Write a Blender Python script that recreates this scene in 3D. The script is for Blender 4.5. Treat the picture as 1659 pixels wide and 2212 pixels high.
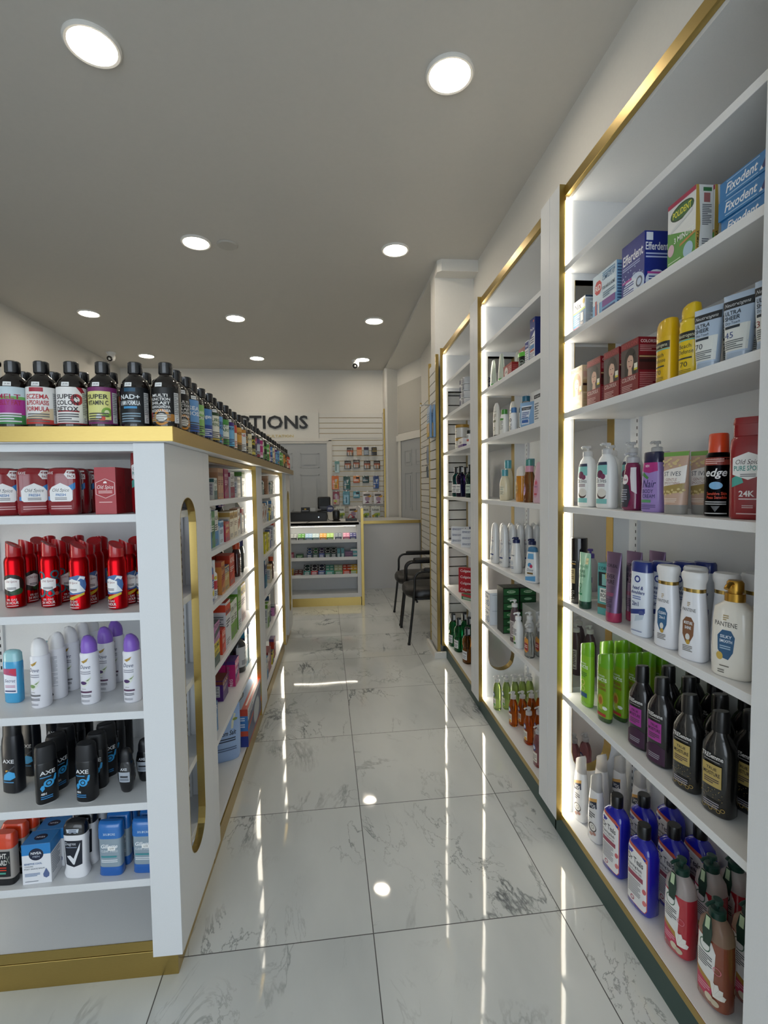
import bpy, bmesh, math, random
from mathutils import Vector, Matrix
random.seed(7)
PI = math.pi
S = bpy.context.scene
COL = S.collection
for _o in list(bpy.data.objects): bpy.data.objects.remove(_o)

# ------------------------------------------------------------------ camera, world, exposure
cam_d = bpy.data.cameras.new('camera'); cam = bpy.data.objects.new('camera', cam_d); COL.objects.link(cam)
yaw, pitch, roll = 0.0931952320, -0.0518080788, -0.0132981651
f_ = Vector((math.sin(yaw)*math.cos(pitch), math.cos(yaw)*math.cos(pitch), math.sin(pitch)))
r0 = Vector((math.cos(yaw), -math.sin(yaw), 0)); u0 = r0.cross(f_)
r_ = math.cos(roll)*r0 + math.sin(roll)*u0; u_ = -math.sin(roll)*r0 + math.cos(roll)*u0
cam.matrix_world = Matrix(((r_.x, u_.x, -f_.x, 0), (r_.y, u_.y, -f_.y, 0), (r_.z, u_.z, -f_.z, 1.38), (0, 0, 0, 1)))
cam_d.sensor_fit = 'HORIZONTAL'; cam_d.sensor_width = 36.0; cam_d.lens = 36.0*1048.52/1659.0
cam_d.clip_start = 0.05; cam_d.clip_end = 100
S.camera = cam
S.view_settings.view_transform = 'Standard'; S.view_settings.look = 'None'
S.view_settings.gamma = 1.0; S.view_settings.use_curve_mapping = False
S.view_settings.exposure = 0.0
EXPO_LAMP = 56.0      # ceiling downlight lenses
LED_POWER = 13.0       # shelf light strips
SKY = 3.3            # daylight through the shop window behind the camera
w = bpy.data.worlds.new('daylight'); S.world = w; w.use_nodes = True
bg = w.node_tree.nodes['Background']; bg.inputs[0].default_value = (0.80, 0.90, 1.0, 1); bg.inputs[1].default_value = SKY
pl = bpy.data.lights.new('window_daylight_portal', 'AREA'); pl.shape = 'RECTANGLE'; pl.size = 3.9; pl.size_y = 2.5
try: pl.cycles.is_portal = True
except Exception: pass
po = bpy.data.objects.new('window_daylight_portal', pl); COL.objects.link(po)
po.location = (-1.0, -2.28, 1.45); po.rotation_euler = (math.radians(90), 0, 0)

# ------------------------------------------------------------------ materials
_M = {}
def s2l(c): return c/12.92 if c <= .04045 else ((c+.055)/1.055)**2.4
def rgb(h): return tuple(s2l(int(h[i:i+2], 16)/255) for i in (0, 2, 4))
def M(spec):
    """'rrggbb[:r<rough>][:m][:t][:c]'  m metal, t clear plastic, c clear coat, e<strength> emission"""
    if spec in _M: return _M[spec]
    p = spec.split(':'); col = rgb(p[0]); m = bpy.data.materials.new('mat_'+spec.replace(':', '_')); m.use_nodes = True
    b = m.node_tree.nodes['Principled BSDF']; b.inputs['Base Color'].default_value = (*col, 1); b.inputs['Roughness'].default_value = .42
    for q in p[1:]:
        if q[0] == 'r': b.inputs['Roughness'].default_value = float(q[1:])
        elif q == 'm': b.inputs['Metallic'].default_value = 1
        elif q == 't': b.inputs['Transmission Weight'].default_value = .93; b.inputs['Roughness'].default_value = .06; b.inputs['IOR'].default_value = 1.3
        elif q == 'h': b.inputs['Transmission Weight'].default_value = .5; b.inputs['Roughness'].default_value = .3; b.inputs['IOR'].default_value = 1.3
        elif q == 'c': b.inputs['Coat Weight'].default_value = .6; b.inputs['Coat Roughness'].default_value = .08
        elif q[0] == 'e': b.inputs['Emission Color'].default_value = (*col, 1); b.inputs['Emission Strength'].default_value = float(q[1:])
    m.diffuse_color = (*col, 1)
    _M[spec] = m; return m
def noisy(name, c1, c2, scale, rough, metal=0, bump=0, stretch=(1, 1, 1)):
    m = bpy.data.materials.new(name); m.use_nodes = True; nt = m.node_tree; b = nt.nodes['Principled BSDF']
    tc = nt.nodes.new('ShaderNodeTexCoord'); mp = nt.nodes.new('ShaderNodeMapping'); mp.inputs['Scale'].default_value = stretch
    n = nt.nodes.new('ShaderNodeTexNoise'); n.inputs['Scale'].default_value = scale; n.inputs['Detail'].default_value = 4
    r = nt.nodes.new('ShaderNodeValToRGB'); r.color_ramp.elements[0].color = (*rgb(c1), 1); r.color_ramp.elements[1].color = (*rgb(c2), 1)
    nt.links.new(tc.outputs['Object'], mp.inputs[0]); nt.links.new(mp.outputs[0], n.inputs[0]); nt.links.new(n.outputs[0], r.inputs[0])
    nt.links.new(r.outputs[0], b.inputs['Base Color']); b.inputs['Roughness'].default_value = rough; b.inputs['Metallic'].default_value = metal
    if bump:
        bp = nt.nodes.new('ShaderNodeBump'); bp.inputs['Strength'].default_value = bump; bp.inputs['Distance'].default_value = .002
        nt.links.new(n.outputs[0], bp.inputs['Height']); nt.links.new(bp.outputs[0], b.inputs['Normal'])
    _M[name] = m; return name
WHITE = noisy('white_laminate', 'dcdedf', 'e4e5e6', 300, .4)
WALLP = noisy('wall_paint', 'dad8d2', 'dfddd7', 60, .75, bump=.05)
CEILP = noisy('ceiling_paint', 'c9c7c1', 'cecbc5', 40, .85, bump=.05)
GOLD = noisy('brushed_brass', 'b49a5a', 'c0a766', 60, .3, metal=1, bump=.04, stretch=(1, 1, 14))
GREEN = noisy('green_plinth_laminate', '24413c', '27463f', 80, .4)
DOORP = noisy('door_paint', 'a9adb0', 'adb1b4', 80, .5)
LEATHER = noisy('black_leatherette', '0c0b0b', '171515', 90, .38, bump=.15)
SLAT = noisy('slat_board', 'd6d5d0', 'dbdad5', 90, .5)
STEEL = 'c9ccce:m:r0.25'
LED = 'fff6e4:e%g' % LED_POWER
BLK = '0a0a0b:r0.35'

def floor_mat():
    m = bpy.data.materials.new('polished_marble_tiles'); m.use_nodes = True; nt = m.node_tree; L = nt.links; N = nt.nodes.new
    b = nt.nodes['Principled BSDF']; tc = N('ShaderNodeTexCoord'); T = .608
    sx = N('ShaderNodeSeparateXYZ'); L.new(tc.outputs['Object'], sx.inputs[0])
    def math_(op, a, bb=None, c=None):
        n = N('ShaderNodeMath'); n.operation = op
        for i, v in enumerate((a, bb, c)):
            if v is None: continue
            if isinstance(v, (int, float)): n.inputs[i].default_value = v
            else: L.new(v, n.inputs[i])
        return n.outputs[0]
    tx = math_('DIVIDE', sx.outputs[0], T); ty = math_('DIVIDE', sx.outputs[1], T)
    ex = math_('PINGPONG', tx, .5); ey = math_('PINGPONG', ty, .5)
    e = math_('MINIMUM', ex, ey); grout = math_('LESS_THAN', e, .0026)
    cid = N('ShaderNodeCombineXYZ'); L.new(math_('FLOOR', tx), cid.inputs[0]); L.new(math_('FLOOR', ty), cid.inputs[1])
    wn = N('ShaderNodeTexWhiteNoise'); L.new(cid.outputs[0], wn.inputs['Vector'])
    va = N('ShaderNodeVectorMath'); va.operation = 'MULTIPLY_ADD'; L.new(wn.outputs['Color'], va.inputs[0]); va.inputs[1].default_value = (9, 9, 9); L.new(tc.outputs['Object'], va.inputs[2])
    rot = N('ShaderNodeMapping'); rot.inputs['Rotation'].default_value = (0, 0, .75); rot.inputs['Scale'].default_value = (1.0, .45, 1); L.new(va.outputs[0], rot.inputs[0])
    def vein(scale, width, dist, rough=.62):
        n = N('ShaderNodeTexNoise'); n.inputs['Scale'].default_value = scale; n.inputs['Detail'].default_value = 7; n.inputs['Roughness'].default_value = rough; n.inputs['Distortion'].default_value = dist
        L.new(rot.outputs[0], n.inputs[0]); d = math_('ABSOLUTE', math_('SUBTRACT', n.outputs[0], .5))
        mr = N('ShaderNodeMapRange'); mr.inputs[1].default_value = 0; mr.inputs[2].default_value = width; mr.inputs[3].default_value = 1; mr.inputs[4].default_value = 0
        L.new(d, mr.inputs[0]); return mr.outputs[0]
    v1 = vein(1.5, .013, .7); v2 = vein(3.6, .010, 1.3)
    mk = N('ShaderNodeTexNoise'); mk.inputs['Scale'].default_value = 2.6; mk.inputs['Detail'].default_value = 3; L.new(va.outputs[0], mk.inputs[0])
    mk2 = N('ShaderNodeMapRange'); mk2.inputs[1].default_value = .45; mk2.inputs[2].default_value = .64; L.new(mk.outputs[0], mk2.inputs[0])
    vv = math_('MULTIPLY', math_('MAXIMUM', v1, math_('MULTIPLY', v2, .75)), mk2.outputs[0])
    cl = N('ShaderNodeTexNoise'); cl.inputs['Scale'].default_value = 3.2; cl.inputs['Detail'].default_value = 5; L.new(rot.outputs[0], cl.inputs[0])
    ramp = N('ShaderNodeValToRGB'); ramp.color_ramp.elements[0].color = (*rgb('c3c8c8'), 1); ramp.color_ramp.elements[0].position = .3; ramp.color_ramp.elements[1].color = (*rgb('d3d7d6'), 1); ramp.color_ramp.elements[1].position = .62
    L.new(cl.outputs[0], ramp.inputs[0])
    mx = N('ShaderNodeMixRGB'); L.new(vv, mx.inputs[0]); L.new(ramp.outputs[0], mx.inputs[1]); mx.inputs[2].default_value = (*rgb('6d7274'), 1)
    mg = N('ShaderNodeMixRGB'); L.new(grout, mg.inputs[0]); L.new(mx.outputs[0], mg.inputs[1]); mg.inputs[2].default_value = (*rgb('4a4b4c'), 1)
    L.new(mg.outputs[0], b.inputs['Base Color'])
    L.new(math_('MULTIPLY_ADD', grout, .5, .035), b.inputs['Roughness']); b.inputs['IOR'].default_value = 1.5
    bn = N('ShaderNodeTexNoise'); bn.inputs['Scale'].default_value = 3.2; bn.inputs['Detail'].default_value = 1; L.new(va.outputs[0], bn.inputs[0])
    bp = N('ShaderNodeBump'); bp.inputs['Strength'].default_value = .30; bp.inputs['Distance'].default_value = .004
    L.new(bn.outputs[0], bp.inputs['Height']); L.new(bp.outputs[0], b.inputs['Normal'])
    _M['floor'] = m; return 'floor'
FLOORM = floor_mat()

# ------------------------------------------------------------------ mesh builder
class MB:
    def __init__(s): s.v = []; s.f = []; s.m = []; s.mats = []; s.sm = []
    def mi(s, spec):
        if spec not in s.mats: s.mats.append(spec)
        return s.mats.index(spec)
    def add(s, vs, fs, mat, smooth=False):
        o = len(s.v); k = s.mi(mat); s.v += [tuple(p) for p in vs]
        for f in fs: s.f.append([i+o for i in f]); s.m.append(k); s.sm.append(smooth)
        return s
    def box(s, x0, x1, y0, y1, z0, z1, mat):
        if x0 > x1: x0, x1 = x1, x0
        if y0 > y1: y0, y1 = y1, y0
        vs = [(x, y, z) for z in (z0, z1) for y in (y0, y1) for x in (x0, x1)]
        return s.add(vs, [(0, 2, 3, 1), (4, 5, 7, 6), (0, 1, 5, 4), (2, 6, 7, 3), (1, 3, 7, 5), (0, 4, 6, 2)], mat)
    def prism(s, pts, z0, z1, mat):
        n = len(pts); vs = [(x, y, z0) for x, y in pts]+[(x, y, z1) for x, y in pts]
        fs = [tuple(reversed(range(n))), tuple(range(n, 2*n))]+[(i, (i+1) % n, n+(i+1) % n, n+i) for i in range(n)]
        return s.add(vs, fs, mat)
    def loft(s, secs, mat, seg=28, c=(0, 0), capb=True, capt=True, smooth=True):
        """secs: (z, rx, ry, n[, tilt along x])"""
        vs = []; fs = []
        for q in secs:
            z, rx, ry, n = q[:4]; tl = q[4] if len(q) > 4 else 0
            for i in range(seg):
                x, y = sup(2*PI*i/seg, rx, ry, n); vs.append((c[0]+x, c[1]+y, z+tl*x/max(rx, 1e-6)))
        for k in range(len(secs)-1):
            for i in range(seg):
                j = (i+1) % seg; fs.append((k*seg+i, k*seg+j, (k+1)*seg+j, (k+1)*seg+i))
        s.add(vs, fs, mat, smooth)
        if capb: s.add(vs[:seg], [tuple(reversed(range(seg)))], mat)
        if capt: s.add(vs[-seg:], [tuple(range(seg))], mat)
        return s
    def tube(s, pts, r, mat, seg=10, closed=False):
        pts = [Vector(p) for p in pts]; vs = []; fs = []; n = len(pts); up = None
        for i, p in enumerate(pts):
            a = pts[i-1] if i else p; b = pts[i+1] if i < n-1 else p
            d = (b-a).normalized()
            if up is None: up = Vector((0, 0, 1)) if abs(d.z) < .9 else Vector((1, 0, 0))
            x = d.cross(up).normalized(); up = x.cross(d).normalized()
            for k in range(seg): vs.append(p+r*(math.cos(2*PI*k/seg)*x+math.sin(2*PI*k/seg)*up))
        for i in range(n-1):
            for k in range(seg):
                j = (k+1) % seg; fs.append((i*seg+k, i*seg+j, (i+1)*seg+j, (i+1)*seg+k))
        fs += [tuple(reversed(range(seg))), tuple((n-1)*seg+k for k in range(seg))]
        return s.add(vs, fs, mat, True)
    def mesh(s, name, scale=1.0, bevel=0, sharp=40):
        me = bpy.data.meshes.new(name); me.from_pydata([(a*scale, b*scale, c*scale) for a, b, c in s.v], [], s.f)
        for q in s.mats: me.materials.append(M(q))
        me.polygons.foreach_set('material_index', s.m)
        if bevel:
            bm = bmesh.new(); bm.from_mesh(me); bmesh.ops.remove_doubles(bm, verts=bm.verts, dist=1e-5)
            ed = [e for e in bm.edges if len(e.link_faces) == 2 and e.calc_face_angle(0) > .6]
            bmesh.ops.bevel(bm, geom=ed, offset=bevel, segments=2, affect='EDGES', profile=.5, clamp_overlap=True)
            bm.to_mesh(me); bm.free()
        else: me.polygons.foreach_set('use_smooth', s.sm)
        me.update()
        if any(s.sm): me.set_sharp_from_angle(angle=math.radians(sharp))
        return me
def sup(t, rx, ry, n):
    c, s_ = math.cos(t), math.sin(t)
    return rx*math.copysign(abs(c)**(2/n), c), ry*math.copysign(abs(s_)**(2/n), s_)

def link(name, data, parent=None, loc=None, rz=0):
    o = bpy.data.objects.new(name, data); COL.objects.link(o)
    if parent is not None: o.parent = parent
    if loc: o.location = loc
    if rz: o.rotation_euler = (0, 0, rz)
    return o
USED = {}
def tag(o, label, cat, group=None):
    n = len(label.replace('-', ' ').split())
    if n > 17 or n < 4: print('LABEL LENGTH', n, label)
    USED.setdefault(label, []).append(o.name)
    o['label'] = label; o['category'] = cat
    if group: o['group'] = group
    return o
def thing(name, label, cat, loc=(0, 0, 0), rz=0, group=None): return tag(link(name, None, None, loc, rz), label, cat, group)
def struct(name, mb, bevel=0):
    o = link(name, mb.mesh(name, bevel=bevel)); o['kind'] = 'structure'; return o
def part(name, mb, parent, bevel=0, label=None):
    o = link(name, mb.mesh(name, bevel=bevel), parent)
    if label: o['label'] = label
    return o

# ------------------------------------------------------------------ printed artwork (flat or wrapped round a body), in centimetres
_TXT = {}
def text_mesh(t, bold, ital):
    k = (t, bold, ital)
    if k not in _TXT:
        c = bpy.data.curves.new('t', 'FONT'); c.body = t; c.size = 1; c.align_x = 'CENTER'; c.resolution_u = 2
        if bold: c.offset = .018
        if ital: c.shear = .28
        o = bpy.data.objects.new('t', c); COL.objects.link(o)
        me = bpy.data.meshes.new_from_object(o.evaluated_get(bpy.context.evaluated_depsgraph_get())); me.transform(o.matrix_world)
        vs = [tuple(v.co) for v in me.vertices]; fs = [tuple(p.vertices) for p in me.polygons]
        bpy.data.objects.remove(o); bpy.data.curves.remove(c); bpy.data.meshes.remove(me)
        if vs:
            xs = [v[0] for v in vs]; x0 = (min(xs)+max(xs))/2; vs = [(x-x0, y, 0) for x, y, _ in vs]; w_ = max(xs)-min(xs)
        else: w_ = 1
        _TXT[k] = (vs, fs, w_)
    return _TXT[k]
def elem_geo(e):
    """-> [(verts2d, faces, colour)]"""
    k = e[0]
    if k == 'r': _, a, b, c, d, col = e; return [([(a, b), (c, b), (c, d), (a, d)], [(0, 1, 2, 3)], col)]
    if k == 'e':
        _, x, y, rx, ry, col = e; n = 20
        return [([(x+rx*math.cos(2*PI*i/n), y+ry*math.sin(2*PI*i/n)) for i in range(n)], [tuple(range(n))], col)]
    if k == 'p': return [(list(e[1]), [tuple(range(len(e[1])))], e[2])]
    if k == 'l':                                        # rows of fine print
        _, a, b, c, d, n, col = e; out = []; h = (d-b)/n; rnd = random.Random(int(a*100+n))
        vs = []; fs = []
        for i in range(n):
            y = d-(i+.5)*h; q = a+(c-a)*(1 if i % 3 != 2 else .55+.4*rnd.random()); o = len(vs)
            vs += [(a, y-h*.24), (q, y-h*.24), (q, y+h*.24), (a, y+h*.24)]; fs.append((o, o+1, o+2, o+3))
        return [(vs, fs, col)]
    if k == 't':                                        # ('t', text, cx, base, width-limit or None, height, colour, flags)
        _, t, x, y, wd, h, col = e[:7]; fl = e[7] if len(e) > 7 else ''
        vs, fs, w0 = text_mesh(t, 'b' in fl, 'i' in fl); sy = h/.73; sx = sy if not wd else wd/w0
        if 'v' in fl: return [([(x-vy*sy, y+vx*sx) for vx, vy, _ in vs], fs, col)]
        return [([(x+vx*sx, y+vy*sy) for vx, vy, _ in vs], fs, col)]
    if k == 'ring':
        _, x, y, ro, ri, col = e; n = 24; vs = []
        for i in range(n): a = 2*PI*i/n; vs += [(x+ro*math.cos(a), y+ro*math.sin(a)), (x+ri*math.cos(a), y+ri*math.sin(a))]
        return [(vs, [(2*i, (2*i+2) % (2*n), (2*i+3) % (2*n), 2*i+1) for i in range(n)], col)]
    raise ValueError(k)
def tri_split(vs, fs, su, sv):
    bm = bmesh.new(); bv = [bm.verts.new((x, y, 0)) for x, y in vs]
    for f in fs:
        try: bm.faces.new([bv[i] for i in f])
        except ValueError: pass
    bmesh.ops.triangulate(bm, faces=[f for f in bm.faces if len(f.verts) > 4])
    us = [v.co.x for v in bm.verts]; ws = [v.co.y for v in bm.verts]
    for lo, hi, st, nrm in ((min(us), max(us), su, (1, 0, 0)), (min(ws), max(ws), sv, (0, 1, 0))):
        if not st: continue
        q = math.ceil(lo/st)*st
        while q < hi-1e-4:
            if q > lo+1e-4:
                bmesh.ops.bisect_plane(bm, geom=bm.verts[:]+bm.edges[:]+bm.faces[:], dist=1e-5, plane_co=(q*nrm[0], q*nrm[1], 0), plane_no=nrm)
            q += st
    bm.verts.index_update(); out = [(v.co.x, v.co.y) for v in bm.verts]; of = [tuple(v.index for v in f.verts) for f in bm.faces]; bm.free()
    return out, of
class Surf:
    """maps (u, v) centimetres on the front of a lofted body to 3-D"""
    def __init__(s, secs, ref=None, back=False):
        s.s = sorted([q[:4] for q in secs]); ref = ref if ref is not None else (s.s[0][0]+s.s[-1][0])/2
        rx, ry, n = s.at(ref); s.tab = []; N = 720; pu = None; u = 0; a0 = -PI/2+(PI if back else 0)
        for i in range(-N//2, N//2+1):
            t = a0+i*2*PI/N; p = sup(t, rx, ry, n)
            if pu: u += math.hypot(p[0]-pu[0], p[1]-pu[1])
            pu = p; s.tab.append((u, t))
        mid = s.tab[N//2][0]; s.tab = [(a-mid, b) for a, b in s.tab]
    def at(s, z):
        q = s.s
        if z <= q[0][0]: return q[0][1:]
        for a, b in zip(q, q[1:]):
            if z <= b[0]:
                k = (z-a[0])/max(1e-9, b[0]-a[0]); return tuple(a[i]+(b[i]-a[i])*k for i in (1, 2, 3))
        return q[-1][1:]
    def __call__(s, u, v, off):
        T = s.tab; lo, hi = 0, len(T)-1
        u = max(T[0][0], min(T[-1][0], u))
        while hi-lo > 1:
            m = (lo+hi)//2
            if T[m][0] <= u: lo = m
            else: hi = m
        k = (u-T[lo][0])/max(1e-9, T[hi][0]-T[lo][0]); t = T[lo][1]+(T[hi][1]-T[lo][1])*k
        rx, ry, n = s.at(v); x, y = sup(t, rx, ry, n)
        nx = math.copysign(abs(x/rx)**(n-1), x)/rx; ny = math.copysign(abs(y/ry)**(n-1), y)/ry; l = math.hypot(nx, ny) or 1
        return (x+off*nx/l, y+off*ny/l, v)
def art(mb, elems, fn, su=.45, sv=1.2, base=.03):
    for i, e in enumerate(elems):
        for vs, fs, col in elem_geo(e):
            if su or sv: vs, fs = tri_split(vs, fs, su, sv)
            mb.add([fn(u, v, base+.008*i) for u, v in vs], fs, col)
    return mb
def flat(face, w_, d_, h_):
    if face == 'F': return lambda u, v, o: (u, -d_/2-o, v)
    if face == 'B': return lambda u, v, o: (-u, d_/2+o, v)
    if face == 'R': return lambda u, v, o: (w_/2+o, u, v)
    if face == 'L': return lambda u, v, o: (-w_/2-o, -u, v)
    if face == 'T': return lambda u, v, o: (u, v, h_+o)

K = {}
def kind(key, name, cat, parts): K[key] = (name, cat, parts)
def carton(key, name, cat, w_, d_, h_, col, **faces):
    """printed folding box, one mesh; F front, S both sides, T top, each a list of elements (centimetres)"""
    mb = MB(); mb.box(-w_/2, w_/2, -d_/2, d_/2, 0, h_, col+':r0.32')
    for f, el in faces.items():
        for q in ('LR' if f == 'S' else f): art(mb, el, flat(q, w_, d_, h_), 0, 0, .02)
    kind(key, name, cat, [(name, mb.mesh(key, .01), None)])
def wrap(secs, elems, ref=None, back=None, name='label', sv=1.2):
    mb = MB(); art(mb, elems, Surf(secs, ref), .45, sv)
    if back: art(mb, back, Surf(secs, ref, True), .45, sv)
    return (name, mb.mesh(name, .01), None)
def lof(name, secs, mat, seg=28, **k): return (name, MB().loft(secs, mat, seg, **k).mesh(name, .01), None)
FACE = {'R': -PI/2, 'L': PI/2, 'F': 0.0}
def put(key, x, y, z, face, label, group=None, turn=0, cat=None):
    z += .0006; name, c, parts = K[key]; rz = FACE[face]+math.radians(turn); cat = cat or c
    if len(parts) == 1:
        o = link(name, parts[0][1], None, (x, y, z), rz); return tag(o, label, cat, group)
    r = thing(name, label, cat, (x, y, z), rz, group); made = {}
    for pn, me, par in parts: made[pn] = link(pn, me, made[par] if par else r)
    return r
ORD = ['first', 'second', 'third', 'fourth', 'fifth', 'sixth', 'seventh', 'eighth', 'ninth', 'tenth', 'eleventh', 'twelfth', 'thirteenth', 'fourteenth', 'fifteenth', 'sixteenth', 'seventeenth', 'eighteenth', 'nineteenth', 'twentieth']
ORD += ['twenty-'+q for q in ORD[:9]]+['thirtieth']+['thirty-'+q for q in ORD[:9]]+['fortieth']

# ------------------------------------------------------------------ the room
CZ = 3.14; XR = 1.12; XLW = -3.1; YB = 7.42; YF = -2.2
fl = MB(); fl.add([(-6, -6, 0), (6, -6, 0), (6, 10, 0), (-6, 10, 0)], [(0, 1, 2, 3)], FLOORM)
flo = link('floor', fl.mesh('floor'), None, (0.0837, 1.431, 0), 0.0265417927); flo['kind'] = 'structure'
struct('ceiling', MB().box(XLW-.1, 1.9, YF-.1, YB+.1, CZ, CZ+.1, CEILP))
struct('wall_right', MB().box(XR, XR+.1, YF-.1, 6.44, 0, CZ, WALLP))
struct('wall_left', MB().box(XLW-.1, XLW, YF-.1, YB+.1, 0, CZ, WALLP))
struct('wall_back', MB().box(XLW, 1.9, YB, YB+.1, 0, CZ, WALLP))
wf = MB(); wf.box(XLW, -2.95, YF-.1, YF, 0, CZ, WALLP); wf.box(.95, XR, YF-.1, YF, 0, CZ, WALLP)
wf.box(-2.95, .95, YF-.1, YF, 0, .2, WALLP); wf.box(-2.95, .95, YF-.1, YF, 2.7, CZ, WALLP); struct('wall_front', wf)
wn = MB()
for x in (-2.95, -1.66, -.36, .90): wn.box(x, x+.05, YF-.08, YF-.02, .2, 2.7, '2c2e30:r0.4')
for z in (.2, 2.1, 2.65): wn.box(-2.95, .95, YF-.08, YF-.02, z, z+.05, '2c2e30:r0.4')
struct('window_1', wn)
# drywall column beyond the right-hand bays, ceiling step, corner column, slanted wall
struct('wall_column', MB().box(.80, XR, 3.93, 4.10, 0, CZ, WALLP))
hd = MB(); hd.prism([(.83, 3.80), (XR, 3.80), (XR, 3.93), (.80, 3.93), (.80, 3.83)], 3.05, CZ, WALLP); struct('trim_1', hd)
struct('trim_2', MB().prism([(.80, 4.1), (XR+.4, 4.1), (XR+.4, YB), (.72, YB)], 3.105, CZ, WALLP))
struct('wall_corner', MB().prism([(.735, 7.13), (.90, 7.24), (.96, YB), (.70, YB), (.70, 7.13)], 0, 3.105, WALLP))
q0 = Vector((.895, 7.25)); qd = Vector((.319, -.948)); qn = Vector((.948, .319))
def obl(t, d): p = q0+qd*t+qn*d; return (p.x, p.y)
struct('wall_slanted', MB().prism([obl(0, 0), obl(1.1, 0), obl(1.1, .1), obl(0, .1)], 0, 3.105, WALLP))
rc = MB(); rc.prism([obl(.03, -.004), obl(.86, -.004), obl(.86, 0), obl(.03, 0)], 2.16, 2.86, 'b9b7b0:r0.7'); struct('trim_3', rc)
tr = MB(); tr.prism([obl(.02, -.03), obl(.92, -.03), obl(.92, 0), obl(.02, 0)], 2.045, 2.13, WALLP)
tr.prism([obl(.06, -.02), obl(.14, -.02), obl(.14, 0), obl(.06, 0)], 0, 2.045, WALLP); struct('trim_4', tr)
def panel_door(name, xf, w_, h_, lever=None):
    """six-panel door; xf(u, d, z) maps width, depth (towards the room) and height"""
    mb = MB()
    def bx(u0, u1, d0, d1, z0, z1, m):
        vs = [xf(u, d, z) for z in (z0, z1) for d in (d0, d1) for u in (u0, u1)]
        mb.add(vs, [(0, 2, 3, 1), (4, 5, 7, 6), (0, 1, 5, 4), (2, 6, 7, 3), (1, 3, 7, 5), (0, 4, 6, 2)], m)
    bx(0, w_, 0, .012, 0, h_, DOORP)
    for z0, z1 in ((.22, .90), (1.04, 1.58), (1.68, 1.90)):
        for u0, u1 in ((.12, w_/2-.06), (w_/2+.06, w_-.12)):
            for a in ((u0, u1, z0, z0+.012), (u0, u1, z1-.012, z1), (u0, u0+.012, z0, z1), (u1-.012, u1, z0, z1)): bx(a[0], a[1], .012, .017, a[2], a[3], DOORP)
            bx(u0+.045, u1-.045, .012, .020, z0+.045, z1-.045, DOORP)
    o = struct(name, mb); return o
panel_door('door_1', lambda u, d, z: (-1.075+u, YB-.01-d, z), .915, 2.04)
cs = MB()
for x0, x1, z0, z1 in ((-1.16, -1.075, 0, 2.045), (-.16, -.08, 0, 2.045), (-1.16, -.08, 2.045, 2.125)): cs.box(x0, x1, YB-.035, YB, z0, z1, WALLP)
for x0, x1, z0, z1 in ((-1.15, -1.10, 0, 2.09), (-.135, -.09, 0, 2.09), (-1.15, -.09, 2.075, 2.115)): cs.box(x0, x1, YB-.045, YB-.035, z0, z1, WALLP)
struct('trim_5', cs)
panel_door('door_2', lambda u, d, z: (*obl(.145+u, -d), z), .80, 2.04)
struct('trim_6', MB().prism([obl(.128, -.014), obl(.145, -.014), obl(.145, 0), obl(.128, 0)], 0, 2.045, '141414'))
bb = MB(); bb.prism([(.745, 4.13), (.765, 4.13), (.765, 3.785), (.84, 3.785), (.84, 3.765), (.745, 3.765)], 0, .05, WALLP); struct('baseboard_column', bb)
struct('baseboard_right', MB().box(XR-.012, XR, 4.1, 6.44, 0, .09, WALLP))

# ------------------------------------------------------------------ ceiling lamps, cover plate, cameras
def downlight(x, y, label):
    t = thing('ceiling_downlight', label, 'ceiling light', (x, y, CZ-.014), 0, 'recessed ceiling downlights')
    ring = MB(); n = 40; vs = []; fs = []
    for r, z in ((.104, .014), (.104, .006), (.098, 0), (.088, .002), (.086, .012)):
        for i in range(n): vs.append((r*math.cos(2*PI*i/n), r*math.sin(2*PI*i/n), z))
    for k in range(4):
        for i in range(n): j = (i+1) % n; fs.append((k*n+i, (k+1)*n+i, (k+1)*n+j, k*n+j))
    ring.add(vs, fs, 'e4e2dc:r0.5', True); part('trim_ring', ring, t)
    part('lens', MB().loft([(.006, .087, .087, 2), (.010, .087, .087, 2)], 'fff1dc:e%g' % EXPO_LAMP, 40), t)
LP = [(-.934, 2.105, 'left downlight of the pair nearest the camera'), (.506, 2.130, 'right downlight of the pair nearest the camera'),
      (-.977, 3.660, 'downlight beside the round blank cover plate on the ceiling'), (.453, 3.672, 'downlight nearest the drywall column, second row from camera'),
      (-2.430, 5.160, 'leftmost downlight in the third row above the left wall'), (-1.022, 5.215, 'middle downlight in the third row of the ceiling'), (.410, 5.220, 'right downlight in the third row near the ceiling step'),
      (-2.470, 6.720, 'downlight beside the left security camera'), (-1.060, 6.775, 'middle downlight in the last row before the back wall'), (.366, 6.785, 'downlight beside the right security camera')]
for a in LP: downlight(*a)
tag(link('ceiling_cover_plate', MB().loft([(0, .065, .065, 2), (.008, .075, .075, 2), (.010, .075, .075, 2)], 'bdbbb4:r0.6', 36).mesh('ceiling_cover_plate'), None, (-.765, 3.686, CZ-.011)), 'round grey blank cover plate on the ceiling beside a downlight', 'cover plate')
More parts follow.
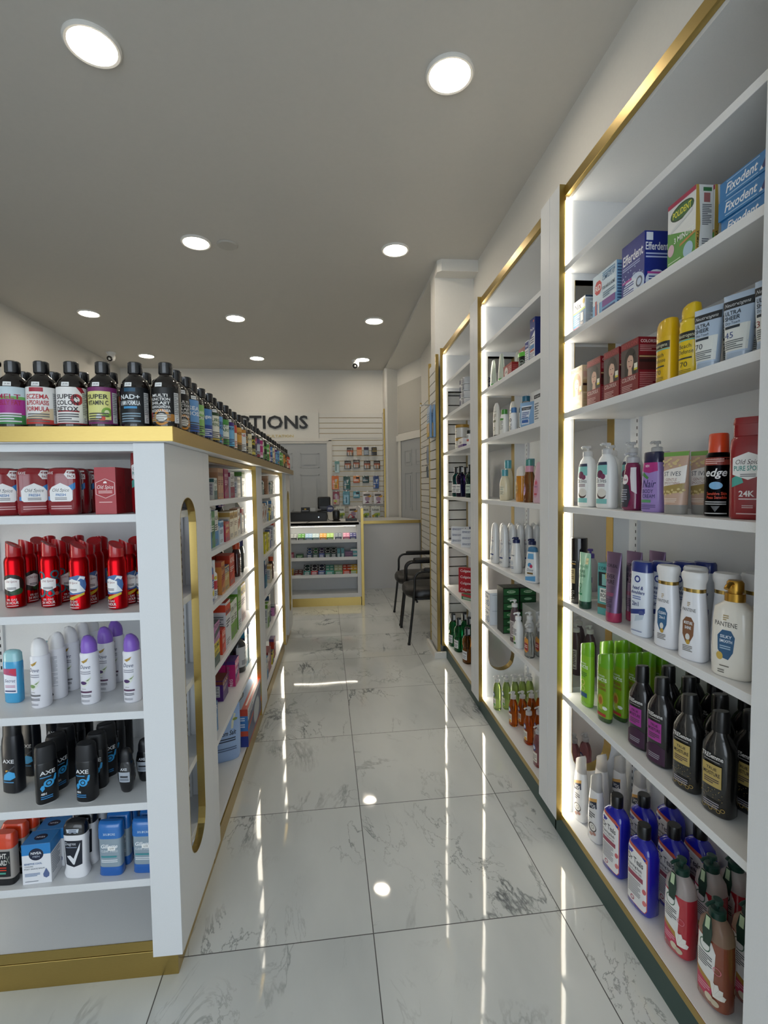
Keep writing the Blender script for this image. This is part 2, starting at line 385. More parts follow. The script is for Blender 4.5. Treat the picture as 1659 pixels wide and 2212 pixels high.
def dome_cam(x, y, label):
    t = thing('security_camera', label, 'camera', (x, y, CZ), 0, 'turret security cameras on the ceiling')
    part('base', MB().loft([(-.035, .040, .040, 2), (-.02, .052, .052, 2), (0, .055, .055, 2)], 'e8e8e4:r0.4', 28), t)
    part('housing', MB().loft([(-.105, .020, .020, 2), (-.098, .036, .036, 2), (-.08, .045, .045, 2), (-.055, .048, .048, 2), (-.035, .044, .044, 2)], 'e8e8e4:r0.4', 28), t)
    e = MB(); e.loft([(0, .034, .034, 2), (.012, .036, .036, 2), (.03, .034, .034, 2)], '0b0b0c:r0.15', 24)
    o = part('lens', e, t); o.rotation_euler = (math.radians(118), 0, math.radians(-12)); o.location = (-.003, -.012, -.072)
dome_cam(-2.86, 6.60, 'white turret security camera on the ceiling at far left')
dome_cam(.27, 6.85, 'white turret security camera on the ceiling near the slatted corner')

# ------------------------------------------------------------------ shelving helpers
def slot_panel(mb, tm, fix, a0, a1, z0, z1, s0, s1, sz0, sz1, rtop, mat=WHITE, trim=GOLD):
    """panel with a rounded slot. fix(a, b, z): a along the panel, b 0..1 through it.  s0..s1 x sz0..sz1 slot"""
    r = (s1-s0)/2; cx = (s0+s1)/2; n = 20; rows = []
    for i in range(n+1):
        a = s0+(s1-s0)*i/n; h = math.sqrt(max(0, r*r-(a-cx)**2)); rows.append((a, sz0+r-h, (sz1-r+h) if rtop else sz1))
    for b in (0, 1):
        for x0, x1 in ((a0, s0), (s1, a1)): mb.add([fix(x0, b, z0), fix(x1, b, z0), fix(x1, b, z1), fix(x0, b, z1)], [(0, 1, 2, 3)], mat)
        for (p, lo, hi), (q, lo2, hi2) in zip(rows, rows[1:]):
            mb.add([fix(p, b, z0), fix(q, b, z0), fix(q, b, lo2), fix(p, b, lo)], [(0, 1, 2, 3)], mat)
            mb.add([fix(p, b, hi), fix(q, b, hi2), fix(q, b, z1), fix(p, b, z1)], [(0, 1, 2, 3)], mat)
    for (p, q) in (((a0, z0), (a1, z0)), ((a1, z0), (a1, z1)), ((a1, z1), (a0, z1)), ((a0, z1), (a0, z0))):
        mb.add([fix(p[0], 0, p[1]), fix(q[0], 0, q[1]), fix(q[0], 1, q[1]), fix(p[0], 1, p[1])], [(0, 1, 2, 3)], mat)
    loop = [(a, lo) for a, lo, hi in rows]+[(a, hi) for a, lo, hi in reversed(rows)]
    e = .0015
    vs = []; fs = []; m = len(loop)
    for (a, z) in loop:
        k = Vector((cx-a, (max(sz0+r, min(sz1-(r if rtop else 0), z))-z))); k = k.normalized()*e if k.length > 0 else k
        for b in (-.02, 1.02): vs.append(fix(a+k.x, b, z+k.y))
        for b in (1.02, -.02): vs.append(fix(a-k.x*.3, b, z-k.y*.3))
    for i in range(m):
        j = (i+1) % m
        for c in range(4): fs.append((4*i+c, 4*j+c, 4*j+(c+1) % 4, 4*i+(c+1) % 4))
    tm.add(vs, fs, trim)
def standard(mb, x, y, z0, z1, ax):
    """slotted upright: ax 'x' = mounted on a panel facing -x, 'y' = facing -y, 'X' facing +x"""
    w_ = .009
    if ax == 'y': mb.box(x-w_, x+w_, y-.012, y, z0, z1, WHITE)
    elif ax == 'x': mb.box(x-.012, x, y-w_, y+w_, z0, z1, WHITE)
    else: mb.box(x, x+.012, y-w_, y+w_, z0, z1, WHITE)
    z = z0+.02
    while z < z1-.02:
        if ax == 'y': mb.box(x-.002, x+.002, y-.0126, y-.011, z, z+.011, '1a1a1a')
        elif ax == 'x': mb.box(x-.0126, x-.011, y-.002, y+.002, z, z+.011, '1a1a1a')
        else: mb.box(x+.011, x+.0126, y-.002, y+.002, z, z+.011, '1a1a1a')
        z += .0254
RZ = [2.178, 1.925, 1.645, 1.298, .94, .58, .105]       # shelf tops of the right-hand bays
XS, XP, XB = .84, .82, 1.104
def right_bay(y0, y1, yn, pn, pf, label, far_extra=.045, near_panel=False):
    """interior y0..y1 (y0 near the camera), near post strip pn, far post strip pf (y ranges)"""
    t = thing('wall_shelf_unit', label, 'shelf unit', (XS, (y0+y1)/2, 0), 0, 'right-hand wall shelf bays'); oy = (y0+y1)/2
    def P(n, mb, bevel=0):
        mb.v = [(x-XS, y-oy, z) for x, y, z in mb.v]; return part(n, mb, t, bevel)
    P('back_panel', MB().box(XB, XR-.004, y0, y1, .08, 2.44, WHITE))
    d = MB(); tm = MB(); slot_panel(d, tm, lambda a, b, z: (a, y1+b*far_extra, z), XS, XB, .08, 2.44, .881, 1.04, .265, 2.13, False); P('side_panel', d); P('slot_lining', tm)
    if near_panel: P('side_panel', MB().box(XS, XB, y0-.03, y0, .08, 2.44, WHITE))
    P('top_panel', MB().box(XS+.018, XB, y0, y1, 2.415, 2.44, WHITE))
    P('top_trim', MB().box(XS, XS+.018, y0, y1, 2.427, 2.465, GOLD), .001)
    for z in RZ: P('shelf', MB().box(XS+.001, XB, y0, y1, z-(.022 if z > .2 else .021), z, WHITE), .0012)
    P('base_trim', MB().box(XS-.001, XS+.001, y0, y1, .082, .104, GOLD))
    P('plinth', MB().box(XS+.002, XS+.02, y0, y1+far_extra+.01, 0, .082, GREEN))
    for a, b in (pn, pf): P('front_post', MB().box(XP, XS, a, b, .078, 2.468, WHITE), .0008)
    g = MB(); g.box(XP+.0005, XS+.004, pf[0]-.003, pf[0], .078, 2.468, GOLD); P('post_trim', g)
    led = MB(); zz = [2.415]+RZ
    for a, b in zip(zz, zz[1:]): led.box(XS+.003, XS+.017, y1-.007, y1-.0005, b+.004, a-(.028 if a < 2.4 else .003), LED)
    P('light_strip', led)
    st = MB(); standard(st, XB, y1-.06, .11, 2.40, 'x'); standard(st, XB, y0+.06, .11, 2.40, 'x'); P('shelf_standard', st)
    return t
right_bay(.80, 1.754, .80, (.70, .884), (1.754, 1.834), 'lit white wall shelf bay nearest the camera on the right', near_panel=True)
right_bay(1.80, 2.80, 1.80, (1.836, 1.917), (2.80, 2.882), 'lit white wall shelf bay in the middle of the right wall')
right_bay(2.846, 3.838, 2.846, (2.884, 2.965), (3.838, 3.90), 'lit white wall shelf bay farthest back on the right')

# ------------------------------------------------------------------ gondola on the left: end unit, two aisle units, far end unit, top slab
GX = -.46; GS = -.48
def end_unit(yf, sgn, label, shelves):
    """front plane yf, sgn +1 opening towards the camera"""
    t = thing('end_display_unit', label, 'shelf unit', (-.85, yf, 0)); 
    def P(n, mb, bevel=0): mb.v = [(x+.85, y-yf, z) for x, y, z in mb.v]; return part(n, mb, t, bevel)
    Y = lambda d: yf+sgn*d
    P('back_panel', MB().box(-1.218, -.482, Y(.405), Y(.42), .07, 1.505, WHITE))
    for x0, x1 in ((-.482, GX), (-1.24, -1.218)):
        d = MB(); tm = MB(); slot_panel(d, tm, lambda a, b, z: (x0+(x1-x0)*b, Y(a), z), .016, .372, .07, 1.505, .107, .267, .245, 1.355, True); P('side_panel', d); P('slot_lining', tm)
    for x0, x1 in ((-.54, GX), (-1.24, -1.16)): P('front_post', MB().box(x0, x1, Y(0), Y(.016), .072, 1.505, WHITE), .0008)
    for z in shelves: P('shelf', MB().box(-1.218, -.482, Y(.028), Y(.405), z-.022, z, WHITE), .0012)
    P('top_panel', MB().box(-1.218, -.482, Y(.02), Y(.405), 1.485, 1.505, WHITE))
    P('base_board', MB().box(-1.218, -.482, Y(.02), Y(.405), .082, .103, WHITE))
    P('base_trim', MB().box(-1.16, -.54, Y(.018), Y(.020), .075, .104, GOLD))
    P('plinth', MB().box(-1.22, -.478, Y(.016), Y(.42), 0, .074, GOLD), .001)
    st = MB(); 
    if sgn > 0: standard(st, -1.155, yf+.405, .12, 1.48, 'y'); standard(st, -.55, yf+.405, .12, 1.48, 'y'); P('shelf_standard', st)
    led = MB(); zz = [1.485]+shelves+[.103]
    for a, b in zip(zz, zz[1:]): led.box(-1.217, -1.211, Y(.03), Y(.045), b+.004, a-.026, LED)
    P('light_strip', led)
    return t
EZ = [1.315, 1.044, .766, .503, .28]
end_unit(1.35, 1, 'white front end display unit of the left gondola, full of toiletries', EZ)
end_unit(4.70, -1, 'white far end unit of the left gondola near the counter', [1.315, 1.044, .766, .503, .28])
GZ = [1.337, 1.145, .938, .688, .41, .102]
def aisle_unit(y0, y1, pn, pf, label):
    t = thing('gondola_shelf_unit', label, 'shelf unit', (GS, (y0+y1)/2, 0), 0, 'aisle side units of the left gondola'); oy = (y0+y1)/2
    def P(n, mb, bevel=0): mb.v = [(x-GS, y-oy, z) for x, y, z in mb.v]; return part(n, mb, t, bevel)
    P('back_panel', MB().box(-.86, -.845, y0, y1+.043, .07, 1.505, WHITE))
    d = MB(); tm = MB(); slot_panel(d, tm, lambda a, b, z: (a, y1+b*.043, z), -.845, GS, .07, 1.505, -.765, -.545, .245, 1.345, True); P('side_panel', d); P('slot_lining', tm)
    P('top_panel', MB().box(-.845, GS-.018, y0, y1, 1.485, 1.505, WHITE)); P('top_trim', MB().box(GS-.018, GS, y0, y1, 1.484, 1.504, GOLD))
    for z in GZ: P('shelf', MB().box(-.845, GS-.001, y0, y1, z-.022, z, WHITE), .0012)
    P('plinth', MB().box(-.50, -.478, y0, y1+.042, 0, .074, GOLD))
    for a, b in (pn, pf): P('front_post', MB().box(GS, GX, a, b, .072, 1.505, WHITE), .0008)
    P('post_trim', MB().box(GS-.004, GX-.0005, pf[0]-.003, pf[0], .072, 1.504, GOLD))
    led = MB(); zz = [1.485]+GZ
    for a, b in zip(zz, zz[1:]): led.box(GS-.027, GS-.006, y1-.007, y1-.0005, b+.004, a-.027, LED)
    P('light_strip', led)
    return t
aisle_unit(1.774, 2.797, (1.724, 1.794), (2.797, 2.896), 'white lit gondola section facing the aisle, nearer the camera')
aisle_unit(2.842, 4.077, (2.898, 2.998), (4.077, 4.130), 'white lit gondola section facing the aisle, nearer the counter')
t = thing('gondola_top', 'long white gondola top slab edged in brass, carrying dark bottles', 'countertop', (-.85, 3.05, 1.505))
def slabp(n, mb): mb.v = [(x+.85, y-3.05, z-1.505) for x, y, z in mb.v]; return part(n, mb, t, .001)
slabp('slab', MB().box(-1.268, -.432, 1.332, 4.778, 1.506, 1.546, WHITE))
eb = MB(); eb.box(-1.27, -.43, 1.330, 1.332, 1.507, 1.547, GOLD); eb.box(-.432, -.43, 1.332, 4.778, 1.507, 1.547, GOLD); eb.box(-1.27, -.43, 4.778, 4.78, 1.507, 1.547, GOLD); eb.box(-1.27, -1.268, 1.332, 4.778, 1.507, 1.547, GOLD)
slabp('edge_band', eb)

# left wall bay (only its brass top edge shows above the bottles)
t = thing('wall_shelf_unit', 'white wall shelf bay on the left wall, only its brass top edge showing', 'shelf unit', (-2.80, 3.4, 0))
def lp(n, mb): mb.v = [(x+2.80, y-3.4, z) for x, y, z in mb.v]; return part(n, mb, t)
lp('back_panel', MB().box(XLW+.004, -3.06, 2.3, 4.42, .08, 2.44, WHITE)); lp('top_trim', MB().box(-2.818, -2.80, 2.3, 4.42, 2.427, 2.465, GOLD))
for y in (2.3, 3.34, 4.38): lp('side_panel', MB().box(-3.06, -2.80, y, y+.04, 0, 2.465, WHITE))
for z in RZ: lp('shelf', MB().box(-3.06, -2.801, 2.34, 4.38, z-.022, z, WHITE))

# ------------------------------------------------------------------ slat walls
def slatwall(name, label, p0, p1, z0, z1, pitch, trims, groove='5b4a2a:m:r0.35', nrm=None):
    """boards between plan points p0 -> p1; nrm = outward plan normal"""
    a, b = Vector(p0), Vector(p1); n = Vector(nrm).normalized(); t = thing(name, label, 'slat wall panel', (*p0, 0))
    def slab(mb, u0, u1, d0, d1, zz0, zz1, m):
        P_ = lambda u, d: a+(b-a)*u+n*d-a
        q = [P_(u0, d0), P_(u1, d0), P_(u1, d1), P_(u0, d1)]; mb.prism([(k.x, k.y) for k in q], zz0, zz1, m)
    bd = MB(); gr = MB(); z = z0; slab(gr, 0, 1, 0, .004, z0, z1, groove)
    while z < z1-.01:
        slab(bd, 0, 1, .004, .016, z, min(z1, z+pitch-.0085), SLAT); z += pitch
    part('slat_board', bd, t); part('groove_channel', gr, t)
    L_ = (b-a).length
    for u in trims:
        tm = MB(); u0, u1 = (u-.012/L_, u+.012/L_); slab(tm, u0, u1, 0, .022, z0, z1+.03, GOLD); part('edge_trim', tm, t)
    return t
slatwall('slatwall_panel', 'white slat wall behind the counter hung with razors and batteries', (-.08, YB-.002), (.70, YB-.002), .0, 2.115, .0775, [], '8a7440:m:r0.35', (0, -1))
slatwall('slatwall_panel', 'short white slat wall strip right of the wide sign', (-.27, YB-.002), (.70, YB-.002), 2.12, 2.49, .0775, [], '8a7440:m:r0.35', (0, -1))
slatwall('slatwall_panel', 'narrow white slat return with brass post at the back corner', (.697, YB-.02), (.697, 7.13), .0, 2.49, .0775, [.97], '3a2f1c:m:r0.4', (-1, 0))
slatwall('slatwall_panel', 'white slat wall behind the waiting chairs', (XR-.002, 6.42), (XR-.002, 4.12), .1, 2.45, .0775, [.0, 1.0], '3a2f1c:m:r0.4', (-1, 0))
slatwall('slatwall_panel', 'white slat panel with brass edges on the drywall column', (.798, 4.11), (.798, 3.80), .05, 2.38, .0775, [.02, .98], '1c150c:m:r0.4', (-1, 0))
slatwall('slatwall_panel', 'white slat panel seen through the slot of the farthest right bay', (.82, 3.928), (1.10, 3.928), .1, 2.38, .0775, [], '1c150c:m:r0.4', (0, -1))

# ------------------------------------------------------------------ sign
t = thing('wall_sign', 'wide white wall sign with black and brass lettering above the back door', 'sign', (-1.45, YB-.002, 2.31))
part('board', MB().box(-1.30, 1.175, -.022, 0, -.20, .195, 'dddcd6:r0.5'), t, .002)
def raised(name, txt, xr, z0, h_, width, mat, depth, bold, y=-.022):
    vs, fs, w0 = text_mesh(txt, bold, False); sx = width/w0; sy = h_/.73; mb = MB(); n = len(vs)
    mb.add([(xr-width/2+vx*sx, y-depth, z0+vy*sy) for vx, vy, _ in vs], fs, mat)
    cnt = {}
    for f in fs:
        for i in range(len(f)): e = (f[i], f[(i+1) % len(f)]); cnt[tuple(sorted(e))] = cnt.get(tuple(sorted(e)), 0)+1
    for (i, j), c in cnt.items():
        if c == 1:
            p, q = vs[i], vs[j]; mb.add([(xr-width/2+k[0]*sx, y-d, z0+k[1]*sy) for k, d in ((p, 0), (q, 0), (q, depth), (p, depth))], [(0, 1, 2, 3)], mat)
    return part(name, mb, t)
raised('lettering', 'PRESCRIPTIONS', 1.015, -.042, .196, 2.06, '0c0c0c:r0.35', .02, True)
raised('lettering', '& CONSULTATION', .797, -.173, .040, .62, GOLD, .008, False)

# ------------------------------------------------------------------ counters
CY = 5.62
t = thing('display_counter', 'white front counter with lit candy shelves and brass kick plate', 'counter', (-.55, CY, 0))
def cp(n, mb, bevel=0): mb.v = [(x+.55, y-CY, z) for x, y, z in mb.v]; return part(n, mb, t, bevel)
cp('worktop', MB().box(-1.40, .235, CY, CY+.62, .945, .978, 'cfd0d0:r0.3'), .002)
cp('front_frame', MB().box(-1.40, .251, CY, CY+.02, .934, .975, WHITE).box(.207, .251, CY, CY+.02, .10, .934, WHITE).box(-1.40, .207, CY, CY+.02, .10, .145, WHITE))
cp('back_panel', MB().box(-1.40, .235, CY+.30, CY+.315, .10, .945, WHITE)); cp('side_panel', MB().box(.209, .235, CY+.02, CY+.60, .10, .945, WHITE))
cp('side_panel', MB().box(-1.40, -1.37, CY+.02, CY+.60, .10, .945, WHITE)); cp('base_board', MB().box(-1.37, .209, CY+.02, CY+.30, .12, .14, WHITE))
for z in (.762, .556, .354):
    cp('shelf', MB().box(-1.37, .209, CY+.03, CY+.30, z-.015, z, WHITE)); cp('shelf_lip', MB().box(-1.37, .209, CY+.022, CY+.030, z-.022, z+.016, WHITE))
cp('kick_plate', MB().box(-1.40, .245, CY+.015, CY+.03, 0, .10, GOLD)); cp('light_strip', MB().box(-1.35, .19, CY+.05, CY+.062, .928, .934, LED))
t = thing('counter_end_panel', 'tall narrow white end panel with brass front edge beside the counter', 'panel', (.268, CY, 0))
part('panel', MB().box(-.012, .012, 0, .89, 0, 1.13, WHITE), t); part('edge_trim', MB().box(-.016, .016, -.012, 0, 0, 1.136, GOLD), t, .001)
t = thing('service_counter', 'set-back plain white counter with brass-edged top behind the chairs', 'counter', (.70, 6.531, 0))
part('front_panel', MB().box(-.41, .395, 0, .02, 0, .905, 'cfd0d2:r0.4'), t); part('worktop', MB().prism([(-.41, -.01), (.405, -.01), (.30, .30), (.19, .58), (-.41, .58)], .905, .93, 'd3d4d4:r0.3'), t)
part('edge_trim', MB().box(-.41, .405, -.022, -.0105, .885, .925, GOLD), t, .001); part('corner_trim', MB().box(-.41, -.385, -.012, 0, 0, .905, GOLD), t)

# ------------------------------------------------------------------ waiting chairs
def guest_chair(x, y, label):
    t = thing('guest_chair', label, 'chair', (x, y, 0), 0, 'black waiting chairs')      # faces -x
    seat = MB(); n = 14; secs = []
    for z, k in ((.385, .80), (.395, .93), (.415, 1.0), (.45, 1.0), (.475, .94), (.487, .80), (.490, .5)): secs.append((z, .245*k, .235*k, 3.2))
    seat.loft(secs, LEATHER, 36); o = part('seat', seat, t); o.location = (-.245, 0, 0)
    back = MB(); secs = []
    for z, k in ((-.18, .75), (-.16, .93), (-.10, 1), (.08, 1), (.15, .92), (.18, .7)): secs.append((z, .032*min(1, k+.1), .225*k, 2.6))
    back.loft(secs, LEATHER, 32); o = part('backrest', back, t); o.location = (.055, 0, .70); o.rotation_euler = (0, math.radians(9), 0)
    sp = MB(); sp.box(-.42, -.07, -.19, .19, .375, .392, '101010:r0.5'); part('seat_pan', sp, t)
    for s in (-1, 1):
        yy = s*.262; fr = MB(); P = [(-.475, yy, .0), (-.44, yy, .30), (-.42, yy, .50)]
        for i in range(7): a = PI-i*PI/12; P.append((-.355+.065*math.cos(a), yy, .575+.065*math.sin(a)))
        P += [(-.10, yy, .640), (0, yy, .632), (.045, yy, .61), (.03, yy, .50), (-.01, yy, .28), (.03, yy, 0)]
        fr.tube(P, .0115, '0d0d0d:r0.3', 12); part('side_frame', fr, t)
        ar = MB(); ar.loft([(-.016, .14, .020, 3), (-.010, .15, .026, 3), (.008, .15, .026, 3), (.014, .14, .018, 3)], '101010:r0.55', 24); o = part('armrest', ar, t); o.location = (-.19, yy, .660)
        ft = MB(); ft.loft([(0, .013, .013, 2), (.018, .0135, .0135, 2)], '151515:r0.6', 14, c=(-.4745, yy)); part('foot_cap', ft, t)
    cr = MB(); cr.tube([(-.40, -.262, .378), (-.40, .262, .378)], .010, '0d0d0d:r0.3'); cr.tube([(-.06, -.262, .378), (-.06, .262, .378)], .010, '0d0d0d:r0.3')
    cr.tube([(.01, -.10, .38), (.045, -.10, .62)], .009, '0d0d0d:r0.3'); cr.tube([(.01, .10, .38), (.045, .10, .62)], .009, '0d0d0d:r0.3'); part('cross_frame', cr, t)
guest_chair(1.065, 4.392, 'black padded armchair against the slat wall, nearer of the two')
guest_chair(1.065, 4.985, 'black padded armchair against the slat wall, farther of the two')

# ------------------------------------------------------------------ on the front counter
WT = .978
t = thing('cash_drawer', 'wide black cash drawer on the front counter', 'cash drawer', (-.36, 5.86, WT))
part('housing', MB().box(-.225, .215, 0, .34, 0, .108, '0c0c0d:r0.45'), t, .003); part('drawer_front', MB().box(-.215, .205, -.006, 0, .008, .092, '111112:r0.4'), t); part('lock', MB().loft([(0, .009, .009, 2), (.004, .009, .009, 2)], STEEL, 14), t).matrix_local = Matrix.Translation((.12, -.006, .05)) @ Matrix.Rotation(PI/2, 4, 'X')
t = thing('card_holder', 'small black card holder with gold emblem on the cash drawer', 'card holder', (-.40, 5.90, WT+.109))
part('card', MB().box(-.05, .055, 0, .012, 0, .058, '0b0b0b:r0.4').box(-.012, .012, -.001, 0, .030, .044, 'd0ac3c').box(-.04, .04, -.001, 0, .016, .022, 'b8b8b8'), t); part('base', MB().box(-.055, .06, -.01, .05, 0, .01, '0b0b0b:r0.4'), t)
t = thing('white_label_card', 'small white card standing behind the black card holder', 'card', (-.315, 5.98, WT+.109)); part('card', MB().box(-.03, .03, 0, .006, 0, .05, 'c9cccd'), t); part('foot', MB().box(-.03, .03, 0, .03, 0, .004, 'c9cccd'), t)
t = thing('payment_terminal', 'black upright point-of-sale screen on the cash drawer', 'terminal', (-.175, 5.95, WT+.109))
part('base', MB().loft([(0, .085, .075, 4), (.012, .085, .075, 4), (.02, .05, .04, 4)], '0c0c0c:r0.4', 28), t); part('stem', MB().box(-.04, .04, -.005, .03, .015, .06, '0d0d0d:r0.4'), t)
sc = MB(); sc.loft([(0, .070, .018, 5), (.01, .078, .020, 5), (.135, .078, .020, 5), (.146, .07, .016, 5)], '0b0b0c:r0.3', 28); o = part('screen_housing', sc, t); o.location = (0, .0, .035); o.rotation_euler = (math.radians(-8), 0, 0)
sc = MB(); sc.box(-.062, .062, -.0215, -.0195, .03, .13, '1b1d1f:r0.12'); o = part('screen', sc, t); o.location = (0, .0, .035); o.rotation_euler = (math.radians(-8), 0, 0)
t = thing('round_badge_sign', 'round dark blue sign leaning at the cash drawer corner', 'sign', (-.100, 5.845, WT+.109))
bd = MB(); bd.loft([(0, .042, .042, 2), (.004, .042, .042, 2)], '1a2050:r0.35', 30); o = part('disc', bd, t); o.matrix_local = Matrix.Translation((0, 0, .040)) @ Matrix.Rotation(math.radians(82), 4, 'X')
ln = MB(); ln.box(-.026, .026, -.0055, -.0048, .048, .054, 'd5d8e0').box(-.030, .030, -.0055, -.0048, .036, .042, 'd5d8e0').box(-.022, .022, -.0055, -.0048, .024, .030, 'd5d8e0'); part('lettering', ln, t)
t = thing('barcode_scanner', 'black upright barcode scanner standing on the front counter', 'scanner', (-.030, 5.82, WT))
part('base', MB().loft([(0, .050, .045, 2.5), (.010, .048, .043, 2.5), (.016, .03, .028, 2)], '0a0a0a:r0.35', 26), t)
part('head', MB().loft([(.012, .034, .028, 2.5), (.03, .042, .036, 3), (.11, .044, .038, 3), (.128, .038, .032, 2.5), (.134, .02, .018, 2)], '0b0b0b:r0.3', 28), t)
part('cable', MB().tube([(-.03, .03, .006), (-.07, .05, .005), (-.10, .04, .02), (-.105, .03, .07), (-.115, .03, .10)], .0035, '0b0b0b:r0.5', 8), t)
t = thing('counter_tray', 'low black tray with a red strap on the front counter', 'tray', (.155, 5.83, WT))
part('tray', MB().box(-.075, .062, -.05, .05, 0, .030, '0b0b0c:r0.35'), t, .004); P = [(-.045+.004*i, -.02, .032+.045*math.sin(PI*i/16)) for i in range(17)]; part('strap', MB().tube(P, .004, 'c02028:r0.4', 8), t)
tag(link('power_cable', MB().tube([(-.60, 5.63, .970), (-.56, 5.612, .958), (-.48, 5.61, .950), (-.41, 5.612, .957), (-.37, 5.63, .979), (-.34, 5.80, .984)], .0032, '0b0b0b:r0.5', 8).mesh('power_cable')), 'thin black cable hanging over the front edge of the counter', 'cable')

# ------------------------------------------------------------------ product kinds (centimetres; front faces local -y)
W, K0 = 'ececec:r0.45', '0b0b0c:r0.4'
def stk(u, v, t='29.99', w_=1.9): return [('r', u-w_/2, v-.55, u+w_/2, v+.55, 'f4f4f2'), ('t', t, u, v-.25, w_*.7, .5, '333333')]
def cyl(r, h, e=.25): return [(0, r-e, r-e, 2), (e, r, r, 2), (h-e, r, r, 2), (h, r-e, r-e, 2)]
def cap(z, r, h, col, e=.15, seg=28, n=2, ry=None, name='cap'): 
    ry = ry or r; return lof(name, [(z, r, ry, n), (z+h-e, r, ry, n), (z+h, r-e, ry-e, n)], col, seg)
def pump(z, r, col, reach=3.2, hcol=None, up=2.4):
    mb = MB(); mb.loft([(z, r, r, 2), (z+1.6, r, r, 2), (z+1.9, r*.75, r*.75, 2)], col, 24)
    mb.loft([(z+1.8, .42, .42, 2), (z+up+.6, .42, .42, 2)], col, 14)
    mb.loft([(z+up+.4, r*.62, r*.62, 2), (z+up+1.1, r*.66, r*.66, 2), (z+up+1.35, r*.5, r*.5, 2)], hcol or col, 20)
    P = [(0, 0, z+up+.95), (0, -reach*.45, z+up+1.0), (0, -reach*.8, z+up+.95), (0, -reach, z+up+.55)]; mb.tube(P, .38, hcol or col, 10)
    return ('pump', mb.mesh('pump', .01), None)
def hexa(cx, cy, w_, h_): return [(cx, cy-h_/2), (cx+w_/2, cy-h_*.3), (cx+w_/2, cy+h_*.3), (cx, cy+h_/2), (cx-w_/2, cy+h_*.3), (cx-w_/2, cy-h_*.3)]

# --- end unit
S_ = [(0, 3.5, 1.9, 4), (.6, 3.85, 2.2, 4), (10.5, 3.9, 2.25, 4), (11.6, 3.8, 2.2, 4), (12.6, 3.3, 1.8, 3.5), (12.9, 2.4, 1.2, 3)]
A = [('p', [(-3.4, 4.0), (-1.5, 3.6), (-1.5, 5.2), (-3.4, 5.0)], '2f7fc0'), ('p', [(1.6, 5.5), (3.6, 7.2), (3.6, 8.8), (1.6, 7.6)], '2f7fc0'), ('p', [(-2.4, 3.6), (2.4, 3.6), (2.9, 4.1), (2.9, 6.6), (2.2, 7.6), (0, 8.7), (-2.2, 7.6), (-2.9, 6.6), (-2.9, 4.1)], 'f0efee'),
     ('t', 'Old Spice', 0, 6.3, 4.2, .95, '45474b', 'i'), ('t', 'FRESH', 0, 5.1, 2.5, .7, '2b6fae', 'b'), ('l', -1.5, 4.0, 1.5, 4.8, 2, '77777a'),
     ('p', [(1.0, 11.0), (1.9, 9.8), (3.7, 9.8), (3.7, 12.2), (1.9, 12.2)], 'e8e6e4'), ('t', 'TWIN', 2.75, 11.1, 1.7, .75, '7c1820', 'b'), ('t', 'PACK', 2.75, 10.1, 1.8, .75, '7c1820', 'b'), ('t', 'SAVE', -2.6, 11.1, 1.6, .7, 'e9d8d8', 'b'), ('l', -2.6, 1.4, 2.6, 2.6, 2, 'd8a8aa')]
kind('twin', 'deodorant_twin_pack', 'deodorant', [lof('body', S_, '8a1720:r0.12:c'), wrap(S_, A)])
carton('osbox', 'cologne_box', 'box', 5.5, 5.2, 12.8, 'ab2029', F=[('p', hexa(0, 7, 5.0, 5.4), 'f2d9d6'), ('p', hexa(0, 7, 4.75, 5.15), 'ab2029'), ('t', 'Old Spice', 0, 6.9, 4.2, 1.1, 'f6e6e3', 'i'), ('p', [(-.5, 8.4), (.5, 8.4), (.35, 8.9), (0, 9.05), (-.4, 8.8)], 'f6e6e3'), ('l', -1.8, 5.6, 1.8, 6.5, 2, 'f0c8c4'), ('l', -1.7, 3.0, 1.7, 3.5, 1, 'e8b8b4')], S=[('l', -.7, 5.6, .7, 7.6, 4, '7d131a')])
def oscan(key, artw):
    b = [(0, 2.2, 2.2, 2), (.3, 2.5, 2.5, 2), (13.4, 2.5, 2.5, 2), (14.2, 2.3, 2.3, 2), (14.8, 1.95, 1.95, 2)]
    c = [(14.8, 1.95, 1.95, 2), (15.0, 2.0, 2.0, 2), (18.2, 1.85, 1.95, 2, -1.1), (18.2, 1.6, 1.7, 2, -1.0), (17.9, 1.3, 1.3, 2, -.9)]
    base = [('t', '0% GAS', 0, 2.2, 2.5, .62, 'e8d4d4', 'b'), ('t', '24 HOUR', 0, 1.2, 3.2, .8, 'f2e4e4', 'b'), ('l', -1.5, .45, 1.5, .95, 1, 'e8d4d4')]
    sh = [('p', hexa(0, 6.9, 4.0, 4.0), 'f3f2f0'), ('t', 'Old Spice', 0, 7.5, 2.8, .62, '8c2028', 'i')]
    kind(key, 'body_spray_can', 'spray can', [lof('body', b, 'b5121b:m:r0.28'), lof('cap', c, 'b3141c:r0.25:c'), wrap(b, artw+sh+[('l', -1.2, 5.4, 1.2, 6.1, 2, '333333')]+base, 7)])
oscan('can_dark', [('e', 0, 6.7, 3.4, 3.1, '17130f'), ('e', 1.2, 4.9, 1.7, 1.1, '1f4a27'), ('e', -1.8, 5.2, 1.2, 1.2, '2a2117'), ('r', -2.0, 6.3, 2.0, 7.2, 'b7b532')])
K['can_dark'][2][2][1]  # label mesh
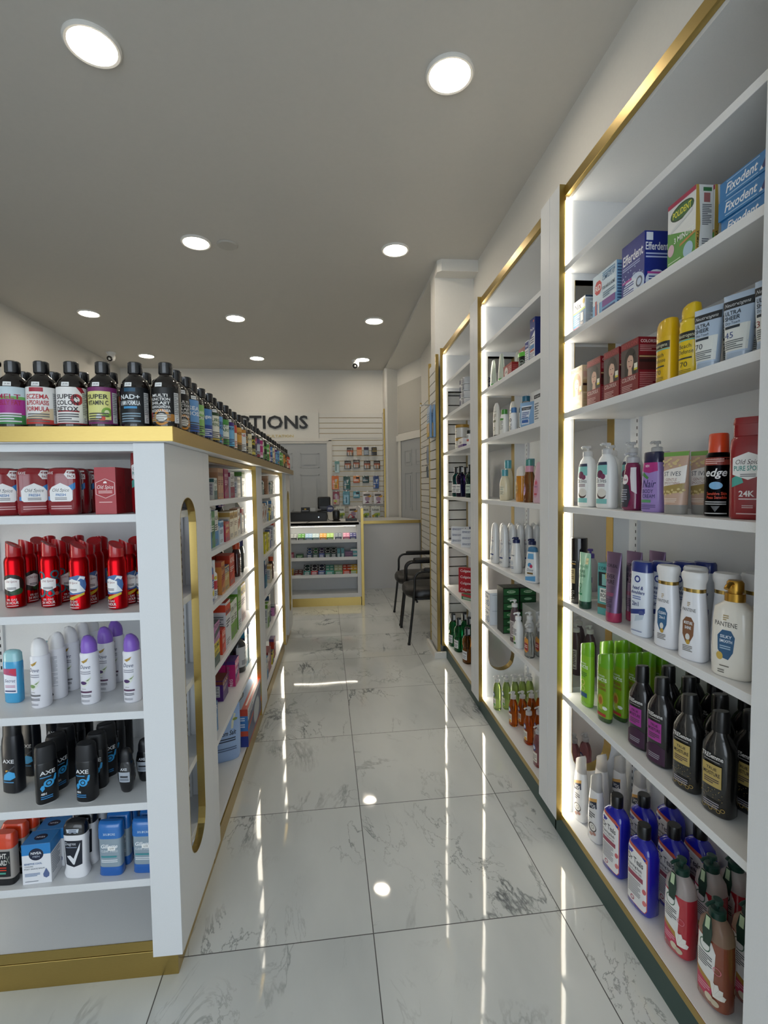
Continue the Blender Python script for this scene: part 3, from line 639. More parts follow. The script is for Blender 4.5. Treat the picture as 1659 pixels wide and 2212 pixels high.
oscan('can_teal', [('ring', -1.9, 9.3, 1.3, .85, '2b6470'), ('ring', 1.9, 9.6, 1.2, .75, '2b6470'), ('ring', 2.3, 5.0, 1.5, 1.0, '2b6470'), ('ring', -2.0, 4.6, 1.5, 1.0, '32707a'), ('ring', .6, 4.2, 1.0, .6, '32707a'), ('ring', 2.4, 7.4, 1.1, .7, '214f5c'), ('e', 2.2, 4.0, .55, .55, 'b4463a'), ('r', -2.0, 6.4, 2.0, 7.2, '7d5a2c')])
oscan('can_peak', [('p', [(-2.6, 4.2), (3.0, 4.6), (3.6, 7), (3.2, 9.4), (1.5, 9.9), (-.6, 9.4), (-2.6, 8.9)], '4a70a8'), ('p', [(1.2, 8.2), (2.0, 9.6), (3.4, 9.2), (3.0, 8.4), (2.2, 8.9)], 'e9eef3'), ('p', [(0, 4.8), (1.7, 7.6), (3.3, 5.2)], 'e3e9ef'), ('p', [(-2.6, 3.0), (3.0, 4.9), (3.0, 4.3), (0, 2.9)], 'd7b52c'), ('ring', -1.4, 10.2, .7, .4, 'b08a3a'), ('r', -1.6, 8.4, -1.2, 9.7, '1c1c1c'), ('r', -2.0, 6.5, 2.0, 7.1, '7c1820')])
S_ = [(0, 2.2, 1.3, 3), (.4, 2.4, 1.5, 3.4), (11.6, 2.45, 1.55, 3.4), (12.2, 2.4, 1.5, 3)]
kind('bluedeo', 'deodorant_stick', 'deodorant', [lof('body', S_, '3d9fd0:r0.25:c'), lof('cap', [(12.2, 2.45, 1.55, 3), (14.4, 2.3, 1.45, 3), (15.1, 1.9, 1.1, 2.6), (15.4, 1.1, .5, 2.2)], '8fc3cc:r0.3:c'),
    wrap(S_, [('r', -1.9, 3.0, 1.9, 10.2, 'dfe3ee'), ('p', [(-1.9, 8.6), (1.9, 7.9), (1.9, 10.2), (-1.9, 10.2)], 'a8406c'), ('p', [(-.2, 9.2), (1.9, 8.0), (1.9, 10.2), (.6, 10.2)], 'c0304e'), ('t', 'Secret', 0, 6.2, 3.2, 1.0, '34406c', 'i'), ('l', -1.5, 4.6, 1.5, 5.4, 2, 'b06a88'), ('l', -1.6, 3.2, 1.6, 4.0, 1, '34406c')])])
def dove(key, cc, acc, sub):
    b = [(0, 2.3, 2.3, 2), (.3, 2.5, 2.5, 2), (10, 2.5, 2.5, 2), (13.0, 2.36, 2.36, 2), (14.4, 2.45, 2.45, 2), (14.9, 2.2, 2.2, 2)]
    kind(key, 'dry_spray_can', 'spray can', [lof('body', b, 'eaeaf0:r0.32'), lof('cap', [(14.9, 2.1, 2.1, 2), (16.6, 2.1, 2.1, 2), (18.0, 1.85, 1.85, 2, -.35), (19.0, 1.3, 1.3, 2, -.4), (19.5, .5, .5, 2, -.15)], cc),
        wrap(b, [('p', [(-1.2, 12.6), (-.2, 12.9), (1.1, 13.6), (.6, 12.6), (-.3, 12.1)], 'b08d3c'), ('t', 'Dove', 0, 10.5, 3.0, 1.15, '28365e', 'i'), ('l', -1.5, 8.8, 1.5, 9.9, 2, '9a9aa6'),
                 ('p', [(-1.6, 5.6), (-.2, 5.2), (1.0, 6.4), (1.6, 8.3), (.2, 7.2), (-1.3, 6.6)], 'dfe3d8'), ('e', -.5, 6.4, .95, .5, acc), ('p', [(.2, 7.0), (1.6, 7.9), (.8, 7.0)], '6d8a50'), ('l', -1.0, 4.4, .2, 4.9, 1, 'bbbbbb'), ('r', -1.7, 3.5, 1.6, 4.0, sub), ('l', -1.5, 2.2, 1.4, 3.0, 2, '4a4a52'), ('l', -1.4, .8, 1.0, 1.5, 2, '9a9aa2')],
             back=[('l', -1.8, 4, 1.8, 13, 22, 'b7b9c2'), ('p', [(-.6, 1.7), (0, 2.5), (.6, 1.7), (0, .9)], '3a3a40')])])
dove('dovep', '8a63c8:r0.3', '4b2c63', '5a3352'); dove('dovew', 'ecebec:r0.3', '7a9a5e', '77777a')
S_ = [(0, 2.3, 1.6, 3), (.5, 2.75, 2.0, 3), (13, 2.8, 2.05, 3), (15.5, 2.6, 1.9, 3), (17, 2.3, 1.6, 3)]
AX = [('p', [(-1.6, 4.2), (-1.2, 5.8), (.2, 6.9), (1.9, 6.4), (2.1, 5.0), (.6, 4.2)], '3f9fd8'), ('e', -.2, 6.9, .6, .25, 'd8a83c'), ('t', 'AXE', .2, 9.3, 3.4, 1.1, 'd5d8dc', 'b'), ('l', -1.6, 3.3, 1.6, 3.9, 1, '4a90c0'), ('p', [(-2.0, 5.5), (2.0, 8.6), (2.0, 8.2), (-2.0, 5.1)], '3b4048')]
kind('axel', 'body_wash_bottle', 'bottle', [lof('body', S_, '10131a:r0.3'), lof('cap', [(17, 2.3, 1.65, 3), (21.4, 2.2, 1.5, 3), (21.9, 1.9, 1.3, 3)], '0d0f14:r0.35'), wrap(S_, AX)])
S_ = [(0, 2.4, 1.9, 2.6), (.5, 2.7, 2.2, 2.6), (11.6, 2.75, 2.25, 2.6), (11.9, 2.65, 2.15, 2.6)]
AX = [('p', [(-1.9, 4.9), (-1.4, 3.9), (-.8, 4.6), (-.9, 5.8), (-1.5, 5.6)], '38a0dc'), ('e', .2, 6.0, 1.25, 1.1, '38a0dc'), ('ring', .2, 6.0, .7, .45, '10131a'), ('p', [(1.2, 6.6), (1.7, 8.2), (2.1, 8.0), (1.9, 6.6), (1.5, 6.2)], '38a0dc'), ('t', 'AXE', 0, 8.6, 3.6, 1.15, 'e3e5e8', 'b'), ('l', -1.8, 7.6, .8, 8.2, 1, '4a90c0'), ('t', '48H', -1.1, 2.9, 1.3, .7, 'dfe2e6', 'b'), ('l', -1.8, 1.6, 1.0, 2.7, 2, '3a86c0')]
kind('axes', 'body_spray_can', 'spray can', [lof('body', S_, '0b0c10:r0.3'), lof('cap', [(11.9, 2.65, 2.15, 2.6), (15.4, 2.55, 2.0, 2.6), (16.3, 2.3, 1.7, 2.6), (16.5, 1.8, 1.3, 2.5)], '121318:r0.5'), lof('base_ring', [(-.001, 2.45, 1.95, 2.6), (.18, 2.5, 2.0, 2.6)], 'd0d0d0:r0.4'), wrap(S_, AX, back=[('r', -1.6, 5.2, 1.6, 10.4, '45474e'), ('l', -1.4, 5.4, 1.4, 10.2, 12, '70737a'), ('r', -1.3, 1.6, 1.3, 4.6, 'c8c8c8'), ('l', -1.2, 1.8, 1.2, 4.4, 9, '15151a')])])
S_ = [(0, 1.2, .9, 2.4), (.6, 1.6, 1.2, 2.5), (4, 2.3, 1.6, 2.6), (6.5, 2.35, 1.65, 2.6), (8.6, 2.0, 1.5, 2.5), (9.2, 1.75, 1.4, 2.4)]
kind('axer', 'roll_on_deodorant', 'deodorant', [lof('body', S_, '0c0d11:r0.25:c'), lof('cap', [(9.2, 1.7, 1.4, 2.4), (11.2, 1.6, 1.3, 2.4), (12.4, 1.2, 1.0, 2.2), (12.9, .5, .4, 2)], '101116:r0.4'), wrap(S_, [('r', -1.6, 3.4, 1.6, 6.4, 'aab2bc'), ('r', -1.1, 4.8, 1.1, 5.3, '20242c'), ('l', -1.2, 3.8, 1.2, 4.6, 2, '5c6470'), ('t', 'AXE', 0, 6.9, 2.0, .75, 'd8dbe0', 'b')])])
NV = [('r', -3.7, 8.4, 3.7, 11.5, '2d83c6'), ('e', 0, 8.5, 1.9, 1.75, '121c38'), ('t', 'NIVEA', 0, 8.5, 2.7, .75, 'f2f4f8', 'b'), ('t', 'MEN', 0, 7.6, 1.7, .55, 'c8d0e0'), ('t', 'SENSITIVE COOL', -.9, 5.6, 4.6, .5, '2f5f98', 'b'), ('t', 'COOLING', -2.0, 4.9, 2.2, .42, '555b66'), ('t', 'POST SHAVE BALM', -.6, 4.2, 5.2, .42, '555b66'), ('l', -3.1, 2.2, .8, 3.2, 3, '6d86ae'), ('p', [(2.4, 4.3), (3.2, 2.7), (3.1, 1.9), (2.4, 1.5), (1.7, 1.9), (1.6, 2.7)], '5a6a96'), ('l', -3.1, .6, .3, 1.0, 1, '8a8f98')]
carton('nivea', 'shave_balm_box', 'box', 7.4, 5.6, 11.5, 'e9eaee', F=NV, S=[('r', -2.8, 8.4, 2.8, 11.5, '2d83c6'), ('l', -2.2, 2, 2.0, 8, 9, '9a9faa')], T=[('r', -3.7, -2.8, 3.7, 2.8, '2d83c6'), ('e', 0, 0, 1.7, 1.3, '121c38'), ('t', 'NIVEA', 0, -.3, 2.3, .6, 'e8ecf4', 'b')])
S_ = [(0, 3.2, 1.5, 4), (1.9, 3.4, 1.7, 4), (2.0, 3.4, 1.7, 4)]; B_ = [(2.0, 3.35, 1.65, 4), (10.6, 3.35, 1.65, 4)]
kind('rguard', 'deodorant_stick', 'deodorant', [lof('base', S_, '161719:r0.35'), lof('body', B_, 'a39c96:r0.3:c'), lof('cap', [(10.6, 3.4, 1.7, 4), (13.6, 3.35, 1.65, 4), (14.6, 3.0, 1.1, 3.5)], 'd8421a:r0.25:c'), wrap(B_, [('r', -2.6, 2.6, 2.6, 9.9, '15171b'), ('t', 'RIGHT', -.3, 7.9, 4.0, 1.5, 'e6e2dc', 'b'), ('t', 'GUARD', -.3, 6.0, 4.2, 1.5, 'e6e2dc', 'b'), ('t', 'X', 2.0, 6.4, 1.1, 2.2, '767a70', 'b'), ('l', -2.2, 4.2, 1.6, 5.6, 2, 'cc3a20'), ('r', -2.6, 3.4, 1.4, 3.9, '4fa08c')])])
S_ = [(0, 3.2, 2.0, 2.6), (1.0, 3.45, 2.1, 2.7), (2.6, 3.0, 1.75, 3), (3.6, 2.95, 1.75, 3.2), (12.0, 3.15, 1.85, 3.4), (12.5, 3.1, 1.8, 3.4)]
kind('degree', 'deodorant_stick', 'deodorant', [lof('body', S_, 'e9e9ec:r0.35'), lof('cap', [(12.5, 3.2, 1.9, 3.4), (14.6, 3.1, 1.8, 3.2), (15.7, 2.6, 1.3, 2.8), (16.1, 1.6, .7, 2.4)], '0d0e11:r0.25:c'), wrap(S_, [('p', [(-2.3, 3.9), (0, 3.1), (2.3, 3.9), (2.4, 10.9), (-2.4, 10.9)], '131a28'), ('t', 'Degree', -.7, 9.6, 2.9, .95, 'd8dce4'), ('l', -2.0, 8.7, 1.0, 9.2, 1, '8d96a8'), ('p', [(-1.9, 6.4), (-.9, 6.6), (0, 5.6), (1.9, 10.3), (1.7, 8.2), (.2, 3.9), (-.2, 3.9)], 'e6e8ec'), ('p', [(-1.4, 12.9), (1.4, 12.9), (1.7, 14.3), (-1.7, 14.3)], 'c9d2dc'), ('l', -1.0, 13.1, 1.0, 14.1, 2, '44506a')])])
S_ = [(2.6, 3.1, 1.5, 4), (11.0, 3.2, 1.55, 4)]
kind('gill', 'deodorant_stick', 'deodorant', [lof('base', [(0, 3.1, 1.5, 4), (.3, 3.3, 1.65, 4), (2.6, 3.15, 1.55, 4)], '1a5fb0:r0.3:c'), lof('body', S_, '8fa0ac:r0.12:c'), lof('cap', [(11.0, 3.35, 1.7, 4), (13.6, 3.3, 1.65, 4), (14.8, 3.25, 1.45, 4), (15.2, 3.2, 1.1, 3.6), (15.5, 3.1, .5, 3)], '1f6dba:r0.2:c'),
    wrap(S_, [('t', 'Gillette', 0, 8.2, 4.6, 1.15, 'f4f6f8', 'bi'), ('t', 'CLEAR SHIELD', 0, 7.0, 4.7, .65, 'e4eaee'), ('r', -2.4, 5.4, 2.0, 5.9, '3f8f96'), ('l', -2.4, 3.9, 2.2, 4.9, 2, 'e6eaee'), ('r', -.4, 7.5, 1.7, 8.6, 'f3f3f0'), ('t', '8.99', .7, 7.8, 1.2, .5, '444444')]), wrap([(11, 3.35, 1.7, 4), (13.6, 3.3, 1.65, 4)], [('t', '30% MORE', .2, 12.0, 3.4, .7, 'cfe4f2')], name='cap_print')])

# --- dark supplement bottles on the gondola top
SB = [(0, 3.4, 3.4, 2), (.4, 3.75, 3.75, 2), (11.2, 3.75, 3.75, 2), (12.4, 3.5, 3.5, 2), (13.4, 2.9, 2.9, 2), (14.3, 1.9, 1.9, 2), (14.8, 1.55, 1.55, 2), (15.3, 1.55, 1.55, 2)]
_sb = lof('body', SB, '140a06:r0.06:c', 32)
_cm = MB(); _cm.loft([(15.0, 1.75, 1.75, 2), (15.2, 1.85, 1.85, 2), (17.9, 1.85, 1.85, 2), (18.15, 1.6, 1.6, 2)], '101114:r0.25:c', 36)
_sc = ('cap', _cm.mesh('cap', .01), None)
SUP = []
def supp(bgc, title, tc, bands=(), fine='444444', extra=()):
    el = [('r', -5.2, 1.1, 5.2, 10.9, bgc)]+[('r', -5.2, a, 5.2, b, c) for a, b, c in bands]+list(extra)
    n = len(title); y = 9.2 if n < 4 else 9.3; hh = min(1.45, 4.6/max(1, n))
    for ln in title: el.append(('t', ln, -.2, y-hh, min(5.6, .95*hh*max(2, len(ln))), hh*.85, tc, 'b')); y -= hh*1.12
    el += [('l', -2.8, 1.5, 2.6, min(4.2, y-.3), 4, fine), ('r', 3.6, 1.4, 5.0, 9.6, 'c9c9c6'), ('l', 3.7, 3.6, 4.9, 9.4, 12, '77777a'), ('r', 3.8, 1.7, 4.8, 3.0, 'f4f4f4'), ('l', 3.9, 1.75, 4.7, 2.95, 6, '111111')]
    el += stk(-.3, 11.6, '29.99') if len(SUP) < 6 or len(SUP) % 3 == 0 else []
    key = 'sup%d' % len(SUP); SUP.append(key)
    kind(key, 'supplement_bottle', 'bottle', [_sb, _sc, wrap(SB, el, 6)])
E_ = lambda x, y, a, b, c: ('e', x, y, a, b, c)
supp('c6d6dc', ['MELT', 'BELLY FAT'], 'a51f4c', [(1.1, 3.6, '3d8a48'), (3.6, 7.6, 'a52c88'), (7.6, 8.4, '6fae5e')], 'e6dcea')
supp('e9e6e2', ['ECZEMA', '& PSORIASIS', 'FORMULA'], 'b5202e', [(1.1, 2.6, 'c43a32')], '6a6a66', [('p', [(-5.2, 2.6), (5.2, 2.2), (5.2, 5.6), (2.5, 5.2), (0, 3.6)], 'd8c3a0'), ('r', -2, 9.6, 1.4, 10.7, 'a8283a')])
supp('efece8', ['SUPER', 'COLON', 'DETOX'], '2a2426', [(1.1, 1.4, 'a03038')], '55565a', [('ring', 2.3, 7.6, 1.5, .7, 'b5323c'), ('r', -2.8, 4.3, 2.8, 4.7, 'a03038'), ('p', [(2.2, 10.9), (3.6, 10.9), (5.2, 8.6), (5.2, 7.2)], '9a2832')])
supp('e3e08a', ['SUPER', 'VITAMIN C'], '2d2c28', [(9.8, 10.9, '7a2c66'), (1.1, 2.2, '7a2c66')], '4a4a40', [E_(2.2, 4.2, 1.3, 1.3, '7fa83a'), E_(2.2, 4.2, .6, .6, 'dfe6b0'), E_(1.0, 2.6, .8, .8, 'd8452f'), E_(.2, 3.0, .7, .7, 'e3e8ee'), ('r', 3.2, 1.1, 5.2, 10.9, '7a2c66')])
supp('0d1116', ['NAD+', '& NMN FORMULA'], 'eef2f4', [], '8aa4b4', [('r', -1.5, 9.7, 1.5, 10.7, '1b4a66'), ('r', -1.8, 5.2, 1.8, 5.8, '3f93c6')])
supp('0e0d0d', ['MULTI', 'FUNCTION', 'SHILAJIT', 'ASHWAGANDHA', 'RHODIOLA ROSEA'], 'eeece8', [], '9a948a', [('ring', .2, 2.9, 2.2, 1.6, 'd08a2c'), E_(.2, 2.9, 1.6, 1.0, 'f0eee8'), E_(-3.2, 3.4, .9, 1.1, '9a2430'), E_(3.0, 2.8, 1.1, 1.0, 'a8702c'), E_(-2.6, 2.2, .9, .6, 'b07a34')])
supp('6fa0d4', ['SEA', 'MOSS'], 'f0f4f8', [(1.1, 3.0, '3f66b0')]); supp('8cc06a', ['ASHWA', 'GANDHA'], 'f2f6ea', [(6.4, 7.2, '4d7f3a')])
supp('4f86c2', ['Oregano'], 'f0f4f8', [(1.1, 5.4, '2f4a94')], 'e4e8f0'); supp('ece9d8', ['PURE', 'MORINGA'], '3f6a34', [(1.1, 2.0, 'c8ae52'), (9.9, 10.9, '2f4a2c')])
supp('6fa6dc', ['LIVER', 'ELIXIR'], '1f3a6a', [], '3f66a0', [E_(-.6, 3.6, .9, .8, 'c43a3a'), E_(.6, 2.6, 1.2, .9, '6fae3f'), E_(1.6, 2.0, .8, .7, 'e08a2c')]); supp('e6eadf', ['GUT', 'CARE'], '2f6a3a', [(1.1, 3.4, '3f8a44'), (8.8, 10.9, '4f9a4a')])
supp('7ab8e0', ['NERVE'], '1c2a5a', [(9.4, 10.9, '4a3080'), (1.1, 2.2, '58b8dc')], '2c3a6a', [('r', -5.2, 1.1, -2.9, 10.9, '4a3080')]); supp('efe4da', ['TURMERIC'], 'b5341f', [(7.6, 10.9, 'd2482a')], 'c0604a')
supp('dba24a', ['GINGER'], '5a2c10', [(1.1, 3.2, '6a5a2c')]); supp('e9ebe9', ['PINE'], 'b02c34', [(9.4, 10.9, 'c98a3a')])
supp('14100c', ['BLACK', 'SEED'], 'd8ae5a', [(5.6, 6.4, 'c98a3a')], 'c8b890'); supp('e8e0bc', ['SHILAJIT'], '3a3a2c', [], '55553f')
supp('191812', ['LIFE', 'FUEL'], 'e6d23c', [(1.1, 2.4, 'd8c83c')], 'd8cf8a'); supp('3a3050', ['SLEEP'], 'd8c8e8', [(7.6, 10.9, 'c03a52')], 'a8c0dc')
supp('c8ced8', ['JOINT'], '30406a', [(8.4, 10.9, '5a3a80'), (1.1, 2.4, 'b03a4a')]); supp('b8307c', ['HAIR'], 'f2dce8', [(1.1, 2.6, 'efe3ea')], 'e8c0d6')
supp('dfe6d8', ['HEMP'], '2f7a3a', [(1.1, 4.8, '3fa03c')]); supp('1b2a1c', ['CHLORO'], '7ac05a', [(7.4, 9.0, '4f9a3c')], '9fc88a')
supp('5fae50', ['GREENS'], 'eef4e6', [(5, 6.2, 'e4ecd8')]); supp('d65a2a', ['IMMUNE'], 'f6e8dc', [(1.1, 2.8, 'f0e4d8')], 'f0c8ac'); supp('c9302c', ['IRON'], 'f6e6e2', [(5.6, 8.6, 'f0e8e4')], 'f0c0b8')

# --- right bays, dental / care cartons
carton('nix', 'lice_treatment_box', 'box', 8.5, 3.0, 11.6, 'e6e8ea', F=[('r', -4.2, 0, 4.2, 7.4, '2d6f9c'), ('p', [(-4.2, 7.2), (4.2, 7.2), (4.2, 7.8), (-4.2, 7.8)], 'b5cf4a'), ('t', 'Nix', -.9, 8.3, 4.6, 2.3, '2c3440', 'b'), ('r', .5, 1.5, 3.3, 6.6, '1d4a70'), ('r', 1.1, 3.6, 2.7, 6.4, 'e6e6e4'), ('t', 'Nix', 1.9, 2.4, 1.7, 1.0, 'e8d8d0', 'b'), ('l', -3.8, 3.0, .2, 6.6, 5, 'bcd4e4'), ('r', -3.9, .6, -.2, 2.2, 'b03048'), ('e', 3.2, 10, .7, .9, 'd8b83c')], S=[('r', -1.5, 11.0, 1.5, 11.6, '1c3350'), ('l', -1.3, .6, 1.3, 10.6, 22, '77797e')])
carton('rid', 'lice_kit_box', 'box', 14, 5, 14.8, 'd5e4ee', F=[('r', -7, 0, 7, 5.2, '7cb0d8'), ('p', [(-5.8, 11.4), (-4.6, 12.6), (-2.8, 12.6), (-1.6, 11.4), (-1.6, 9.4), (-2.8, 8.2), (-4.6, 8.2), (-5.8, 9.4)], 'c23038'), ('t', 'RID', -3.7, 9.5, 3.4, 1.9, 'f6efee', 'b'), ('t', 'COMPLETE KIT', 2.6, 11.6, 7.4, 1.4, '2f6a94', 'b'), ('t', 'FOR HAIR & HOME', 2.6, 8.6, 7.2, 1.1, '3a4a58', 'b'), ('l', -1.0, 12.9, 6.2, 14.2, 2, '5a90b8'), ('r', -5.4, 1.5, -4.4, 6.4, 'b84a50'), ('r', -3.8, 1.5, -2.8, 5.6, 'e6e2dc'), ('r', -1.0, 3.0, 6.4, 5.2, '7c4a94'), ('r', -1, 1.0, 6.4, 2.4, '2f4a84'), ('l', -.6, 5.8, 6.2, 7.8, 3, '5a7a94')], S=[('r', -2.5, 0, 2.5, 14.8, '86b4d6'), ('l', -2.2, 1, 2.2, 14, 14, '3c5a86')])
carton('effer', 'denture_tablet_box', 'box', 11, 7.4, 16.4, '1e2f86', F=[('t', 'Efferdent', 0, 10.6, 9.6, 2.9, 'eef0f6', 'b'), ('l', -5, 8.8, 3.4, 10, 2, 'a8b4e0'), ('e', 1.5, 3, 4.2, 3.4, 'c8d8ee'), ('e', -1, 2.6, 3.6, 3.2, 'dde6f2'), ('r', -5, 5.2, -.4, 5.9, 'b0489a'), ('l', -4.8, .8, .6, 4.8, 6, '3c4a94'), ('ring', 3.2, 3.4, 1.5, 1.0, '5a6478')]+[E_(random.uniform(-5, 5), random.uniform(5.4, 8.6), .2, .2, 'b8ccec') for i in range(16)], S=[('r', -3.2, 13.8, -1.2, 16, 'e6ebf4'), ('t', 'Efferdent', 0, 11.2, 6.8, 2.2, 'eef0f6', 'b'), ('l', -3.3, 8.8, 3.2, 10.6, 2, 'b4c0e6'), ('e', 0, 2.6, 3.4, 3.2, 'd5dff0'), ('r', -2.8, 4.6, 1.8, 5.2, 'b0489a'), ('l', -2.4, .6, 1.8, 4.2, 5, '3c4a94')])
carton('poli', 'denture_tablet_box', 'box', 10, 4.4, 17.1, 'e6e7e4', F=[('p', [(-5, 0), (5, 0), (5, 6.5), (-5, 10.2)], '5d9a48'), ('e', .2, 13.6, 4.2, 2.0, '2c4a30'), ('e', .2, 13.6, 3.8, 1.65, '3b6a3a'), ('t', 'POLIDENT', .2, 12.9, 6.6, 1.6, 'e6e04a', 'b'), ('r', -5, 16, 5, 17.1, 'b43a58'), ('p', [(-4, 9.6), (-3.4, 10.4), (3.6, 12.6), (4, 11.8)], 'd8dcdc'), ('t', '3 MINUTE', 1, 6.6, 7, 1.4, 'eef2ea', 'b'), ('p', [(-.4, 5.0), (5, 6.0), (5, 6.6), (-.4, 5.6)], 'c08a4a'), ('e', -3.6, 5.4, 1.2, 1.5, 'd8b8c0'), ('e', 2.6, 3, 1.7, 1.9, 'a8c8dc'), ('l', -4.6, .8, 0, 2.6, 3, 'c0dcb4')], S=[('p', [(-2.2, 0), (-1.5, 0), (-1.0, 8), (-1.5, 17.1), (-2.2, 17.1)], 'c2a24a'), ('t', 'IMPROVED FORMULA', -1.3, 2.2, None, .62, '2a2418', 'bv'), ('r', -.4, 15.6, 1.8, 16.5, '3f7a4a'), ('r', -.2, 13, 1.4, 15.2, 'a86a6a'), ('l', -.6, 7.6, 1.8, 12.6, 12, '6d7078'), ('l', -.6, 2, 1.2, 4.6, 5, '6d7078')], T=[('r', -5, -2.2, 5, 2.2, 'e0e2e0')])
carton('fixo', 'denture_adhesive_box', 'box', 19, 3.8, 4.05, '2a78b4', F=[('p', [(3.0, 0), (3.8, 1.4), (3.2, 2.8), (4.4, 4.05), (9.5, 4.05), (9.5, 0)], '94234f'), ('t', 'Fixodent', -3.6, 1.25, 8.4, 2.0, 'e9eef2', 'bi'), ('l', -7.6, .35, .6, .8, 1, 'a8c8e0'), ('l', -7.6, 3.45, 1, 3.8, 1, 'a8c8e0'), ('p', [(1.4, .8), (2.4, 2.6), (3.4, 2.2), (2.6, .6)], '1b2a66'), ('p', [(1.0, .6), (1.5, 1.4), (1.9, .6)], 'e8eaee'), ('t', 'ALL DAY', 6.4, 2.2, 2.8, .6, 'f0dfe6'), ('t', 'HOLD', 6.6, 1.0, 3.0, .95, 'f4e6ec', 'b')], S=[('l', -1.5, .6, 1.5, 3.4, 5, '8fb8d4')])
for i, (hc, bgc, sk, base) in enumerate((('b07c4a', 'c8b49a', 'e0bfa4', 'cdb893'), ('1c1314', '3c2a2a', 'd2aa92', '7e1620'), ('2a1a18', '4a3a3a', 'd8b29c', '7e1620'), ('17100f', '4a3c3c', 'd6b09a', '7e1620'))):
    carton('hair%d' % i, 'hair_color_box', 'box', 8.6, 7.2, 15.8, base, F=[('r', -4.3, 5.6, 4.3, 13.6, bgc), ('e', .4, 9.6, 3.0, 3.9, hc), ('r', -2.4, 5.6, 3.2, 9.4, hc), ('e', .3, 9.4, 1.6, 2.3, sk), ('p', [(-.7, 5.6), (-.5, 7.6), (1.1, 7.6), (1.4, 5.6)], sk), ('e', -.3, 9.8, .28, .14, '2a1c18'), ('e', .9, 9.8, .28, .14, '2a1c18'), ('e', .3, 8.2, .5, .17, 'a8545a'), ('p', [(-1.3, 10.6), (0, 11.6), (1.9, 11), (1.8, 12.4), (-1.2, 12.4)], hc), ('r', -4.3, 13.6, 4.3, 15.8, base), ('t', 'REVLON', 0, 14.1, 7.4, 1.2, 'a83038' if i else '9a7a4a', 'b'), ('t', 'COLORSILK', -.2, 4.0, 6.8, 1.3, 'e8d0cc'), ('l', -3.6, 1.0, 1.6, 3.0, 4, 'c89a98'), ('r', 2.4, 6.6, 4.0, 8.6, 'e6e2d0'), ('r', 2.4, 6.6, 4.0, 7.2, 'd8c83c')], S=[('t', 'COLORSILK', 0, 14.2, 6.0, .9, 'e4c8c4', 'b'), ('l', -3.2, 11.6, 3.2, 13.6, 4, 'c08a88'), ('r', -3.4, 6.4, 3.4, 10.6, '4a1a18' if i else 'a88a60'), ('r', -3.4, 8.6, 3.4, 9.4, '2a1212'), ('r', -3.4, 10.0, 3.4, 10.4, 'c0a070'), ('l', -3.2, 1, 3, 5.8, 9, 'b87876' if i else '8a744c')])

# --- sun care
S_ = [(0, 2.4, 2.0, 2.4), (.4, 2.7, 2.3, 2.4), (11, 2.7, 2.3, 2.4), (12, 2.6, 2.2, 2.4), (12.6, 2.7, 2.3, 2.4), (13.4, 2.55, 2.15, 2.4), (14.0, 2.6, 2.2, 2.4), (14.6, 2.1, 1.8, 2.2)]
YA = [('r', -2.9, 9.4, 2.9, 11.2, '23241f'), ('t', 'Neutrogena', 0, 9.9, 4.6, .95, 'e6e2c0'), ('r', -2.9, 9.0, 2.9, 9.3, '68b4b0'), ('t', 'Beach', -.2, 7.2, 3.2, 1.1, '3f4236'), ('t', 'Defense', 0, 5.8, 3.8, 1.1, '3f4236'), ('r', -2.4, 4.5, 1.6, 4.9, '3a3c34'), ('t', '70', -.4, 2.6, 2.0, 1.3, '3a3c34'), ('l', -2.2, .8, 1.4, 2.0, 3, '8a7a20')]
kind('sunspray', 'sunscreen_spray', 'sunscreen', [lof('body', S_, 'e6c417:r0.3:c'), lof('cap', [(14.6, 2.2, 1.9, 2.3), (16.6, 2.2, 1.9, 2.3), (17.8, 2.0, 1.7, 2.3, .4), (18.3, 1.4, 1.2, 2.2, .3)], 'e3bd12:r0.3:c'), wrap(S_, YA)])
S_ = [(0, 2.5, 2.1, 2.4), (.4, 2.8, 2.4, 2.6), (12.4, 2.8, 2.4, 2.6), (16.0, 2.75, 2.3, 2.5)]
kind('sunstick', 'sunscreen_spray', 'sunscreen', [lof('body', S_[:3], 'e2b60f:r0.3:c'), lof('cap', [(12.4, 2.85, 2.45, 2.6), (15.6, 2.75, 2.3, 2.5), (16.8, 2.5, 2.0, 2.4, .4), (17.2, 1.8, 1.4, 2.2, .3)], 'e0b208:r0.3:c'), wrap(S_[:3], YA)])
def suntube(key, num, nc):
    b = [(1.9, 2.5, 1.7, 2.2), (4, 2.7, 1.7, 2.4), (9, 3.0, 1.2, 2.8), (14.2, 3.25, .35, 4), (15.0, 3.3, .12, 6)]
    kind(key, 'sunscreen_tube', 'sunscreen', [lof('cap', [(0, 2.3, 1.6, 2.4), (.3, 2.5, 1.75, 2.4), (1.9, 2.5, 1.75, 2.4)], 'a9b9cc:r0.25:c'), lof('body', b, 'b3c4d8:r0.3'), wrap(b, [('r', -2.7, 2.3, 2.7, 8.0, 'dfe1dc'), ('r', -3.1, 11.8, 3.1, 13.6, '1d2228'), ('t', 'Neutrogena', -.2, 12.3, 4.6, .85, 'cfd4d8', 'i'), ('t', 'ULTRA', -.9, 10.4, 3.0, .95, '24303c', 'b'), ('t', 'SHEER', -.9, 9.2, 3.0, .95, '24303c', 'b'), ('t', 'Dry-Touch', -.8, 8.3, 3.0, .6, '24303c'), ('r', -2.4, 7.3, .8, 7.9, '24303c'), ('t', num, -1.5, 5.2, 1.9, 1.4, nc), ('l', -2.4, 2.6, 1.8, 4.8, 5, '6a6e70')])])
suntube('sun70', '70', '2c3440'); suntube('sun45', '45', '2f4a84'); suntube('sun30', '30', '8a3a3c')

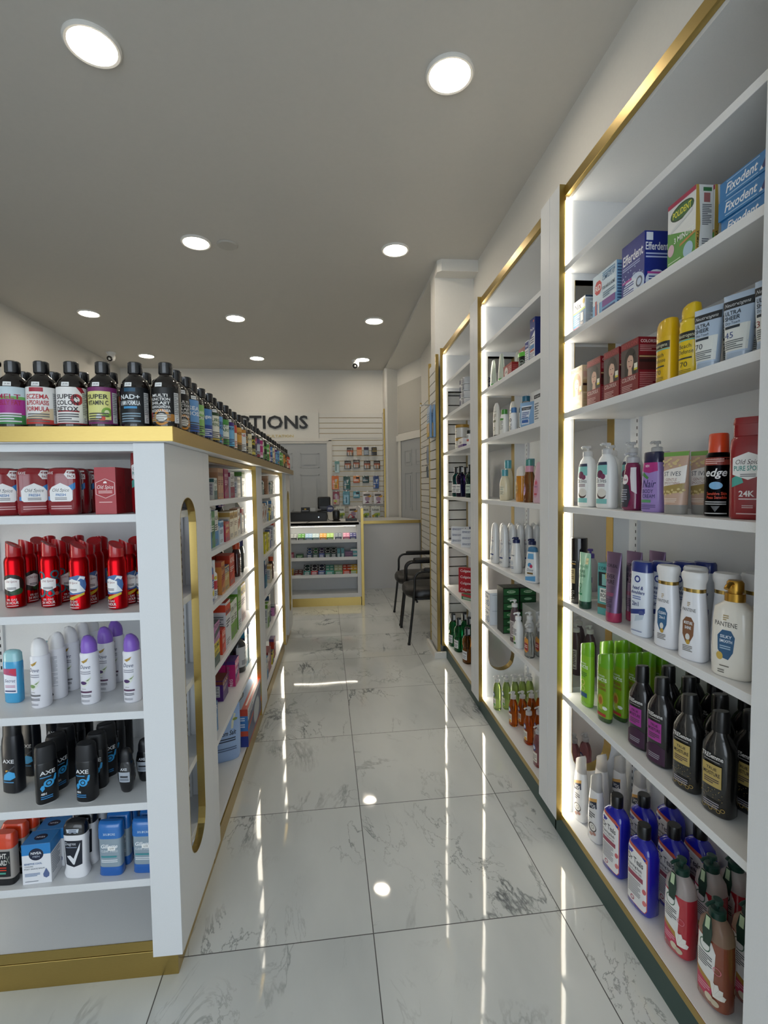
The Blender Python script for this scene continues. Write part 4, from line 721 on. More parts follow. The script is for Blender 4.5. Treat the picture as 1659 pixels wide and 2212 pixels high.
# --- lotions, creams, shave
S_ = [(0, 3.2, 2.2, 2.6), (.5, 3.6, 2.5, 2.8), (10, 3.6, 2.5, 2.8), (14.5, 3.3, 2.3, 2.8), (16.6, 2.6, 2.0, 2.4), (17.6, 1.6, 1.6, 2), (18.2, 1.5, 1.5, 2)]
kind('stpump', 'lotion_pump_bottle', 'bottle', [lof('body', S_, 'e9e9e6:r0.35'), pump(18.0, 1.7, 'e4e4e4:h', 2.6), wrap(S_, [('r', -2.4, 1.6, 2.4, 14.0, 'eff0ee'), ('p', [(-2.4, 10.4), (2.4, 11.2), (2.4, 15), (-2.4, 15)], '7fc0bc'), ('e', -.6, 11.4, 1.4, 1.3, '6a2a50'), ('e', .8, 10.6, 1.0, .9, '7c3a5c'), ('r', -2.4, 14.4, 2.4, 15.4, '2a3350'), ('t', 'St Ives', .1, 8.6, 4.2, 1.5, '3a4048'), ('l', -1.6, 7.2, 1.6, 8.2, 2, '7a5a6a'), ('e', .2, 4.6, 1.9, 1.5, '4a3430'), ('e', .4, 5.2, 1.9, 1.4, 'dcd8d0'), ('r', -2.4, 1.6, 2.4, 3.2, '7fc0bc')])])
S_ = [(0, 2.7, 1.9, 2.4), (.6, 3.3, 2.3, 2.6), (4, 3.4, 2.3, 2.6), (9, 2.8, 2.0, 2.6), (12, 2.4, 1.8, 2.4), (13.6, 2.4, 1.8, 2.2), (14.4, 1.7, 1.6, 2)]
kind('veet', 'hair_removal_gel_pump', 'bottle', [lof('body', S_, '7c1f4c:r0.2:c'), pump(14.4, 1.9, 'd8d8dc:h', 2.8, up=1.8), wrap(S_, [('p', [(-2.6, 1), (.6, 1), (1.6, 4), (.9, 7.4), (-.6, 8.6), (-2.4, 8.2)], '2b2d3c'), ('e', -.9, 9.4, 1.5, 1.5, 'ece4e8'), ('t', 'Veet', -.9, 9.0, 2.2, .9, '8a2450', 'b'), ('l', -2.0, 2.4, .4, 6.6, 6, '9fa4b4'), ('p', [(1.8, 6), (3.2, 5), (3.4, 13), (1.6, 13), (1.4, 10)], 'd9d4d8')])])
S_ = [(0, 3.0, 1.7, 3), (.5, 3.3, 1.95, 3.2), (5, 3.3, 1.95, 3.2), (12, 3.0, 1.8, 3.2), (14, 2.75, 1.7, 3)]
kind('nair', 'hair_removal_cream_bottle', 'bottle', [lof('body', S_, '9f86c4:r0.3'), lof('cap', [(14, 2.75, 1.75, 3), (16.6, 2.7, 1.7, 3), (17.0, 2.4, 1.4, 3)], '1c1f42:r0.3:c'), wrap(S_, [('p', [(-2.8, 11.6), (0, 11.0), (2.8, 11.6), (2.8, 14), (-2.8, 14)], 'b0317c'), ('t', 'NEW', -.6, 12.7, 1.6, .7, 'f0dce8', 'b'), ('p', [(-2.4, 10.4), (-.4, 9.2), (0, 9.8), (-2, 11.4)], '4f8a4a'), ('t', 'Nair', .1, 7.0, 4.4, 2.2, '26295a', 'i'), ('t', 'BODY', -.2, 5.4, 3.4, 1.1, '3c3c64'), ('t', 'CREAM', 0, 4.0, 4.0, 1.1, '3c3c64'), ('r', -2.4, 2.7, .8, 3.5, '5a9a6a'), ('l', -2.6, .7, 2.2, 2.2, 3, '6a5a90')])])
S_ = [(2.4, 2.9, 2.0, 2.2), (6, 3.1, 1.8, 2.4), (11, 3.3, 1.2, 2.8), (15.4, 3.5, .4, 4), (16.4, 3.55, .12, 6)]
kind('sttube', 'face_scrub_tube', 'tube', [lof('cap', [(0, 2.8, 1.9, 2.4), (2.4, 2.85, 1.95, 2.4)], 'bfbcb6:h'), lof('body', S_, 'c4a490:r0.35'), wrap(S_, [('p', [(-3.3, 8.4), (3.3, 10.2), (3.3, 12.8), (-3.3, 11.2)], 'e9e4de'), ('p', [(-3.2, 7.2), (3.2, 8.2), (3.3, 10.2), (-3.3, 8.6)], 'e9e4de'), ('r', -3.5, 15.2, 3.5, 16.3, '6fa04a'), ('t', 'ST IVES', -.3, 10.0, 4.6, 1.2, '3c4650'), ('t', 'GENTLE', -.4, 8.7, 3.2, .75, '9a6a60'), ('t', 'SMOOTHING', -.2, 7.8, 4.4, .7, '9a6a60'), ('p', [(-3.1, 5.0), (3.1, 5.8), (3.1, 8.0), (-3.1, 7.2)], 'a08a50')]+[E_(-3+.55*i, 5.4+.5*math.sin(i*2.3)+.07*i, .35, .3, 'd0bc84') for i in range(12)]+[E_(random.uniform(-3, 1.5), random.uniform(12.4, 14.8), .35, .3, 'd2be8c') for i in range(14)]+[('l', -2.2, 3.0, 1.8, 4.2, 3, 'e4d4c6')])])
S_ = [(0, 2.5, 2.5, 2), (.4, 2.75, 2.75, 2), (13.6, 2.75, 2.75, 2), (14.6, 2.5, 2.5, 2), (15.2, 2.1, 2.1, 2)]
kind('edge', 'shave_gel_can', 'spray can', [lof('body', S_, '101012:m:r0.3'), lof('cap', [(15.2, 2.1, 2.1, 2), (19.4, 2.0, 2.0, 2), (19.7, 1.8, 1.8, 2)], 'd5431a:r0.3:c'), lof('base_ring', [(-.001, 2.55, 2.55, 2), (.15, 2.6, 2.6, 2)], 'b0b0b0:m:r0.3'), wrap(S_, [('r', -4, 12.2, 4, 14.0, '8c3428'), ('l', -2.6, 12.4, 1.6, 13.8, 3, 'd8b0a8'), ('t', 'edge', 0, 9.6, 4.6, 1.9, 'e4e4e4', 'bi'), ('e', 0, 7.4, 1.4, .9, '7fb4dc'), ('t', 'Sensitive Skin', .2, 5.2, 4.2, .7, 'c8452c', 'b'), ('t', 'Peau Sensible', .2, 4.3, 4.2, .7, 'c8452c', 'b'), ('l', -2.4, 2.8, 2.2, 3.8, 2, 'b8b8b8'), ('p', [(-.9, 2.6), (.9, 2.6), (0, 1.2)], '55565a'), ('l', -2.6, .6, 2.4, 1.1, 1, 'c8c8c8')])])
S_ = [(0, 3.6, 2.1, 3.2), (.5, 3.9, 2.4, 3.4), (15, 3.95, 2.45, 3.4), (17.4, 3.8, 2.35, 3.2), (18.2, 3.3, 2.0, 3)]
OW = [('p', [(1.0, 9), (3.6, 13.4), (3.6, 16.4), (-1, 11)], '4fa598'), ('p', [(-3.2, 7), (-1, 8), (-1.6, 10), (-3.2, 9)], '4fa598'), ('p', hexa(-.2, 11.6, 5.8, 6.0), 'ecebe8'), ('t', 'Old Spice', -.2, 12.0, 4.6, 1.1, '4a3a3c', 'i'), ('t', 'PURE SPORT', -.2, 10.6, 5.2, 1.1, '3f8f86', 'b'), ('l', -1.6, 9.2, 1.2, 10.0, 2, '77777a'), ('t', '24K', -.4, 5.0, 2.8, 1.3, 'e4dedc', 'b'), ('l', -1.8, 4.2, 1.6, 4.7, 1, 'd8c8c8'), ('l', -1.2, 2.4, .8, 3.2, 2, 'c8a8a8'), ('l', -2.2, 1.0, 1.8, 1.5, 1, 'd0b0b0')]
kind('oswash', 'body_wash_bottle', 'bottle', [lof('body', S_, '8c121a:r0.28:c'), lof('cap', [(18.2, 3.4, 2.1, 3.2), (20.7, 3.4, 2.1, 3.2), (20.8, 3.5, 2.2, 3.2), (21.0, 3.5, 2.2, 3.2), (22.2, 3.3, 2.0, 3.2)], '8e1119:r0.25:c'), wrap(S_, OW, 10)])

# --- hair care
S_ = [(0, 2.7, 2.7, 2), (.3, 2.9, 2.9, 2), (16.6, 2.9, 2.9, 2)]
kind('blackcan', 'hair_spray_can', 'spray can', [lof('body', S_, '0c0a09:r0.2:c'), cap(16.6, 2.92, 7.6, '0d0c0c:r0.12:c'), wrap(S_, [('r', -1.6, 7.4, 1.8, 13.0, 'b09a6a'), ('l', -1.2, 8, 1.4, 12.4, 6, '5a4a2a'), ('r', -1.8, 14.4, 2.0, 14.9, 'b08a4a'), ('t', 'TRESemme', 0, 15.3, 4.2, .7, 'c0b8ac'), ('l', -1.6, 1, 1.6, 5, 5, '8a8478')])])
def tube(key, name, bc, cc, h, w_, el, ch=2.6, tr=''):
    b = [(ch, w_*.40, w_*.34, 2.1), (h*.3, w_*.43, w_*.32, 2.3), (h*.65, w_*.47, w_*.2, 2.8), (h*.94, w_*.5, w_*.05, 4), (h, w_*.5, w_*.02, 6)]
    kind(key, name, 'tube', [lof('cap', [(0, w_*.38, w_*.33, 2.2), (.2, w_*.41, w_*.355, 2.2), (ch, w_*.41, w_*.355, 2.2)], cc), lof('body', b, bc), wrap(b, el)])
tube('gtube', 'hair_gel_tube', '9fcfae:r0.25:c', '12402f:r0.25:c', 19.7, 5.6, [('t', 'FRUCTIS', .2, 14.4, 3.6, .9, '3f8a5a'), ('t', 'PURE', -.3, 12.6, 2.6, 1.0, '2f6a48', 'b'), ('t', 'CLEAN', -.1, 11.2, 3.0, 1.0, '2f6a48', 'b'), ('ring', -.6, 8.0, .9, .6, '2f7a4a'), ('ring', -.5, 6.4, .7, .4, '3f8a5a'), ('r', -1.5, 4.8, .9, 5.5, '2f8a5a'), ('r', .6, 15.8, 2.0, 18.0, 'ece4b0'), ('t', '5.29', 1.3, 16.6, 1.1, .6, '333333')])
tube('ptube', 'conditioner_tube', '8e7a9c:m:r0.38', 'a52c54:r0.3:c', 22.2, 6.0, [('t', "L'OREAL", -.2, 17.4, 4.0, 1.0, '33283e', 'b'), ('r', -2.2, 11.6, 1.8, 15.8, '9a88a6:m:r0.4'), ('t', 'EVER', -.2, 13.9, 3.2, 1.3, '2c2236', 'b'), ('t', 'PURE', -.2, 12.2, 3.2, 1.3, '2c2236', 'b'), ('l', -1.8, 8.2, 1.6, 9.4, 3, 'a8486a'), ('l', -1.8, 4.6, 1.2, 7.4, 5, '4a3e58')], 3.0)
S_ = [(0, 2.5, 2.0, 2.6), (.4, 2.75, 2.2, 2.6), (10.6, 2.75, 2.2, 2.6), (12.6, 2.2, 1.9, 2.3), (13.6, 1.3, 1.3, 2)]
kind('lavpump', 'lotion_pump_bottle', 'bottle', [lof('body', S_, 'e9e6ea:r0.35'), pump(13.6, 1.5, '7a68c0:r0.3', 2.2), wrap(S_, [('p', [(-2.4, 2.4), (2.4, 3.8), (2.4, 6), (-2.4, 4.6)], '6a58b0'), ('t', 'Dove', .2, 7.2, 3.2, 1.1, '3a3a6a', 'i'), ('p', [(-.6, 9.4), (.4, 10.6), (1.0, 9.6), (.2, 8.8)], 'c03a4a'), ('l', -1.4, 5.8, 1.4, 6.8, 2, '5a4a80')])])
carton('root', 'root_touch_up_box', 'box', 5.8, 3.6, 17.4, '5fa8a4', F=[('t', "L'OREAL", 0, 15.2, 4.8, 1.1, '1c3a3c', 'b'), ('r', -2.6, 9.6, 2.6, 14.4, '20282c'), ('r', -1.2, 10, .6, 13.8, '8fc4bc'), ('r', .2, 12.4, 2.4, 14.2, 'd8c43c'), ('r', -2.0, 4.4, 2.2, 9.0, 'e9e8e0'), ('t', 'MAGIC', .1, 7.6, 3.2, 1.0, '2c4a4c', 'b'), ('t', 'ROOT', .1, 6.0, 3.6, 1.3, '1c2a2c', 'b'), ('l', -1.6, 4.7, 1.8, 5.6, 2, '55686a'), ('r', -2.9, 2.4, 2.9, 3.6, '7a5a3a')], S=[('l', -1.4, 2, 1.4, 16, 16, '2f6a6a')])
S_ = [(0, 2.7, 1.6, 3), (.5, 3.05, 1.9, 3), (15, 3.05, 1.95, 3), (18.6, 2.9, 1.85, 3)]
kind('headsh', 'dandruff_shampoo_bottle', 'bottle', [lof('body', S_, 'dfe5ee:r0.3:c'), lof('cap', [(18.6, 3.0, 1.9, 3), (20.9, 2.95, 1.85, 3), (21.5, 2.6, 1.55, 3)], '1b2f7c:r0.3:c'), wrap(S_, [('ring', 0, 16.6, 1.0, .6, '2b3c8a'), ('t', 'head &', .1, 13.6, 3.6, 1.1, '1f2f74', 'bi'), ('t', 'shoulders', 0, 12.3, 4.6, 1.0, '1f2f74', 'bi'), ('l', -1.6, 10.6, 1.2, 11.8, 2, '6a7ab0'), ('t', '2in1', -.6, 8.8, 2.2, 1.3, '24346c', 'b'), ('p', [(-2.4, 6.0), (2.4, 7.0), (2.4, 8.4), (-2.4, 7.4)], '2a3c80'), ('e', 1.4, 6.9, .8, .8, '46528a'), ('p', [(-.8, 4.2), (1.8, 5.2), (2.2, 6.6), (-.4, 6.0)], 'b8c4d0'), ('l', -2.0, 1.2, 1.6, 1.8, 1, '8a92b0')])])
def pantene(key, dc, w1, w2):
    b = [(0, 3.0, 1.9, 2.8), (.5, 3.4, 2.2, 2.8), (5, 3.35, 2.2, 2.8), (12, 2.9, 2.0, 2.6), (16.4, 2.5, 1.9, 2.4), (17.0, 2.5, 1.9, 2.4)]
    kind(key, 'shampoo_bottle', 'bottle', [lof('body', b, 'e6e7ec:r0.28:c'), lof('gold_band', [(17.0, 2.52, 1.92, 2.4), (17.9, 2.55, 1.95, 2.4)], 'b4995a:m:r0.25'), lof('cap', [(17.9, 2.5, 1.9, 2.4), (19.2, 2.55, 1.95, 2.4), (20.2, 2.9, 2.2, 2.4), (21.4, 2.95, 2.25, 2.4), (22.0, 2.6, 2.0, 2.4)], 'e4e3e2:r0.3'),
        wrap(b, [('t', 'PANTENE', 0, 12.2, 3.8, .85, '3a352c'), ('l', -.5, 13.4, .5, 14.6, 3, 'a89060'), ('p', [(-1.5, 9.6), (-.6, 10.8), (.8, 10.8), (1.5, 9.6), (1.3, 6.4), (.4, 4.4), (-.4, 4.4), (-1.3, 6.4)], dc), ('t', w1, 0, 9.0, 2.2, .75, 'e8ecf0', 'b'), ('t', w2, 0, 7.8, 1.6, .75, 'dfe4ea', 'b'), ('e', 0, 5.9, .5, .8, 'd8d8d4'), ('e', .1, 4.6, .45, .6, 'c09a3c'), ('l', -1.1, 2.2, 1.1, 3.8, 4, '77736a')], 9)])
pantene('panblue', '2f5f88', 'CLEAN', '2in1'); pantene('panbrown', '7c5236', 'MOISTURE', 'SHINE')
S_ = [(0, 3.7, 2.4, 2.8), (.6, 4.2, 2.8, 2.8), (6, 4.3, 2.8, 2.9), (13, 4.1, 2.6, 2.9), (15.6, 3.8, 2.4, 3), (16.6, 2.6, 2.0, 2.6), (17.2, 1.9, 1.7, 2.2)]
kind('panpump', 'conditioner_pump_bottle', 'bottle', [lof('body', S_, 'e6e1d6:r0.28:c'), ('pump', MB().loft([(17.2, 2.0, 1.8, 2.2), (19.0, 2.0, 1.8, 2.2)], 'b48a3c:m:r0.35', 24).loft([(19.0, 1.4, 1.3, 2), (19.6, 1.4, 1.3, 2)], 'b48a3c:m:r0.35', 20).loft([(19.6, 1.7, 1.5, 2), (21.4, 1.7, 1.5, 2), (21.9, 1.3, 1.2, 2)], 'b48a3c:m:r0.35', 24).tube([(0, 0, 21.0), (0, -2.2, 21.3), (0, -3.4, 20.9), (0, -3.9, 20.4)], .5, 'b48a3c:m:r0.35').mesh('pump', .01), None),
    wrap(S_, [('t', 'PANTENE', -.6, 11.6, 4.8, 1.1, '3a3630'), ('l', -1.2, 12.9, 0, 14.3, 3, 'a89060'), ('p', [(-2.2, 9.4), (-1.2, 10.8), (.6, 10.8), (1.4, 9.4), (1.1, 6.0), (.2, 4.2), (-.9, 4.4), (-2.0, 6.2)], '2f5a80'), ('t', 'SILKY', -.4, 9.0, 2.4, .7, 'dde6ee', 'b'), ('t', 'SMOOTH', -.4, 8.0, 2.6, .65, 'dde6ee', 'b'), ('l', -1.6, 6.4, .6, 7.4, 2, '9fb8cc'), ('e', -1.6, 4.8, .7, .9, 'c8a850'), ('l', -1.6, 2.4, .4, 2.9, 1, '6a655c'), ('l', -2, .9, -.6, 1.9, 2, '77736a')])])
S_ = [(1.6, 2.75, 1.5, 2.6), (4, 2.85, 1.6, 2.6), (14, 2.9, 1.65, 2.7), (18.6, 2.8, 1.6, 2.6)]
def fruct(key, bc, cc, base, el): kind(key, 'shampoo_bottle', 'bottle', [lof('base', [(0, 2.4, 1.25, 2.5), (.4, 2.7, 1.45, 2.6), (1.6, 2.75, 1.5, 2.6)], base), lof('body', S_, bc), lof('cap', [(18.6, 2.85, 1.65, 2.6), (22.2, 2.75, 1.6, 2.6, .3), (22.9, 2.5, 1.4, 2.5, .8), (23.0, 2.2, 1.1, 2.5, .8)], cc), wrap(S_, el)])
FE = [('t', 'GARNIER', -.1, 15.4, 2.8, .6, 'e6eedc'), ('t', 'FRUCTIS', -.1, 13.9, 4.2, 1.2, 'eef4e6', 'b')]
fruct('fru1', '8cc22c:r0.2:c', '79b81f:r0.25:c', '7fb824:r0.25:c', FE+[('l', -1.6, 10.6, 1.6, 12.6, 3, '3f7a1e'), ('ring', -.4, 8.6, 1.1, .75, 'd0d060'), ('ring', -.2, 6.4, 1.0, .65, 'c0d060'), ('r', -1.9, 3.4, 1.7, 5.0, '2c5a80')])
fruct('fru2', '7aa21c:r0.12:c', '68a61a:r0.25:c', '2c4a1c:r0.25:c', FE+[('t', 'SLEEK', .1, 12.2, 3.2, 1.1, '8a4a28', 'b'), ('t', '& SHINE', .1, 10.9, 3.4, .9, '8a4a28', 'b'), ('e', -.4, 7.4, 1.2, 2.0, 'b8a038'), ('e', -.4, 7.2, .75, 1.3, 'a8662c'), ('e', -.1, 5.0, 1.1, .8, 'a8b83c'), ('e', 1.4, 5.0, .9, .6, 'd8dcd4'), ('r', -2.2, 2.0, 1.8, 3.0, 'b03a30')])
def tres(key, pc, bodyc, low):
    b = [(0, 3.3, 2.3, 2.6), (.7, 3.8, 2.7, 2.6), (13.6, 3.85, 2.75, 2.6), (16.4, 3.6, 2.6, 2.5), (18.6, 2.6, 2.1, 2.3), (19.6, 1.9, 1.7, 2.1), (20.2, 1.8, 1.6, 2)]
    kind(key, 'shampoo_bottle', 'bottle', [lof('body', b, bodyc, 32), lof('cap', [(20.2, 2.0, 1.8, 2), (24.4, 1.95, 1.75, 2, .25), (25.0, 1.7, 1.5, 2, .35)], '0d0d0e:r0.3'), wrap(b, low+[('t', 'TRESemme', 0, 14.0, 5.0, 1.1, 'd8d6d4', 'b'), ('l', -1.8, 13.2, 1.8, 13.7, 1, '8a8684'), ('r', -2.2, 7.2, 2.2, 12.6, pc), ('t', 'TRUE', 0, 11.2, 2.4, .7, '241c20', 'b'), ('t', 'MOISTURE', 0, 9.9, 3.8, .9, '241c20', 'b'), ('l', -1.7, 7.8, 1.7, 9.3, 3, '4a3a40'), ('l', -1.8, 2.0, 1.8, 3.6, 3, '9a96a0')])])
tres('trp', 'a03890', '141114:r0.25:c', [('p', [(-3.2, .6), (3.2, .6), (3.2, 5.6), (1, 6.4), (-1.6, 6.0), (-3.2, 4.6)], '3c1b38')])
tres('trg', 'b7a05e', '101010:r0.25:c', [('ring', -2.0+.9*i, 1.6+.5*(i % 2), .5, .3, '8a7440') for i in range(6)]+[E_(random.uniform(-2.6, 2.6), random.uniform(3.8, 6.6), .08, .08, 'a08a50') for i in range(26)])
S_ = [(0, 2.6, 1.7, 2.6), (.5, 3.0, 2.0, 2.6), (8, 3.05, 2.0, 2.7), (15, 2.7, 1.8, 2.6), (18.6, 2.35, 1.6, 2.5)]
kind('vo5', 'conditioner_bottle', 'bottle', [lof('body', S_, 'e6e4e2:r0.25:c'), lof('cap', [(18.6, 2.3, 1.55, 2.5), (20.0, 2.15, 1.45, 2.5), (23.6, 2.1, 1.4, 2.4, .9), (24.4, 1.7, 1.1, 2.3, 1.1)], 'd9d6d2:h'), wrap(S_, [('p', [(-2.2, 12.6), (2.0, 14.2), (2.2, 16.4), (-2.2, 14.8)], 'd6a45a'), ('p', [(-1.9, 11.4), (2.1, 12.8), (2.0, 15.2), (-1.9, 13.8)], '2a3044'), ('t', 'VO5', .1, 12.5, 3.0, 1.4, 'e6e6e4', 'b'), ('l', -1.4, 8.4, 1.4, 10.8, 3, '5a5a5c'), ('e', .3, 5.4, 1.7, 1.6, '4a4038'), ('e', .4, 5.5, 1.35, 1.25, 'e9e6e0'), ('ring', .5, 5.6, .7, .35, 'b8b0a4'), ('e', 1.2, 3.4, .7, .6, 'b88a7c'), ('e', -.2, 2.8, .8, .6, 'c09484')])])
S_ = [(0, 3.9, 2.4, 3.6), (.6, 4.3, 2.8, 3.8), (17.4, 4.3, 2.8, 3.8), (19.6, 3.9, 2.5, 3.4), (21, 2.6, 2.0, 2.8), (21.6, 1.7, 1.7, 2), (22.2, 1.6, 1.6, 2)]
kind('teal', 'bubble_bath_bottle', 'bottle', [lof('body', S_, '1c1fa0:r0.12:c', 32), lof('cap', [(22.0, 1.9, 1.9, 2), (25.4, 1.9, 1.9, 2), (25.7, 1.7, 1.7, 2)], '0b0b0d:r0.3', 24), wrap(S_, [('p', [(-3.7, 1.8), (3.3, 1.2), (3.9, 2.2), (3.9, 17.6), (2.6, 18.8), (-3.7, 19.4)], 'c05a48'), ('p', [(-3.6, 1.9), (3.2, 1.4), (3.7, 2.3), (3.6, 16.4), (2.2, 17.6), (-3.6, 18.6)], 'e9e7e6'), ('t', 'Dr Teals', -.3, 14.2, 5.8, 1.8, '26262c', 'b'), ('t', 'Foaming Bath', -.5, 12.6, 5.4, .9, '3a3a44', 'b'), ('t', 'Pure Epsom Salt', -.5, 11.4, 5.2, .8, '55555c'), ('r', -3.2, 9.6, 2.6, 11, '9c4a5c'), ('l', -3.0, 4.2, 1.8, 9.2, 9, '8a8a92'), ('e', 3.0, 7.6, .6, .8, 'd06a6c'), ('e', 3.1, 4.2, .6, .8, 'd87a78'), ('ring', -1.2, 3.0, .7, .45, 'b0485a')], sv=3)])
def soft(key, bc, topc):
    b = [(0, 3.2, 2.2, 2.5), (.8, 4.0, 2.8, 2.7), (12, 4.05, 2.85, 2.8), (17, 3.9, 2.75, 2.8)]
    kind(key, 'hand_soap_refill_pump', 'bottle', [lof('body', b, bc, 32), lof('shoulder', [(17, 3.9, 2.75, 2.8), (19.6, 3.5, 2.5, 2.8), (21.2, 2.2, 1.9, 2.4), (22.0, 1.6, 1.6, 2)], topc, 32), pump(22, 1.9, '16382f:r0.35', 3.6, up=2.8),
        ('hang_tag', MB().add([(-.9, -3.2, 15.5), (.9, -3.2, 15.5), (1.3, -3.0, 19), (.7, -2.6, 22.6), (-.7, -2.6, 22.6), (-1.3, -3.0, 19), (-.9, -3.25, 15.5), (.9, -3.25, 15.5), (1.3, -3.05, 19), (.7, -2.65, 22.6), (-.7, -2.65, 22.6), (-1.3, -3.05, 19)], [(0, 1, 2, 3, 4, 5), (11, 10, 9, 8, 7, 6)], '1f3a2f:r0.4').add([(-.6, -3.12, 19.6), (.6, -3.12, 19.6), (.55, -2.8, 22.4), (-.55, -2.8, 22.4)], [(0, 1, 2, 3)], 'b4c8a4').mesh('hang_tag', .01), None),
        wrap(b, [('p', [(-3.0, 7.6), (1.6, 6.0), (2.0, 14.4), (1.0, 16.4), (-3.0, 16.6)], 'e6e6e4'), ('ring', -.8, 14.6, 1.5, 1.25, '4a6a58'), ('l', -2.6, 9.4, 1.2, 12.8, 6, '4a4f55'), ('p', [(-3.0, 6.6), (1.4, 4.6), (1.6, 6.4), (-3.0, 8.0)], 'b0863c'), ('p', [(-3.0, 2.6), (1.0, 2.2), (1.4, 5.0), (-3.0, 6.8)], 'c0405c'), ('l', -2.6, 3.4, .8, 5.2, 3, 'e0a0b0')]+[('p', [(1.6, 3.6), (1.6+2.4*math.cos(a-.22), 3.6+3.4*math.sin(a-.22)), (1.6+2.9*math.cos(a), 3.6+4.0*math.sin(a)), (1.6+2.4*math.cos(a+.22), 3.6+3.4*math.sin(a+.22))], 'ece8e0') for a in (.3, .75, 1.2, 1.65)]+[E_(.6, 2.6, 1.1, .9, 'd8ccb4'), E_(2.0, 2.3, 1.0, .8, 'c8bca4'), ('ring', 2.4, 10.6, .9, .75, 'd87a88')], sv=3)])
soft('softred', 'b5303c:r0.15:c', 'd6cfcb:h'); soft('softamb', '8c4a34:r0.08:c', 'b89a84:h')
carton('gbox', 'green_cleaner_box', 'box', 14, 4, 20, '6a9c34', F=[('r', -7, 0, 7, 6, '2c3a5a'), ('t', 'XTRA', 0, 12, 9, 3, 'e6ecd8', 'bi')], S=[('r', -2, 0, 2, 8, '2c3a5a'), ('p', [(-2, 8), (2, 8), (2, 10), (-2, 9.4)], '4a90b0'), ('t', 'ZEST', .2, 9, None, 1.6, 'dfe8d0', 'vi')])
S_ = [(0, 2.3, 1.7, 2.5), (.5, 2.6, 2.0, 2.6), (11, 2.6, 2.0, 2.6), (13.5, 2.0, 1.6, 2.3), (14.6, 1.2, 1.2, 2), (15.2, 1.2, 1.2, 2)]
def soap(key, bc, lab, pc='e6e6e6:h', h=1.0, name='hand_soap_pump'):
    b = [(z*h, a, c, n) for z, a, c, n in S_]; kind(key, name, 'bottle', [lof('body', b, bc), pump(15.0*h, 1.5, pc, 2.6), wrap(b, lab)])
DL = [('e', -.5, 8.6, 1.2, 1.5, '2a3f80'), ('e', -.5, 8.6, .8, .8, 'dfe4ee'), ('r', -1.8, 2.2, 1.5, 6.6, 'e2dcd0'), ('l', -1.5, 2.8, 1.2, 5.6, 4, '777777')]
soap('lime', 'a9c26a:t', DL+[E_(.4, 3.0, .9, .8, '5a9a4a')], h=1.05); soap('orange', 'd0641c:t', DL+[E_(.3, 2.8, 1, .8, 'e0a83c')], h=.96); soap('pink', 'b88088:t', DL)
soap('clear', 'd0d0cc:t', [('p', [(-1.6, 3.0), (.2, 2.2), (1.6, 3.4), (1.5, 8.6), (-.6, 9.6), (-1.6, 8)], 'd6923c'), ('p', [(-1.4, 4), (1.4, 3), (1.3, 6.6), (-1.3, 7)], '9a3038'), ('l', -1, 4.4, 1, 6, 2, 'f0dccc')], h=.8)
soap('whitep', 'e8e8e6:r0.35', [('e', -.6, 4.6, .9, 1.2, 'a8bc5c'), ('l', -1.4, 6.4, 1.2, 9.6, 5, '5a5f66'), ('r', -1.2, 2.0, .8, 3.0, '4a7a50')], 'ececec', h=.92); soap('darkp', '5c4a50:r0.3', [('r', -2, 2.6, 2, 11, 'cfcac8'), ('l', -1.6, 3, 1.6, 10.4, 10, '5a4a50')], 'dcdad6', h=1.2)

# --- middle and far right bays
S_ = [(1.6, 2.3, 1.5, 2.4), (8, 2.5, 1.3, 2.6), (13, 2.5, .8, 3), (15.4, 2.0, .5, 3), (15.9, 1.2, .3, 3)]
kind('geltube', 'clear_gel_tube', 'tube', [lof('cap', [(0, 2.0, 1.4, 2.3), (2.6, 2.35, 1.55, 2.4)], '4fae4a:r0.25:c'), lof('body', [(2.6, 2.35, 1.55, 2.4)]+S_[1:], 'dfe8da:h')])
carton('redkit', 'red_care_box', 'box', 12, 5, 6.6, '94252c', F=[('e', -2, 3.2, 2.6, 2.4, 'e6dcd8'), ('t', 'SURE', -2, 2.6, 3.4, 1.2, '3a2c2c', 'b'), ('l', 1.5, 1, 5.4, 5.4, 5, 'c08a88')], S=[('l', -2, 1, 2, 5.4, 5, 'b8605c')])
carton('redbig', 'red_care_box', 'box', 15, 8, 15.5, '8c2a2c', F=[('e', -3, 11, 3.2, 3, 'e6dcd8'), ('l', -6, 2, 6, 6, 5, 'c08a88')], S=[('t', 'PLUS', 0, 12, 6, 1.2, 'd0a49c', 'b'), ('l', -3, 5, 3, 11, 8, 'b8605c')])
S_ = cyl(4.1, 6.4)
kind('jarg', 'hair_gel_jar', 'jar', [lof('body', S_, '0f1110:r0.2:c'), cap(6.4, 4.2, 2.0, '5fb83c:r0.3:c', name='lid'), wrap(S_, [('ring', 0, 3.2, 1.6, 1.2, '7a8a80'), ('t', 'ECO', 0, 2.7, 1.8, .9, 'c8d0c8', 'b'), ('l', -3.4, .8, 3.4, 1.4, 1, '77807a')])])
carton('btall', 'tall_medicine_box', 'box', 5.4, 9, 18.8, 'e4e6ea', F=[('p', [(-2.7, 10), (2.7, 13), (2.7, 18.8), (-2.7, 18.8)], '1b2f7c'), ('t', 'ProOxi', -.2, 13.6, 4, 1.2, 'e6e8f0', 'b'), ('e', 1.2, 17.4, .7, .5, 'd8665c'), ('r', -2.4, 5.6, 2, 7.4, '4f8ac0'), ('r', -2.4, 4.4, 2, 5.4, 'b05a4c'), ('l', -2.4, 1, 2, 4, 5, '7a8094'), ('l', -2.2, 8, 1.8, 11, 3, '4a5478')], S=[('r', -4.5, 0, 4.5, 18.8, '1b2c74')])
